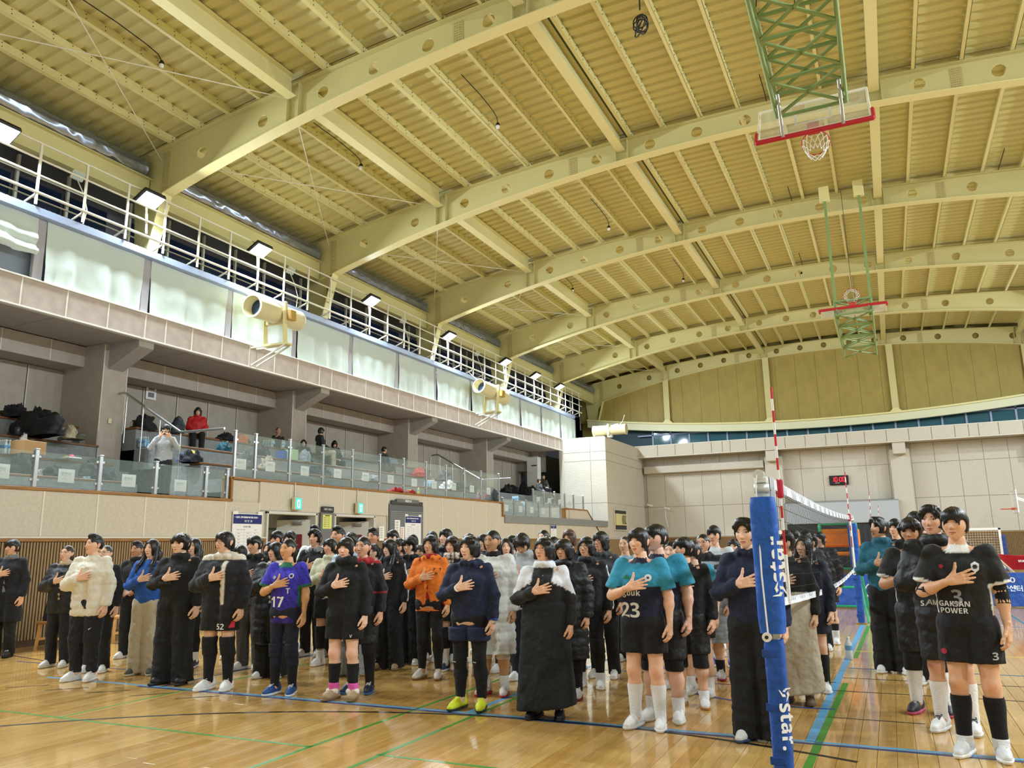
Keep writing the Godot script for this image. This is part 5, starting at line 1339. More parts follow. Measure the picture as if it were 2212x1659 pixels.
	for z in [-0.4, 0.4]: mi("boom", MB.new().bar(Vector3(0.02, 3.3, z), Vector3(2.6, 2.2, z), 0.06, 0.06).mesh(), M.white, ph)
	mi("mast", MB.new().bbox(Vector3(2.6, 1.2, 0), Vector3(0.2, 2.3, 0.9), 0.02).mesh(), M.white, ph)
	# clock, stage curtain, cameras
	var ck := thing("wall_clock", "black digital wall clock showing 10:00 in red figures", "clock", Vector3(-2.28, 4.72, -46.93))
	mi("case", MB.new().bbox(Vector3.ZERO, Vector3(0.98, 0.52, 0.1), 0.02).mesh(), M.dark, ck)
	mi("bezel", MB.new().bbox(Vector3(0, 0, 0.04), Vector3(0.9, 0.44, 0.05), 0.01).mesh(), mat(hx("241a1c"), 0.3), ck)
	var red := glow(hx("ff2038"), 2.2)
	var dg := MB.new()
	var sx := -0.30
	for ch in ["1", "0", ":", "0", "0"]:
		if ch == ":":
			for y in [0.03, -0.05]: dg.box(Vector3(sx - 0.02, y + 0.03, 0.072), Vector3(0.03, 0.03, 0.01))
			sx += 0.07; continue
		var S := {"a": [0, 0.115, 1], "b": [0.05, 0.06, 0], "c": [0.05, -0.06, 0], "d": [0, -0.115, 1], "e": [-0.05, -0.06, 0], "f": [-0.05, 0.06, 0], "g": [0, 0, 1]}
		for q in SEG[ch]: dg.box(Vector3(sx + S[q][0], S[q][1] + 0.04, 0.072), Vector3(0.09, 0.025, 0.01) if S[q][2] == 1 else Vector3(0.025, 0.1, 0.01))
		sx += 0.165
	mi("digits", dg.mesh(), red, ck)
	var small := blank(160, 20, hx("241a1c")); write(small, "08 00 2025", Vector2(20, 4), 12, hx("d8c8c8"))
	mi("date_strip", sheet(0.5, 0.06), print_mat(small), ck, Transform3D(Basis.IDENTITY, Vector3(0, -0.15, 0.068)))
	var cu := thing("stage_curtain", "dark grey pleated curtain closing the stage opening behind the net", "curtain", Vector3(-2.3, 0, -46.2))
	var rows := []
	for j in 5:
		var row := []
		for q in 121: row.append(Vector3(-2.8 + 5.6 * q / 120.0, 2.35 - j * 0.58 - 0.05 * absf(sin(q * 0.131)) * (1.0 if j == 0 else 0.0), 0.06 * sin(q * 1.15) * (0.6 + 0.1 * j)))
		rows.append(row)
	var cm := MB.new()
	grid(cm, rows)
	mi("cloth", cm.mesh(), mat(hx("3a3d40"), 0.9), cu)
	mi("pelmet", MB.new().bbox(Vector3(0, 2.95, -0.1), Vector3(5.7, 1.15, 0.16), 0.02).mesh(), mat(hx("b6bcc2"), 0.7), cu)
	mi("shelf", MB.new().bbox(Vector3(0, 3.53, -0.2), Vector3(5.7, 0.04, 0.4), 0.01).mesh(), mat(hx("8e9398"), 0.7), cu)
	for e in [[Vector3(-13.0, 3.72, -46.7), "small white dome camera in the corner between tower and far wall"], [Vector3(-11.95, 3.5, -46.6), "white bracket camera casting a shadow on the far wall"]]:
		var cc := thing("security_camera", e[1], "camera", e[0])
		mi("body", MB.new().bbox(Vector3(0.1, 0, 0.2), Vector3(0.36, 0.1, 0.14), 0.03, Basis(Vector3(0, 0, 1), -0.3)).mesh(), M.white, cc)
		mi("arm", MB.new().path([Vector3(0, -0.05, 0.1), Vector3(0, -0.6, 0.08), Vector3(0.02, -1.1, -0.15)] if e[0].x > -12.5 else [Vector3(0, 0, 0.1), Vector3(0, -0.02, -0.25)], 0.03, 8).mesh(), M.white, cc)
	var ac := thing("air_conditioner", "tall white floor-standing air conditioner against the end wall of the stands", "air conditioner", Vector3(-17.2, 4.0, -39.1))
	mi("cabinet", MB.new().bbox(Vector3(0, 1.1, 0), Vector3(0.68, 2.2, 0.42), 0.03).mesh(), M.white, ac)
	mi("outlet_slot", MB.new().bbox(Vector3(0.1, 1.72, 0.21), Vector3(0.32, 0.06, 0.02), 0.006).mesh(), M.dark, ac)
	mi("front_door", MB.new().bbox(Vector3(0, 0.75, 0.215), Vector3(0.62, 1.3, 0.02), 0.01).mesh(), mat(hx("dfe0de"), 0.5), ac)
	# small floor things
	for e in [[-12.45, -8.75, "pale wooden stool by the left wall, nearer one with a backpack"], [-12.25, -9.7, "pale wooden stool by the left wall, farther one"]]:
		var st := thing("stool", e[2], "stool", Vector3(e[0], 0, e[1]), 0.2)
		mi("seat", MB.new().bbox(Vector3(0, 0.42, 0), Vector3(0.36, 0.045, 0.34), 0.01).mesh(), mat(hx("b98a48"), 0.5), st)
		for s in [-1, 1]:
			for z in [-1, 1]: mi("leg", MB.new().bar(Vector3(s * 0.16, 0, z * 0.14), Vector3(s * 0.13, 0.4, z * 0.12), 0.045, 0.045).mesh(), mat(hx("c9974f"), 0.5), st)
			mi("stretcher", MB.new().bar(Vector3(s * 0.15, 0.16, -0.13), Vector3(s * 0.15, 0.16, 0.13), 0.03, 0.04).mesh(), mat(hx("c9974f"), 0.5), st)
	bag("pack", Vector3(-12.45, 0.445, -8.75), 0.36, 0.36, hx("0f1216"), "black backpack sitting on the stool by the left wall")
	bottle(Vector3(-0.64, 0, -11.45), 0.09, 0.28, hx("cfe0e6"), "clear water bottle standing alone on the court line right of the net")

# ---------------------------------------------------------------- bags, coats and bottles
func bottle(at: Vector3, w: float, h: float, c: Color, label: String, parent: Node = null) -> void:
	var o: Node3D
	if parent == null: o = thing("water_bottle", label, "bottle", at)
	var r := w / 2
	var prof := [Vector2(0, 0), Vector2(r, 0.01 * h), Vector2(r, 0.35 * h), Vector2(r * 0.92, 0.4 * h), Vector2(r, 0.45 * h), Vector2(r, 0.66 * h), Vector2(r * 0.45, 0.86 * h), Vector2(r * 0.4, 0.92 * h), Vector2(0, 0.92 * h)]
	var cap := [Vector2(r * 0.45, 0.92 * h), Vector2(r * 0.45, h), Vector2(0, h)]
	var m := mat(c, 0.15, 0, "btl")
	if parent == null:
		mi("bottle_body", MB.new().lathe(prof, 14).mesh(), m, o); mi("cap", MB.new().lathe(cap, 12).mesh(), M.white, o)
		mi("paper_band", MB.new().lathe([Vector2(r * 1.02, 0.42 * h), Vector2(r * 1.02, 0.62 * h)], 14).mesh(), mat(hx("5f9fce"), 0.6), o)
	else:
		var b := mi("bottle", MB.new().lathe(prof, 10).mesh(), m, parent, Transform3D(Basis.IDENTITY, at))
		mi("cap", MB.new().lathe(cap, 8).mesh(), M.white, b)

func lump(w: float, h: float, d: float, sd: float, rough: float, n := 26) -> ArrayMesh:   # soft heap with folds
	var rows := []
	for j in n / 2 + 1:
		var t := float(j) / (n / 2)
		var row := []
		for q in n + 1:
			var a := TAU * q / n
			var ph := PI / 2 * (1.0 - t)
			var e := cos(ph)
			var f := 1.0 + rough * noise.get_noise_3d(cos(a) * 1.3 + sd, t * 2.2, sin(a) * 1.3 + sd) + rough * 0.5 * noise.get_noise_3d(cos(a) * 4.0 + sd, t * 6.0, sin(a) * 4.0)
			row.append(Vector3(cos(a) * pow(e, 0.7) * w / 2 * f, maxf(sin(ph), 0.0) * h * f, -sin(a) * pow(e, 0.7) * d / 2 * f))
		rows.append(row)
	var mb := MB.new()
	grid(mb, rows)
	return mb.mesh()

func bag(kind: String, at: Vector3, w: float, h: float, c: Color, label: String) -> void:
	var s := at.z * 3.1 + at.x
	match kind:
		"heap":
			var big := w > 1.2
			var o := thing("coat_heap" if not "bag" in label else "sports_bag", label, "bag" if "bag" in label else "clothes", at, 0.4 * sin(s))
			mi("bundle", lump(w * 0.95, h, minf(w, 0.5), s, 0.55), cloth(c), o)
			var sl := MB.new().path([Vector3(-w * 0.3, h * 0.35, 0.12), Vector3(-w * 0.36, h * 0.2, 0.2), Vector3(-w * 0.2, h * 0.05, 0.26), Vector3(w * 0.1, h * 0.05, 0.27)], 0.045 if not "bag" in label else 0.014, 8)
			mi("sleeve" if not "bag" in label else "strap", sl.mesh(), cloth(c.lightened(0.05)), o)
			if "white" in label and "black" in label: mi("white_patch", lump(w * 0.3, h * 0.7, 0.3, s + 5, 0.4), cloth(hx("d8dadb")), o, Transform3D(Basis.IDENTITY, Vector3(-w * 0.28, 0.01, 0.14)))
			if "yellow" in label: mi("yellow_flap", lump(w * 0.5, h * 0.6, 0.2, s + 5, 0.3), cloth(hx("d8e04a")), o, Transform3D(Basis.IDENTITY, Vector3(0.0, h * 0.5, 0.04)))
		"pack":
			var o := thing("backpack", label, "backpack", at, 0.5 + 0.3 * sin(s))
			mi("sack", lump(w, h, w * 0.62, s, 0.22), cloth(c), o)
			mi("front_pocket", lump(w * 0.7, h * 0.5, w * 0.4, s + 2, 0.15), cloth(c.lightened(0.04)), o, Transform3D(Basis.IDENTITY, Vector3(0, 0, w * 0.2)))
			mi("grab_handle", MB.new().torus(Vector3(0, h * 0.98, 0), Basis.IDENTITY, 0.04, 0.01, 12, 6, 0, PI).mesh(), cloth(c), o)
			for q in [-1, 1]: mi("shoulder_strap", MB.new().path([Vector3(q * w * 0.2, h * 0.9, -w * 0.2), Vector3(q * w * 0.32, h * 0.5, -w * 0.36), Vector3(q * w * 0.3, 0.05, -w * 0.2)], 0.018, 6).mesh(), cloth(c), o)
		"carton":
			var o := thing("box", label, "box", at, 0.2 * sin(s))
			mi("carton", MB.new().bbox(Vector3(0, h / 2, 0), Vector3(w, h, w * 0.75), 0.006).mesh(), mat(c, 0.8), o)
			mi("flap", MB.new().box(Vector3(0, h + 0.01, w * 0.2), Vector3(w * 0.96, 0.006, w * 0.34), Basis(Vector3.RIGHT, 0.15)).mesh(), mat(c.darkened(0.08), 0.8), o)
			if "letter" in label:
				lettering("lettering", "N", h * 0.4, M.black, o, Transform3D(Basis.IDENTITY, Vector3(w * 0.25, h * 0.65, w * 0.38)))
		"tray":
			var o := thing("snack_tray", label, "tray", at)
			mi("tray", MB.new().bbox(Vector3(0, 0.015, 0), Vector3(w, 0.03, 0.3), 0.01).mesh(), mat(c, 0.3), o)
			mi("snack", lump(0.12, 0.05, 0.12, 1.0, 0.3), mat(hx("d8d84a"), 0.6), o, Transform3D(Basis.IDENTITY, Vector3(-0.08, 0.03, 0)))
			mi("snack", lump(0.14, 0.06, 0.12, 2.0, 0.3), mat(hx("d05070"), 0.6), o, Transform3D(Basis.IDENTITY, Vector3(0.1, 0.03, 0)))
		"cup":
			var o := thing("tumbler", label, "tumbler", at)
			mi("cup", MB.new().lathe([Vector2(0, 0), Vector2(w * 0.38, 0), Vector2(w * 0.48, h), Vector2(0, h)], 16).mesh(), mat(c, 0.3), o)
			mi("lid", MB.new().lathe([Vector2(w * 0.52, h), Vector2(w * 0.5, h + 0.02), Vector2(0, h + 0.03)], 16).mesh(), M.dark, o)
		"bottle": bottle(at, w, h, c, label)
		"bottles":
			var o := thing("bottle_pack", label, "bottles", at)
			for j in 4:
				for q in 2: bottle(Vector3((j - 1.5) * w * 0.25, 0, (q - 0.5) * 0.075), w * 0.24, h, c, "", o)
			mi("paper_band", MB.new().bbox(Vector3(0, h * 0.5, 0), Vector3(w * 1.0, h * 0.28, 0.155), 0.02).mesh(), mat(hx("6aa6d4"), 0.4), o)

func stand_things() -> void:
	var T := [
		["heap", Vector3(-17.53, 4.50, -10.91), 0.71, 0.25, "121317", "pile of two black sports bags on the top step, far left"],
		["heap", Vector3(-16.72, 4.00, -10.90), 1.84, 0.55, "0e1016", "long heap of black padded coats on the third step, far left"],
		["pack", Vector3(-16.26, 4.00, -11.37), 0.32, 0.28, "b5a88f", "beige backpack standing on the third step beside the black coats"],
		["heap", Vector3(-16.38, 4.00, -11.57), 0.42, 0.13, "5a5743", "olive pouch lying beside the beige backpack"],
		["cup", Vector3(-16.61, 4.00, -10.45), 0.12, 0.16, "2a3036", "dark plastic tumbler in front of the black coats"],
		["bottles", Vector3(-16.12, 3.50, -9.91), 0.26, 0.29, "bfd8e6", "pack of water bottles on the second step, cut by the left frame edge"],
		["carton", Vector3(-15.97, 3.50, -10.20), 0.67, 0.27, "b08a5c", "brown cardboard carton on the second step"],
		["heap", Vector3(-16.49, 3.80, -10.52), 0.17, 0.19, "e6e8ea", "crumpled white plastic bag on top of the cardboard carton"],
		["pack", Vector3(-15.57, 3.05, -9.92), 0.47, 0.41, "16181d", "large black backpack on the lowest step, far left"],
		["tray", Vector3(-15.94, 3.50, -11.18), 0.50, 0.09, "c6d2d4", "clear tray with yellow and pink snacks on the second step"],
		["heap", Vector3(-15.74, 3.05, -10.74), 0.47, 0.23, "1d2024", "black bag with a white streak on the lowest step"],
		["bottle", Vector3(-15.64, 3.05, -11.40), 0.07, 0.23, "9fc6d8", "left one of two water bottles behind the low glass"],
		["bottle", Vector3(-15.68, 3.05, -11.52), 0.07, 0.23, "9fc6d8", "right one of two water bottles behind the low glass"],
		["pack", Vector3(-14.75, 3.05, -10.78), 0.31, 0.28, "22262e", "rounded dark grey backpack behind the two water bottles"],
		["heap", Vector3(-15.75, 3.05, -11.94), 0.56, 0.28, "1c2532", "navy clothes heap on the lowest step next to the gangway"],
		["heap", Vector3(-16.55, 4.45, -13.51), 0.63, 0.33, "17191d", "black and white sports bag at the top of the gangway"],
		["pack", Vector3(-15.89, 4.40, -13.99), 0.34, 0.40, "181c22", "black backpack leaning by the handrail"],
		["bottles", Vector3(-16.21, 4.00, -13.29), 0.26, 0.25, "9cc3dc", "pack of water bottles beside the man with the phone"],
		["heap", Vector3(-14.44, 3.50, -13.15), 0.48, 0.26, "20242f", "navy jacket heaped beside the blue and yellow bag"],
		["heap", Vector3(-14.73, 3.55, -13.28), 0.29, 0.17, "1f50b8", "blue and yellow bag below the woman in red"],
		["heap", Vector3(-17.08, 3.13, -14.21), 0.41, 0.32, "5f6a6e", "grey bag on the gangway floor behind the glass"],
		["heap", Vector3(-16.59, 4.50, -16.79), 0.52, 0.23, "d9762b", "bright orange jacket draped on the upper step"],
		["heap", Vector3(-16.45, 4.50, -16.15), 0.43, 0.19, "1a1d22", "black jacket left of the orange one"],
		["heap", Vector3(-15.43, 4.00, -15.08), 0.40, 0.23, "1d4a58", "teal sports bag behind the first tall glass pane"],
		["heap", Vector3(-17.60, 4.50, -17.98), 0.46, 0.36, "2b2e33", "dark grey jacket hanging below the orange one"],
		["heap", Vector3(-15.56, 4.00, -16.64), 0.45, 0.30, "24272d", "dark gym bag with straps on the middle step"],
		["heap", Vector3(-14.15, 3.50, -14.59), 0.40, 0.34, "4b5352", "olive grey coat spilling over the lower step"],
		["heap", Vector3(-14.15, 3.50, -15.35), 0.38, 0.30, "a89f8e", "beige coat on the lower step behind the notice"],
		["bottles", Vector3(-16.74, 4.50, -18.15), 0.42, 0.26, "b9d3e2", "left pack of water bottles on the upper step"],
		["bottles", Vector3(-16.59, 4.50, -18.46), 0.37, 0.27, "b9d3e2", "right pack of water bottles on the upper step"],
		["carton", Vector3(-15.30, 4.00, -17.13), 0.25, 0.23, "21488f", "blue box on the middle step"],
		["carton", Vector3(-15.30, 4.00, -17.55), 0.29, 0.30, "a8c69a", "pale green and white paper bag on the middle step"],
		["pack", Vector3(-15.30, 4.00, -18.11), 0.38, 0.34, "7b8288", "grey and white backpack on the middle step"],
		["heap", Vector3(-14.41, 3.50, -17.71), 0.70, 0.27, "2c3442", "dark blue coat heaped on the lower step"],
		["heap", Vector3(-17.31, 4.50, -21.99), 0.69, 0.33, "d3d8d8", "white and navy jacket on the middle step"],
		["carton", Vector3(-17.60, 4.50, -25.20), 0.38, 0.33, "e3e6e6", "white shoe box with a dark letter print"],
		["heap", Vector3(-16.45, 4.50, -24.07), 0.71, 0.21, "9fb3c4", "pale blue jacket on the middle step"],
		["heap", Vector3(-14.28, 3.50, -19.97), 0.60, 0.17, "a9aeb0", "pale shoes and cloth on the lower step"],
		["heap", Vector3(-15.30, 4.00, -24.38), 0.56, 0.27, "b02430", "red gym bag behind the tall glass"],
		["heap", Vector3(-16.35, 4.00, -25.76), 0.93, 0.33, "15171b", "black coat below the red gym bag"],
		["heap", Vector3(-13.33, 3.14, -19.94), 0.47, 0.11, "a8202e", "red jacket folded on the parapet, first one"],
		["heap", Vector3(-13.33, 3.14, -20.74), 0.33, 0.10, "a8202e", "red jacket folded on the parapet, next to the yellow bottle"],
		["bottle", Vector3(-13.33, 3.14, -21.22), 0.09, 0.21, "d8cf6a", "yellow drink bottle on the parapet"],
		["heap", Vector3(-15.30, 4.00, -26.14), 0.63, 0.32, "5f6265", "grey hooded bag behind the far tall panes"],
		["heap", Vector3(-14.15, 3.50, -25.32), 0.43, 0.28, "202328", "black rounded bag under the far handrail"],
		["heap", Vector3(-14.15, 3.50, -26.25), 0.44, 0.28, "3a3d42", "dark grey cap and coat near the end of the tall glass"],
		["bottles", Vector3(-14.15, 3.50, -23.24), 0.40, 0.26, "a8cbe0", "pack of water bottles low behind the tall glass"],
		["heap", Vector3(-14.15, 3.50, -24.51), 0.59, 0.27, "dfe3e5", "white shirt bundle behind the tall glass"],
		["heap", Vector3(-13.35, 3.13, -26.37), 0.47, 0.42, "3b4046", "grey backpack heap in the last tall pane"],
		["heap", Vector3(-17.36, 4.00, -36.27), 1.08, 0.43, "14161a", "low black bag heap right of the tall glass"],
		["heap", Vector3(-16.35, 4.00, -33.98), 0.46, 0.31, "1d1f24", "small black bag by the back wall"],
		["pack", Vector3(-17.21, 4.00, -37.71), 0.56, 0.74, "15171c", "tall black gym bag standing right of the heap"],
		["heap", Vector3(-16.35, 4.00, -36.80), 0.64, 0.38, "26292e", "dark coats beside the seated pair at the far end"],
		["bottles", Vector3(-15.45, 3.50, -32.92), 0.31, 0.22, "a8cbe0", "pack of water bottles on the far low step"],
		["bottles", Vector3(-15.40, 3.10, -33.71), 0.27, 0.40, "bcd6e6", "pack of water bottles behind the far low glass"],
		["bottle", Vector3(-13.33, 3.14, -25.22), 0.09, 0.24, "c06a78", "pink drink bottle on the parapet near its far end"],
	]
	for e in T: bag(e[0], e[1], e[2], e[3], hx(e[4]), e[5])

# ---------------------------------------------------------------- people
# A figure is 1.70 m tall here, faces +z, its right hand is on the -x side. Bodies and clothes are smooth unions of tapered capsules.
# A bone is [ax,ay,az, bx,by,bz, ra,rb, flat end] or an ellipsoid [cx,cy,cz, rx,ry,rz].
func sdf(bones: Array, cell: float, k: float, subs := [], planes := []) -> Array:
	var lo := Vector3(9, 9, 9); var hi := -lo
	for b in bones:
		var a := Vector3(b[0], b[1], b[2])
		if b.size() == 6:
			var r := Vector3(b[3], b[4], b[5])
			lo = lo.min(a - r); hi = hi.max(a + r)
		else:
			var e := Vector3(b[3], b[4], b[5])
			var r: float = maxf(b[6], b[7])
			lo = lo.min(a.min(e) - Vector3(r, r, r)); hi = hi.max(a.max(e) + Vector3(r, r, r))
	lo -= Vector3.ONE * cell * 2.5; hi += Vector3.ONE * cell * 2.5
	var nx := int((hi.x - lo.x) / cell) + 1; var ny := int((hi.y - lo.y) / cell) + 1; var nz := int((hi.z - lo.z) / cell) + 1
	var f := PackedFloat32Array(); f.resize(nx * ny * nz); f.fill(9.0)
	for ps in 2:
		for b in (bones if ps == 0 else subs):
			var A := Vector3(b[0], b[1], b[2]); var B := Vector3(b[3], b[4], b[5])
			var ell: bool = b.size() == 6
			var mg := k + cell * 2.0 if ps == 0 else cell * 2.0
			var ra := 0.0; var rb := 0.0; var fl := false
			var bl: Vector3; var bh: Vector3
			if ell:
				bl = A - B - Vector3.ONE * mg; bh = A + B + Vector3.ONE * mg
			else:
				ra = b[6]; rb = b[7]; fl = b.size() > 8 and b[8] > 0
				var r := maxf(ra, rb) + mg
				bl = A.min(B) - Vector3.ONE * r; bh = A.max(B) + Vector3.ONE * r
			var x0 := maxi(0, int((bl.x - lo.x) / cell)); var x1 := mini(nx - 1, int((bh.x - lo.x) / cell) + 1)
			var y0 := maxi(0, int((bl.y - lo.y) / cell)); var y1 := mini(ny - 1, int((bh.y - lo.y) / cell) + 1)
			var z0 := maxi(0, int((bl.z - lo.z) / cell)); var z1 := mini(nz - 1, int((bh.z - lo.z) / cell) + 1)
			var ba := B - A; var l2 := maxf(ba.dot(ba), 1e-8); var ln := sqrt(l2); var mr := minf(B.x, minf(B.y, B.z))
			var dr := rb - ra
			for z in range(z0, z1 + 1):
				for y in range(y0, y1 + 1):
					var o := (z * ny + y) * nx + x0
					var p := lo + Vector3(x0, y, z) * cell - A
					for x in range(x0, x1 + 1):
						var d: float
						if ell: d = ((p / B).length() - 1.0) * mr
						else:
							var h := p.dot(ba) / l2
							var t := clampf(h, 0.0, 1.0)
							d = (p - ba * t).length() - ra - dr * t
							if fl: d = maxf(d, (h - 1.0) * ln)
						var q := f[o]
						if ps == 1: f[o] = maxf(q, -d)
						else:
							var e := absf(q - d)
							if e < k: f[o] = minf(q, d) - (k - e) * (k - e) / (4.0 * k)
							elif d < q: f[o] = d
						o += 1; p.x += cell
	for pl in planes:                                             # keep where n.p < d
		var n := Vector3(pl[0], pl[1], pl[2])
		for z in nz:
			for y in ny:
				var o := (z * ny + y) * nx
				var g: float = n.dot(lo + Vector3(0, y, z) * cell) - pl[3]
				for x in nx:
					if g > f[o]: f[o] = g
					o += 1; g += n.x * cell
	# surface nets
	var V := PackedVector3Array(); var I := PackedInt32Array()
	var id := PackedInt32Array(); id.resize(nx * ny * nz); id.fill(-1)
	var off := [0, 1, nx, nx + 1, nx * ny, nx * ny + 1, nx * ny + nx, nx * ny + nx + 1]
	var cor := [Vector3(0, 0, 0), Vector3(1, 0, 0), Vector3(0, 1, 0), Vector3(1, 1, 0), Vector3(0, 0, 1), Vector3(1, 0, 1), Vector3(0, 1, 1), Vector3(1, 1, 1)]
	var E := [0, 1, 2, 3, 4, 5, 6, 7, 0, 2, 1, 3, 4, 6, 5, 7, 0, 4, 1, 5, 2, 6, 3, 7]
	var far := cell * 1.8
	for z in nz - 1:
		for y in ny - 1:
			var o := (z * ny + y) * nx
			for x in nx - 1:
				var v0 := f[o]
				if v0 < far and v0 > -far:
					var m := 0
					for c in 8:
						if f[o + off[c]] < 0.0: m |= 1 << c
					if m != 0 and m != 255:
						var s := Vector3.ZERO; var n := 0
						for e in range(0, 24, 2):
							var a: int = E[e]; var b: int = E[e + 1]
							if ((m >> a) & 1) != ((m >> b) & 1):
								var fa := f[o + off[a]]; var fb := f[o + off[b]]
								s += (cor[a] as Vector3).lerp(cor[b], fa / (fa - fb)); n += 1
						id[o] = V.size()
						V.append(lo + (Vector3(x, y, z) + s / n) * cell)
				o += 1
	var sx := 1; var sy := nx; var sz := nx * ny
	for z in range(1, nz - 1):
		for y in range(1, ny - 1):
			var o := (z * ny + y) * nx + 1
			for x in range(1, nx - 1):
				if id[o] >= 0:
					var ins := f[o] < 0.0
					for ax in 3:
						var st := sx if ax == 0 else (sy if ax == 1 else sz)
						if (f[o + st] < 0.0) != ins:
							var u := sy if ax == 0 else (sz if ax == 1 else sx); var w := sz if ax == 0 else (sx if ax == 1 else sy)
							var a := id[o]; var b := id[o - u]; var c := id[o - u - w]; var d := id[o - w]
							if a >= 0 and b >= 0 and c >= 0 and d >= 0:
								if ins: I.append_array([a, c, b, a, d, c])
								else: I.append_array([a, b, c, a, c, d])
				o += 1
	return [V, I]

func solid(vi: Array, disp: Variant = null, paint: Variant = null) -> ArrayMesh:     # normals, displacement, colours
	var V: PackedVector3Array = vi[0]; var I: PackedInt32Array = vi[1]
	var N := normals(V, I)
	if disp != null:
		for k in V.size(): V[k] += N[k] * disp.call(V[k], N[k])
		N = normals(V, I)
	var C := PackedColorArray(); C.resize(V.size()); C.fill(Color.WHITE)
	if paint != null:
		for k in V.size(): C[k] = paint.call(V[k])
	var a := []; a.resize(Mesh.ARRAY_MAX)
	a[Mesh.ARRAY_VERTEX] = V; a[Mesh.ARRAY_NORMAL] = N; a[Mesh.ARRAY_COLOR] = C; a[Mesh.ARRAY_INDEX] = I
	var m := ArrayMesh.new()
	m.add_surface_from_arrays(Mesh.PRIMITIVE_TRIANGLES, a)
	return m

func normals(V: PackedVector3Array, I: PackedInt32Array) -> PackedVector3Array:
	var N := PackedVector3Array(); N.resize(V.size())
	for k in range(0, I.size(), 3):
		var n := (V[I[k + 2]] - V[I[k]]).cross(V[I[k + 1]] - V[I[k]])
		N[I[k]] += n; N[I[k + 1]] += n; N[I[k + 2]] += n
	for k in N.size(): N[k] = N[k].normalized()
	return N

func recolour(m: ArrayMesh, paint: Callable) -> ArrayMesh:
	var a := m.surface_get_arrays(0)
	var C := PackedColorArray(); var V: PackedVector3Array = a[Mesh.ARRAY_VERTEX]
	C.resize(V.size())
	for k in V.size(): C[k] = paint.call(V[k])
	a[Mesh.ARRAY_COLOR] = C
	var r := ArrayMesh.new()
	r.add_surface_from_arrays(Mesh.PRIMITIVE_TRIANGLES, a)
	return r

# joints of a pose: shoulders, elbows, wrists, hips, knees, ankles
func joints(pose: String) -> Dictionary:
	var j := {"RS": Vector3(-0.165, 1.375, -0.005), "RE": Vector3(-0.245, 1.105, 0.06), "RW": Vector3(-0.055, 1.185, 0.178), "LS": Vector3(0.165, 1.375, -0.005), "LE": Vector3(0.222, 1.105, -0.025), "LW": Vector3(0.238, 0.865, 0.04),
		"RH": Vector3(-0.085, 0.86, 0), "RK": Vector3(-0.095, 0.475, 0.015), "RA": Vector3(-0.105, 0.085, -0.02), "LH": Vector3(0.085, 0.86, 0), "LK": Vector3(0.095, 0.475, 0.015), "LA": Vector3(0.105, 0.085, -0.02), "up": Vector3.ZERO}
	if pose == "down" or pose == "sit":
		j.RE = Vector3(-0.222, 1.105, -0.025); j.RW = Vector3(-0.238, 0.865, 0.04)
	if pose == "clasp":
		j.RE = Vector3(-0.24, 1.11, 0.0); j.RW = Vector3(-0.06, 0.98, 0.19); j.LE = Vector3(0.24, 1.11, 0.0); j.LW = Vector3(0.07, 0.97, 0.20)
	if pose == "phone":
		j.RE = Vector3(-0.27, 1.17, 0.12); j.RW = Vector3(-0.10, 1.40, 0.27); j.LE = Vector3(0.27, 1.17, 0.12); j.LW = Vector3(0.10, 1.38, 0.28)
	if pose == "sit":
		var dn := Vector3(0, -0.40, 0)
		for k in ["RS", "RE", "RW", "LS", "LE", "LW"]: j[k] += dn
		j.RE += Vector3(0, 0.02, 0.06); j.LE += Vector3(0, 0.02, 0.06); j.RW = Vector3(-0.1, 0.60, 0.26); j.LW = Vector3(0.1, 0.60, 0.26)
		j.RH = Vector3(-0.085, 0.48, 0); j.LH = Vector3(0.085, 0.48, 0)
		j.RK = Vector3(-0.11, 0.50, 0.40); j.LK = Vector3(0.11, 0.50, 0.40); j.RA = Vector3(-0.11, 0.085, 0.42); j.LA = Vector3(0.11, 0.085, 0.42)
		j.up = dn
	return j

func bn(a: Vector3, b: Vector3, ra: float, rb: float, fl := 0.0) -> Array: return [a.x, a.y, a.z, b.x, b.y, b.z, ra, rb, fl]

func hand_mesh(curled: bool) -> ArrayMesh:                        # right hand, fingers along +x, thumb side +y, back of the hand +z
	var key := "hand%s" % curled
	if cache.has(key): return cache[key]
	var B := [bn(Vector3(-0.035, 0, 0), Vector3(0.015, 0, 0), 0.024, 0.022)]
	var ys := [0.030, 0.010, -0.010, -0.029]; var ls := [0.072, 0.080, 0.074, 0.058]; var an := [0.20, 0.06, -0.07, -0.22] if not curled else [0.05, 0.02, -0.02, -0.06]
	for k in 4:
		var kn := Vector3(0.088 - 0.006 * absf(k - 1.2), ys[k], 0.0)
		B.append(bn(Vector3(0.0, ys[k] * 0.6, 0), kn, 0.0155, 0.0115))
		var p := kn; var pitch := 0.10 if not curled else 0.35
		for s in 3:
			var L: float = ls[k] * [0.44, 0.31, 0.25][s]
			var d := Vector3(cos(an[k]) * cos(pitch), sin(an[k]), -sin(pitch)).normalized()
			B.append(bn(p, p + d * L, 0.0100 - 0.0011 * s, 0.0092 - 0.0011 * s))
			p += d * L; pitch += 0.06 if not curled else 0.42
	var t0 := Vector3(0.012, 0.022, -0.004)
	var t1 := t0 + Vector3(0.035, 0.030, -0.004); var t2 := t1 + (Vector3(0.018, 0.030, -0.002) if not curled else Vector3(0.03, 0.012, -0.012)); var t3 := t2 + (Vector3(0.010, 0.025, 0.0) if not curled else Vector3(0.026, 0.002, -0.01))
	B.append(bn(t0, t1, 0.016, 0.0125)); B.append(bn(t1, t2, 0.0118, 0.0105)); B.append(bn(t2, t3, 0.0105, 0.0085))
	cache[key] = solid(sdf(B, 0.0045, 0.007))
	return cache[key]

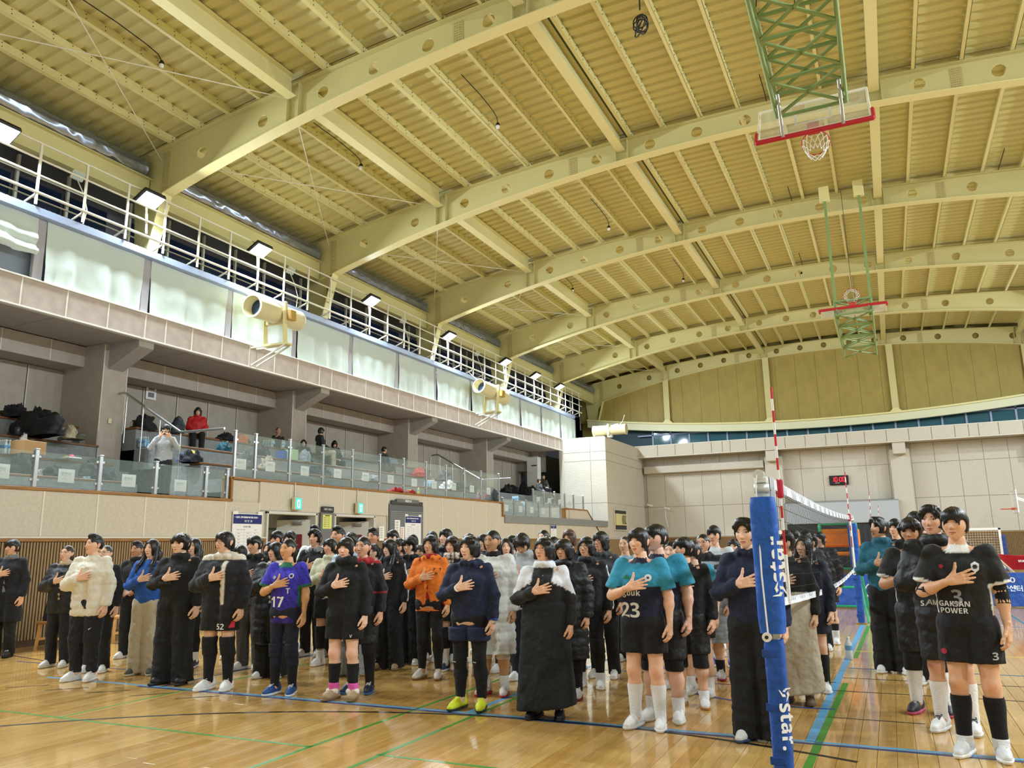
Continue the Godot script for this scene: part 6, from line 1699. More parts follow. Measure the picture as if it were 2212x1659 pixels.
func body_sdf(pose: String) -> ArrayMesh:                          # neck, arms, legs and a slim trunk in one surface
	var key := "body" + pose
	if cache.has(key): return cache[key]
	var j := joints(pose)
	var u: Vector3 = j.up
	var B := [bn(Vector3(-0.07, 0.88, 0) + u, Vector3(0.07, 0.88, 0) + u, 0.10, 0.10), bn(Vector3(-0.05, 1.05, 0) + u, Vector3(0.05, 1.05, 0) + u, 0.085, 0.085), bn(Vector3(-0.075, 1.24, 0) + u, Vector3(0.075, 1.24, 0) + u, 0.095, 0.095),
		bn(Vector3(-0.14, 1.375, -0.01) + u, Vector3(0.14, 1.375, -0.01) + u, 0.045, 0.045), bn(Vector3(0, 1.36, -0.015) + u, Vector3(0, 1.47, -0.012) + u, 0.062, 0.054),
		bn(Vector3(-0.07, 0.95, 0) + u, Vector3(-0.07, 1.2, 0) + u, 0.085, 0.09), bn(Vector3(0.07, 0.95, 0) + u, Vector3(0.07, 1.2, 0) + u, 0.085, 0.09)]
	for s in ["R", "L"]:
		B.append(bn(j[s + "S"], j[s + "E"], 0.048, 0.037)); B.append(bn(j[s + "E"], j[s + "E"].lerp(j[s + "W"], 0.3), 0.037, 0.038)); B.append(bn(j[s + "E"].lerp(j[s + "W"], 0.3), j[s + "W"], 0.038, 0.025))
		B.append(bn(j[s + "H"], j[s + "K"], 0.086, 0.053)); B.append(bn(j[s + "K"], j[s + "K"].lerp(j[s + "A"], 0.35) + Vector3(0, 0, -0.018), 0.052, 0.056)); B.append(bn(j[s + "K"].lerp(j[s + "A"], 0.35) + Vector3(0, 0, -0.018), j[s + "A"], 0.055, 0.036))
		B.append(bn(j[s + "K"] + Vector3(0, 0.01, 0.03), j[s + "K"] + Vector3(0, -0.01, 0.03), 0.028, 0.028))
		B.append(bn(j[s + "A"], j[s + "A"] + Vector3(0, -0.035, 0.05), 0.036, 0.032))
	cache[key] = solid(sdf(B, 0.0145, 0.035), null, func(p: Vector3) -> Color:
		var r := Vector2(absf(absf(p.x) - 0.096), p.y - 0.475).length()
		return Color(1, 0.88, 0.85) if r < 0.035 and p.z > 0.03 else Color.WHITE)
	return cache[key]

func head_mesh(kind: String, res: int) -> ArrayMesh:               # kind: m man, f woman, o older; centre of the skull at the origin
	var key := "head%s%d" % [kind, res]
	if cache.has(key): return cache[key]
	var man := kind.begins_with("m"); var old := kind.ends_with("o"); var wide := kind.ends_with("w")
	var W := res; var H := int(res * 0.9)
	var V := PackedVector3Array(); var C := PackedColorArray(); var I := PackedInt32Array()
	for jv in H + 1:
		var v := float(jv) / H
		var la := PI * (v - 0.5 + 0.05 * sin(TAU * v) * -1.0)
		for ju in W + 1:
			var q := float(ju) / W * 2.0 - 1.0                     # more columns over the face
			var lo := PI * (0.55 * q + 0.45 * q * q * q)
			var p := Vector3(0.074 * cos(la) * sin(lo), 0.117 * sin(la), 0.093 * cos(la) * cos(lo))
			var t := clampf((-p.y - 0.005) / 0.112, 0.0, 1.0)
			var bl := clampf(p.z / 0.03 + 0.4, 0.0, 1.0)
			p.x *= 1.0 + (0.06 if man else 0.0) * t - (0.34 if not wide else 0.24) * pow(t, 1.5) + 0.05 * exp(-pow((p.y + 0.02) / 0.035, 2.0))
			if p.z > 0: p.z *= 1.0 - 0.02 * t
			else: p.z *= 1.0 - 0.5 * t
			if p.z > 0.066: p.z = 0.066 + (p.z - 0.066) * 0.72
			p.z += bl * 0.10 * exp(-pow((p.y + 0.122) / 0.04, 2.0)) * clampf(1.0 - absf(p.x) / 0.07, 0.0, 1.0) * 0.32
			var ax := absf(p.x)
			var front := clampf((p.z - 0.03) / 0.02, 0.0, 1.0)
			# nose, sockets, cheeks, lips, chin
			var ny := p.y
			var br := 0.0
			if ny < 0.022 and ny > -0.045: br = smoothstep(0.024, -0.026, ny) * (1.0 - smoothstep(-0.030, -0.043, ny))
			var nd := front * br * (0.0195 * exp(-pow(ax / 0.0095, 2.0)) + 0.006 * exp(-pow(ax / 0.018, 2.0)) * smoothstep(-0.005, -0.03, ny))
			var so := -front * 0.0075 * exp(-pow((ax - 0.030) / 0.016, 2.0) - pow((ny - 0.012) / 0.011, 2.0))
			var lid := front * 0.0045 * exp(-pow((ax - 0.031) / 0.014, 2.0) - pow((ny - 0.0095) / 0.006, 2.0))
			var brow := front * 0.003 * exp(-pow((ax - 0.03) / 0.02, 2.0) - pow((ny - 0.030) / 0.007, 2.0))
			var chk := front * 0.004 * exp(-pow((ax - 0.043) / 0.018, 2.0) - pow((ny + 0.018) / 0.02, 2.0))
			var lip := front * (0.006 * exp(-pow(ax / 0.02, 2.0)) * (exp(-pow((ny + 0.0585) / 0.0045, 2.0)) + 1.1 * exp(-pow((ny + 0.0705) / 0.006, 2.0))) - 0.003 * exp(-pow(ax / 0.022, 2.0) - pow((ny + 0.064) / 0.0025, 2.0)))
			var fold := -front * (0.002 if old else 0.0008) * exp(-pow((ax - 0.030 - (ny + 0.05) * -0.25) / 0.004, 2.0)) * exp(-pow((ny + 0.05) / 0.02, 2.0))
			p.z += nd + so + lid + brow + chk + lip + fold
			V.append(p)
			# colours of skin, lips, brows and eyes
			var c := Color(1, 1, 1)
			c = c.lerp(Color(1.0, 0.84, 0.80), front * 0.55 * exp(-pow((ax - 0.042) / 0.018, 2.0) - pow((ny + 0.022) / 0.02, 2.0)))
			c = c.lerp(Color(0.97, 0.83, 0.79), front * 0.5 * exp(-pow(ax / 0.012, 2.0) - pow((ny + 0.028) / 0.01, 2.0)))
			if front > 0.5:
				var lw := 0.024 * (1.0 - 0.15 * absf(ny + 0.064) / 0.01)
				if ax < lw and ny > -0.0765 + 0.012 * pow(ax / 0.024, 2.0) and ny < -0.0535 - 0.006 * pow(ax / 0.024, 2.0): c = Color(0.74, 0.42, 0.42) if not man else Color(0.78, 0.54, 0.50)
				if absf(ny + 0.0645) < 0.0016 and ax < 0.022: c = Color(0.36, 0.18, 0.18)
				var ex := ax - 0.0315; var ey := ny - 0.0105 - 0.08 * ex
				var open := 0.0050 * (1.0 - pow(ex / 0.0165, 2.0))
				if absf(ex) < 0.0165 and absf(ey) < open:
					c = Color(0.86, 0.86, 0.86)
					if ex * ex + (ey - 0.0005) * (ey - 0.0005) < 0.000033: c = Color(0.03, 0.02, 0.02)
				elif absf(ex) < 0.018 and ey > 0 and ey < open + 0.0028: c = Color(0.10, 0.06, 0.05)
				var by := 0.0325 - 3.2 * pow(ax - 0.034, 2.0)
				if ax > 0.0135 and ax < 0.051 and absf(ny - by) < (0.0042 if man else 0.0033) * (1.0 - 0.35 * smoothstep(0.035, 0.051, ax)): c = Color(0.10, 0.075, 0.065) if not old else Color(0.22, 0.19, 0.18)
				if absf(ax - 0.0065) < 0.0035 and absf(ny + 0.0415) < 0.0025: c = Color(0.30, 0.17, 0.15)
			C.append(c)
	for jv in H:
		for ju in W:
			var o := jv * (W + 1) + ju
			I.append_array([o, o + W + 1, o + W + 2, o, o + W + 2, o + 1])
	var mb := MB.new()
	mb.v = V; mb.n = normals(V, I); mb.c = C; mb.i = I; mb.u.resize(V.size())
	for jv in H + 1:                                                # same normal on both sides of the seam
		mb.n[jv * (W + 1) + W] = mb.n[jv * (W + 1)]
	var ear := ear_mesh()
	for s in [-1, 1]: mb.add(ear, Transform3D(Basis(Vector3(s, 0, 0), Vector3.UP, Vector3(0, 0, 1)), Vector3(0.0735 * s, -0.004, -0.012)))
	cache[key] = mb.mesh()
	return cache[key]

func ear_mesh() -> ArrayMesh:
	if not cache.has("ear"): cache.ear = solid(sdf([[0.004, 0.0, 0, 0.009, 0.031, 0.017], [0.010, 0.012, -0.008, 0.008, 0.02, 0.012]], 0.006, 0.006), null, func(_p: Vector3) -> Color: return Color(1, 0.90, 0.87))
	return cache.ear

func body_mesh(head: String, res: int, ly: float, lp: float, pose: String) -> ArrayMesh:   # body, head and hands as one mesh
	var key := "full%s%d %d %d %s" % [head, res, int(ly), int(lp), pose]
	if cache.has(key): return cache[key]
	var mb := MB.new()
	mb.add(body_sdf(pose), Transform3D.IDENTITY)
	mb.add(head_mesh(head, res), head_at(pose, ly, lp))
	var j := joints(pose)
	var rh := Transform3D.IDENTITY; var lh := Transform3D.IDENTITY
	if pose == "heart": rh = frame(j.RW, Vector3(0.93, 0.24, -0.16), Vector3(0.15, 0.0, 1))
	elif pose == "down": rh = frame(j.RW, Vector3(0.02, -1, 0.08), Vector3(-1, 0, 0.2))
	elif pose == "phone": rh = frame(j.RW, Vector3(0.45, 0.75, 0.25), Vector3(-0.6, 0.3, 0.7))
	else: rh = frame(j.RW, Vector3(0.85, -0.2, 0.2), Vector3(0, 0.6, 1))
	mb.add(hand_mesh(pose != "heart"), rh)
	if pose == "heart" or pose == "down": lh = frame(j.LW, Vector3(-0.02, -1, 0.08), Vector3(1, 0, 0.2))
	elif pose == "phone": lh = frame(j.LW, Vector3(-0.45, 0.75, 0.25), Vector3(0.6, 0.3, 0.7))
	else: lh = frame(j.LW, Vector3(-0.85, -0.2, 0.2), Vector3(0, 0.6, 1))
	lh.basis.y = -lh.basis.y
	mb.add(hand_mesh(true), lh)
	cache[key] = mb.mesh()
	return cache[key]

func frame(o: Vector3, x: Vector3, z: Vector3) -> Transform3D:
	x = x.normalized(); z = (z - x * z.dot(x)).normalized()
	return Transform3D(Basis(x, z.cross(x), z), o)

func head_at(pose: String, ly: float, lp: float) -> Transform3D:   # head turned ly degrees to its right, raised lp degrees
	var u: Vector3 = joints(pose).up
	var b := Basis(Vector3.UP, -deg_to_rad(ly)) * Basis(Vector3.RIGHT, -deg_to_rad(lp))
	return Transform3D(b, Vector3(0, 1.475, -0.012) + u + b * Vector3(0, 0.098, 0.018))

func hair_mesh(style: String) -> ArrayMesh:
	var key := "hair" + style
	if cache.has(key): return cache[key]
	var B := []; var S := []; var P := []
	var amp := 0.0035
	var face := func(top: float, w: float) -> void:
		S.append([0.0, top - 0.10, 0.10, w, 0.10, 0.085])
		S.append([0.0, -0.10, 0.10, w * 1.02, 0.11, 0.09])
	var cheeks := func(z: float) -> void:
		for s in [-1, 1]: S.append([0.085 * s, -0.075, z, 0.085 * s, 0.005, z, 0.042, 0.036])
	match style:
		"bowl":
			B = [[0, 0.014, -0.006, 0.089, 0.122, 0.108], [0, 0.062, 0.055, 0.066, 0.05, 0.05]]
			face.call(0.030, 0.066); cheeks.call(0.055); P = [[0, -1, 0, 0.052]]
		"mop":
			B = [[0, 0.018, -0.004, 0.092, 0.122, 0.110], [0.02, 0.066, 0.055, 0.066, 0.052, 0.052], [-0.06, 0.03, 0.04, 0.034, 0.045, 0.04], [0.06, 0.03, 0.04, 0.034, 0.045, 0.04]]
			face.call(0.036, 0.060); cheeks.call(0.075); P = [[0, -1, 0, 0.065]]; amp = 0.006
		"up":
			B = [[0, 0.012, -0.008, 0.081, 0.118, 0.102], [0, 0.105, 0.022, 0.062, 0.036, 0.066], [0.02, 0.12, 0.05, 0.04, 0.024, 0.03]]
			face.call(0.074, 0.066); cheeks.call(0.04); P = [[0, -1, 0, 0.035]]; amp = 0.005
		"parted":
			B = [[0, 0.014, -0.006, 0.088, 0.122, 0.108], [0, 0.10, 0.04, 0.07, 0.036, 0.06]]
			face.call(0.072, 0.052); cheeks.call(0.075); P = [[0, -1, 0, 0.055]]
			for s in [-1, 1]: B.append([0.012 * s, 0.112, 0.072, 0.058 * s, 0.062, 0.078, 0.02, 0.018]); B.append([0.058 * s, 0.062, 0.078, 0.076 * s, 0.005, 0.045, 0.018, 0.012])
		"tied":
			B = [[0, 0.010, -0.008, 0.0795, 0.1175, 0.1005], [0, 0.02, -0.10, 0, -0.13, -0.125, 0.03, 0.016]]
			face.call(0.076, 0.067); cheeks.call(0.035); P = []
			S.append([0, -0.10, 0.03, 0, -0.2, 0.0, 0.075, 0.075]); amp = 0.002
		"fringe":
			B = [[0, 0.012, -0.008, 0.083, 0.120, 0.103], [0, 0.02, -0.10, 0, -0.14, -0.115, 0.03, 0.018], [0, 0.06, 0.058, 0.060, 0.048, 0.042]]
			for s in [-1, 1]: B.append([0.07 * s, 0.05, 0.045, 0.079 * s, -0.06, 0.03, 0.012, 0.006])
			face.call(0.036, 0.064); S.append([0, -0.10, 0.03, 0, -0.2, 0.0, 0.072, 0.07]); amp = 0.003
		"bob":
			B = [[0, 0.012, -0.006, 0.092, 0.124, 0.110], [0, 0.058, 0.056, 0.064, 0.05, 0.046], [0, -0.05, -0.05, 0.086, 0.07, 0.066]]
			for s in [-1, 1]: B.append([0.078 * s, 0.02, 0.0, 0.078 * s, -0.085, 0.012, 0.03, 0.026])
			face.call(0.030, 0.060); S.append([0, -0.09, 0.02, 0, -0.2, 0.0, 0.06, 0.06]); P = [[0, -1, 0, 0.115]]
		"bobside":
			B = [[0, 0.014, -0.006, 0.091, 0.124, 0.110], [0.02, 0.075, 0.05, 0.066, 0.045, 0.05], [0, -0.04, -0.05, 0.084, 0.07, 0.064]]
			for s in [-1, 1]: B.append([0.076 * s, 0.02, 0.0, 0.078 * s, -0.07, 0.008, 0.028, 0.022])
			face.call(0.056, 0.060); S.append([0, -0.09, 0.02, 0, -0.2, 0.0, 0.06, 0.06]); P = [[0, -1, 0, 0.09]]
		"long", "longbang":
			B = [[0, 0.012, -0.006, 0.090, 0.122, 0.109], [0, -0.09, -0.07, 0.085, 0.10, 0.045]]
			if style == "longbang": B.append([0, 0.058, 0.056, 0.064, 0.05, 0.046])
			for s in [-1, 1]:
				B.append([0.076 * s, 0.03, 0.0, 0.086 * s, -0.10, 0.012, 0.028, 0.028]); B.append([0.086 * s, -0.10, 0.012, 0.105 * s, -0.21, 0.075, 0.028, 0.03]); B.append([0.105 * s, -0.21, 0.075, 0.11 * s, -0.30, 0.11, 0.03, 0.016])
				B.append([0.05 * s, -0.05, -0.08, 0.07 * s, -0.28, -0.075, 0.045, 0.03])
			face.call(0.030 if style == "longbang" else 0.074, 0.058); S.append([0, -0.12, 0.04, 0, -0.22, 0.03, 0.05, 0.06])
		"perm":
			B = [[0, 0.014, -0.006, 0.092, 0.124, 0.110], [0, 0.08, 0.05, 0.066, 0.045, 0.05], [0, -0.02, -0.05, 0.082, 0.06, 0.064]]
			face.call(0.058, 0.060); cheeks.call(0.07); P = [[0, -1, 0, 0.06]]; amp = 0.011
		"old":
			B = [[0, 0.008, -0.010, 0.079, 0.116, 0.099]]
			face.call(0.088, 0.070); cheeks.call(0.03); P = [[0, -1, 0, 0.045]]; amp = 0.003
	var wavy := style == "perm"
	cache[key] = solid(sdf(B, 0.0068, 0.012, S, P), func(p: Vector3, _n: Vector3) -> float:
		if wavy: return amp * noise.get_noise_3d(p.x * 42, p.y * 42, p.z * 42)
		var a := atan2(p.x, p.z)
		return amp * noise.get_noise_3d(a * 7.5, p.y * 7.0, 2.0) + amp * 0.7 * noise.get_noise_3d(a * 20.0, p.y * 6.0, 9.0)
	, func(p: Vector3) -> Color:
		var g := 0.85 + 0.45 * noise.get_noise_3d(atan2(p.x, p.z) * 16.0, p.y * 5.0, 5.0)
		return Color(g, g, g))
	return cache[key]

func glasses_mesh() -> ArrayMesh:
	if cache.has("glasses"): return cache.glasses
	var mb := MB.new()
	for s in [-1, 1]:
		mb.torus(Vector3(0.032 * s, 0.007, 0.086), Basis(Vector3.UP, 0.12 * s), 0.0225, 0.0016, 20, 5)
		mb.path([Vector3(0.054 * s, 0.012, 0.082), Vector3(0.074 * s, 0.014, 0.05), Vector3(0.079 * s, 0.012, -0.015)], 0.0015, 5)
	mb.path([Vector3(-0.010, 0.010, 0.090), Vector3(0, 0.013, 0.092), Vector3(0.010, 0.010, 0.090)], 0.0015, 5)
	cache.glasses = mb.mesh()
	return cache.glasses

# upper garments; bulk widens them, hem is the height of the lower edge
func top_mesh(style: String, pose: String) -> ArrayMesh:
	var key := "top%s/%s" % [style, pose]
	if cache.has(key): return cache[key]
	var st := style.split("+")
	var base := st[0]
	var j := joints(pose)
	var u: Vector3 = j.up
	var bulk: float = {"tee": -0.006, "inner": -0.014, "sweat": 0.0, "jacket": 0.0, "puff": 0.02, "long": 0.022, "coat": 0.008}[base]
	var hem: float = {"tee": 0.76, "inner": 0.80, "sweat": 0.79, "jacket": 0.79, "puff": 0.74, "long": 0.42, "coat": 0.50}[base]
	if pose == "sit": hem = maxf(hem - 0.40, 0.40)
	var g := bulk
	var B := [bn(Vector3(-0.075, 1.25, 0.008) + u, Vector3(0.075, 1.25, 0.008) + u, 0.104 + g, 0.104 + g), bn(Vector3(-0.125, 1.366, -0.012) + u, Vector3(0.125, 1.366, -0.012) + u, 0.050 + g * 0.6, 0.050 + g * 0.6),
		bn(Vector3(0, 1.38, -0.015) + u, Vector3(0, 1.425, -0.015) + u, 0.08, 0.062 + g * 0.3)]
	for s in [-1, 1]:
		var low := minf(hem + 0.02, 0.85) if pose != "sit" else 0.85
		B.append(bn(Vector3(0.075 * s, 1.25, 0.004) + u, Vector3(0.072 * s, low, 0) + u, 0.100 + g, 0.104 + g * 1.1))
		if hem < 0.6 and pose != "sit": B.append(bn(Vector3(0.075 * s, 0.9, 0), Vector3(0.075 * s, hem, 0), 0.12 + g, 0.14 + g))
	B.append(bn(Vector3(0, 1.2, 0.03) + u, Vector3(0, 0.95, 0.025) + u, 0.10 + g, 0.10 + g))
	for s in ["R", "L"]:
		if base == "inner": continue
		var S: Vector3 = j[s + "S"]; var E: Vector3 = j[s + "E"]; var W: Vector3 = j[s + "W"]
		if base == "tee": B.append(bn(S, S.lerp(E, 0.80), 0.066, 0.080, 1.0))
		else:
			B.append(bn(S, E, 0.056 + g * 0.8, 0.053 + g * 0.8)); B.append(bn(E, E.lerp(W, 0.85), 0.056 + g * 0.8, 0.047 + g * 0.65)); B.append(bn(E.lerp(W, 0.8), E.lerp(W, 0.97), 0.046 + g * 0.4, 0.038 + g * 0.25, 1.0))
	if "hood" in st:
		B.append(bn(Vector3(-0.075, 1.42, -0.03) + u, Vector3(-0.05, 1.435, 0.06) + u, 0.036, 0.026)); B.append(bn(Vector3(0.075, 1.42, -0.03) + u, Vector3(0.05, 1.435, 0.06) + u, 0.036, 0.026))
		B.append(bn(Vector3(-0.07, 1.42, -0.05) + u, Vector3(0.07, 1.42, -0.05) + u, 0.045, 0.045)); B.append(bn(Vector3(0, 1.40, -0.10) + u, Vector3(0, 1.30, -0.12) + u, 0.06, 0.05))
	if "collar" in st:
		for q in 8:
			var a0 := TAU * q / 8; var a1 := TAU * (q + 1) / 8
			if "open" in st and q in [1, 2]: continue
			B.append(bn(Vector3(cos(a0) * 0.068, 1.445, sin(a0) * 0.064 - 0.012) + u, Vector3(cos(a1) * 0.068, 1.445, sin(a1) * 0.064 - 0.012) + u, 0.024 + g * 0.25, 0.024 + g * 0.25))
	if "scarf" in st:
		for q in 8:
			var a0 := TAU * q / 8; var a1 := TAU * (q + 1) / 8
			B.append(bn(Vector3(cos(a0) * 0.075, 1.45 + 0.01 * sin(q * 2.0), sin(a0) * 0.07 - 0.005) + u, Vector3(cos(a1) * 0.075, 1.45 + 0.01 * sin(q * 2.0 + 2.0), sin(a1) * 0.07 - 0.005) + u, 0.034, 0.034))
	var S2 := []
	if "open" in st:                                               # front edges left apart
		var wd := 0.045
		for yy in [[1.40, 1.16], [1.16, 0.92], [0.92, 0.5]]:
			S2.append([0.01, yy[0] + u.y, 0.17, 0.01, yy[1] + u.y, 0.17, wd + (1.4 - yy[0]) * 0.05, wd + (1.4 - yy[1]) * 0.05])
	var neck := [0, 1.62 + u.y, -0.008, 0.062, 0.195, 0.064] if base in ["tee", "inner", "sweat"] and not "hood" in st else [0, 1.62 + u.y, -0.004, 0.056, 0.17, 0.06]
	S2.append(neck)
	if "vneck" in st: S2.append([0.0, 1.46, 0.10, 0.0, 1.385, 0.125, 0.042, 0.012])
	var padded := base == "puff" or base == "long"
	var fl := base in ["inner", "tee"]
	var E2: Vector3 = j.RE; var W2: Vector3 = j.RW
	var vi := sdf(B, 0.0155 if base != "tee" else 0.0135, 0.035, S2, [[0, -1, 0, -hem]])
	cache[key] = solid(vi, func(p: Vector3, n: Vector3) -> float:
		var w := 0.5 if fl else 1.0
		var d := w * (0.010 * noise.get_noise_3d(p.x * 7, p.y * 5.0, p.z * 7) + 0.006 * noise.get_noise_3d(p.x * 16 + p.y * 9, p.y * 14, p.z * 16))
		if padded and absf(n.y) < 0.8:
			var c := p.y
			var ab := W2 - E2
			var t := clampf((p - E2).dot(ab) / ab.length_squared(), 0, 1)
			if pose == "heart" and (p - E2 - ab * t).length() < 0.10 and t > 0.02: c = t * ab.length()
			d += 0.011 * (pow(absf(sin(c * PI / 0.092)), 0.6) - 0.6)
		var cr := exp(-pow((p - E2).length() / 0.10, 2.0))           # creases gather at the bent elbow
		if not padded: d += 0.008 * cr * sin((p.x + p.y) * 70.0)
		if base in ["sweat", "jacket"] and not padded: d -= 0.012 * exp(-pow((p.y - hem - 0.035) / 0.02, 2.0))
		return d)
	return cache[key]

func bottom_mesh(style: String, pose: String) -> ArrayMesh:
	var key := "bot%s/%s" % [style, pose]
	if cache.has(key): return cache[key]
	var j := joints(pose)
	var u: Vector3 = j.up
	var B := [bn(Vector3(-0.07, 0.90, 0) + u, Vector3(0.07, 0.90, 0) + u, 0.108, 0.108)]
	var P := [[0, 1, 0, 1.0]]
	var amp := 0.007
	for s in ["R", "L"]:
		var H: Vector3 = j[s + "H"]; var K: Vector3 = j[s + "K"]; var A: Vector3 = j[s + "A"]
		match style:
			"slacks": B.append(bn(H, K, 0.104, 0.078)); B.append(bn(K, A + Vector3(0, -0.045, 0), 0.076, 0.072, 1.0))
			"wide": B.append(bn(H, K, 0.112, 0.098)); B.append(bn(K, A + Vector3(0, -0.06, 0.01), 0.098, 0.108, 1.0))
			"jogger": B.append(bn(H, K, 0.112, 0.090)); B.append(bn(K, A + Vector3(0, 0.05, 0), 0.086, 0.062)); B.append(bn(A + Vector3(0, 0.05, 0), A + Vector3(0, 0.01, 0), 0.05, 0.046, 1.0)); amp = 0.011
			"tights": B.append(bn(K + Vector3(0, 0.03, 0.03), K + Vector3(0, -0.03, 0.03), 0.036, 0.036)); B.append(bn(H, K, 0.092, 0.058)); B.append(bn(K, K.lerp(A, 0.35) + Vector3(0, 0, -0.018), 0.057, 0.060)); B.append(bn(K.lerp(A, 0.35) + Vector3(0, 0, -0.018), A + Vector3(0, 0.0, 0), 0.060, 0.041, 1.0)); amp = 0.003
			"shorts": B.append(bn(H, H.lerp(K, 0.62), 0.108, 0.108, 1.0))
			"longshorts": B.append(bn(H, H.lerp(K, 0.88), 0.108, 0.098, 1.0))
			"kneelong": B.append(bn(H, K.lerp(A, 0.08), 0.100, 0.074, 1.0)); amp = 0.004
	if style == "blanket":
		B.append(bn(Vector3(-0.08, 1.02, 0.01), Vector3(-0.115, 0.10, 0.03), 0.125, 0.15)); B.append(bn(Vector3(0.08, 1.02, 0.01), Vector3(0.115, 0.10, 0.02), 0.125, 0.15)); B.append(bn(Vector3(0, 1.02, 0.03), Vector3(0, 0.1, 0.05), 0.125, 0.15))
		B.append(bn(Vector3(-0.02, 1.06, 0.09), Vector3(0.12, 0.14, 0.12), 0.05, 0.07))
		P = [[0, 1, 0, 1.09], [0.12, -1, 0, -0.10]]; amp = 0.009
	var jog := style == "jogger" or style == "wide"
	cache[key] = solid(sdf(B, 0.0155, 0.03, [], P), func(p: Vector3, _n: Vector3) -> float:
		var d := amp * (noise.get_noise_3d(p.x * 9, p.y * 5, p.z * 9) + 0.7 * noise.get_noise_3d(p.x * 20, p.y * 16, p.z * 20))
		if jog: d += 0.006 * sin(p.y * 60.0 + 6.0 * noise.get_noise_3d(p.x * 6, p.y * 4, p.z * 6)) * exp(-pow((p.y - 0.16) / 0.10, 2.0))
		return d)
	return cache[key]

func leg_sleeve(side: String, pose: String, y0: float, y1: float, fat: float) -> ArrayMesh:   # sock or knee pad: a tube fitted round the leg
	var key := "sl%s%s%.2f%.2f%.3f" % [side, pose, y0, y1, fat]
	if cache.has(key): return cache[key]
	var j := joints(pose)
	var K: Vector3 = j[side + "K"]; var A: Vector3 = j[side + "A"]; var H: Vector3 = j[side + "H"]
	var rows := []
	for q in 13:
		var y := lerpf(y0, y1, q / 12.0)
		var c: Vector3; var r: float
		if y > K.y:
			var t := (y - K.y) / (H.y - K.y); c = K.lerp(H, t); r = lerpf(0.056, 0.086, t)
		else:
			var t := clampf((K.y - y) / (K.y - A.y), 0, 1)
			c = K.lerp(A, t) + Vector3(0, 0, -0.018 * exp(-pow((t - 0.35) / 0.25, 2.0)))
			r = lerpf(0.056, 0.040, t) + 0.008 * exp(-pow((t - 0.33) / 0.22, 2.0))
		c.y = y
		r += fat * (1.0 if q > 0 and q < 12 else 0.55)
		var row := []
		for a in 19:
			var an := TAU * a / 18
			row.append(c + Vector3(cos(an) * r, 0, -sin(an) * (r * (1.0 if y < K.y - 0.05 else 1.05)) + 0.004))
		rows.append(row)
	var mb := MB.new()
	rows.reverse(); grid(mb, rows)
	cache[key] = mb.mesh()
	return cache[key]

func shoe_meshes(kind: String) -> Array:
	if cache.has("shoe" + kind): return cache["shoe" + kind]
	var up := [bn(Vector3(0, 0.055, -0.055), Vector3(0.004, 0.045, 0.11), 0.040, 0.036), bn(Vector3(0, 0.05, 0.08), Vector3(0.004, 0.036, 0.155), 0.042, 0.030), bn(Vector3(0, 0.06, -0.05), Vector3(0, 0.105, -0.045), 0.036, 0.036), bn(Vector3(0, 0.095, -0.01), Vector3(0.002, 0.06, 0.09), 0.028, 0.03)]
	if kind == "slide": up = [bn(Vector3(-0.035, 0.045, 0.07), Vector3(0.035, 0.045, 0.07), 0.035, 0.035), bn(Vector3(0, 0.05, 0.05), Vector3(0, 0.045, 0.10), 0.05, 0.045)]
	if kind == "furry": up = [bn(Vector3(0, 0.055, 0.0), Vector3(0.004, 0.05, 0.11), 0.05, 0.046)]
	var so := [bn(Vector3(0, 0.028, -0.058), Vector3(0.004, 0.026, 0.08), 0.044, 0.048), bn(Vector3(0, 0.026, 0.08), Vector3(0.004, 0.030, 0.155), 0.048, 0.036)]
	var r := [solid(sdf(up, 0.0085, 0.02, [], [[0, -1, 0, -0.012]])), solid(sdf(so, 0.0085, 0.02, [], [[0, 1, 0, 0.028], [0, -1, 0, 0.0]]))]
	var lc := MB.new()
	for q in 5:
		var t := q / 4.0
		lc.bar(Vector3(-0.022, lerpf(0.121, 0.092, t), lerpf(0.012, 0.085, t)), Vector3(0.024, lerpf(0.123, 0.094, t), lerpf(0.022, 0.095, t)), 0.008, 0.006)
	r.append(lc.mesh())
	if kind == "furry": r[2] = solid(sdf([bn(Vector3(-0.035, 0.085, 0.02), Vector3(0.035, 0.085, 0.02), 0.032, 0.032)], 0.008, 0.01), func(p: Vector3, _n: Vector3) -> float: return 0.012 * noise.get_noise_3d(p.x * 60, p.y * 60, p.z * 60))
	cache["shoe" + kind] = r
	return r

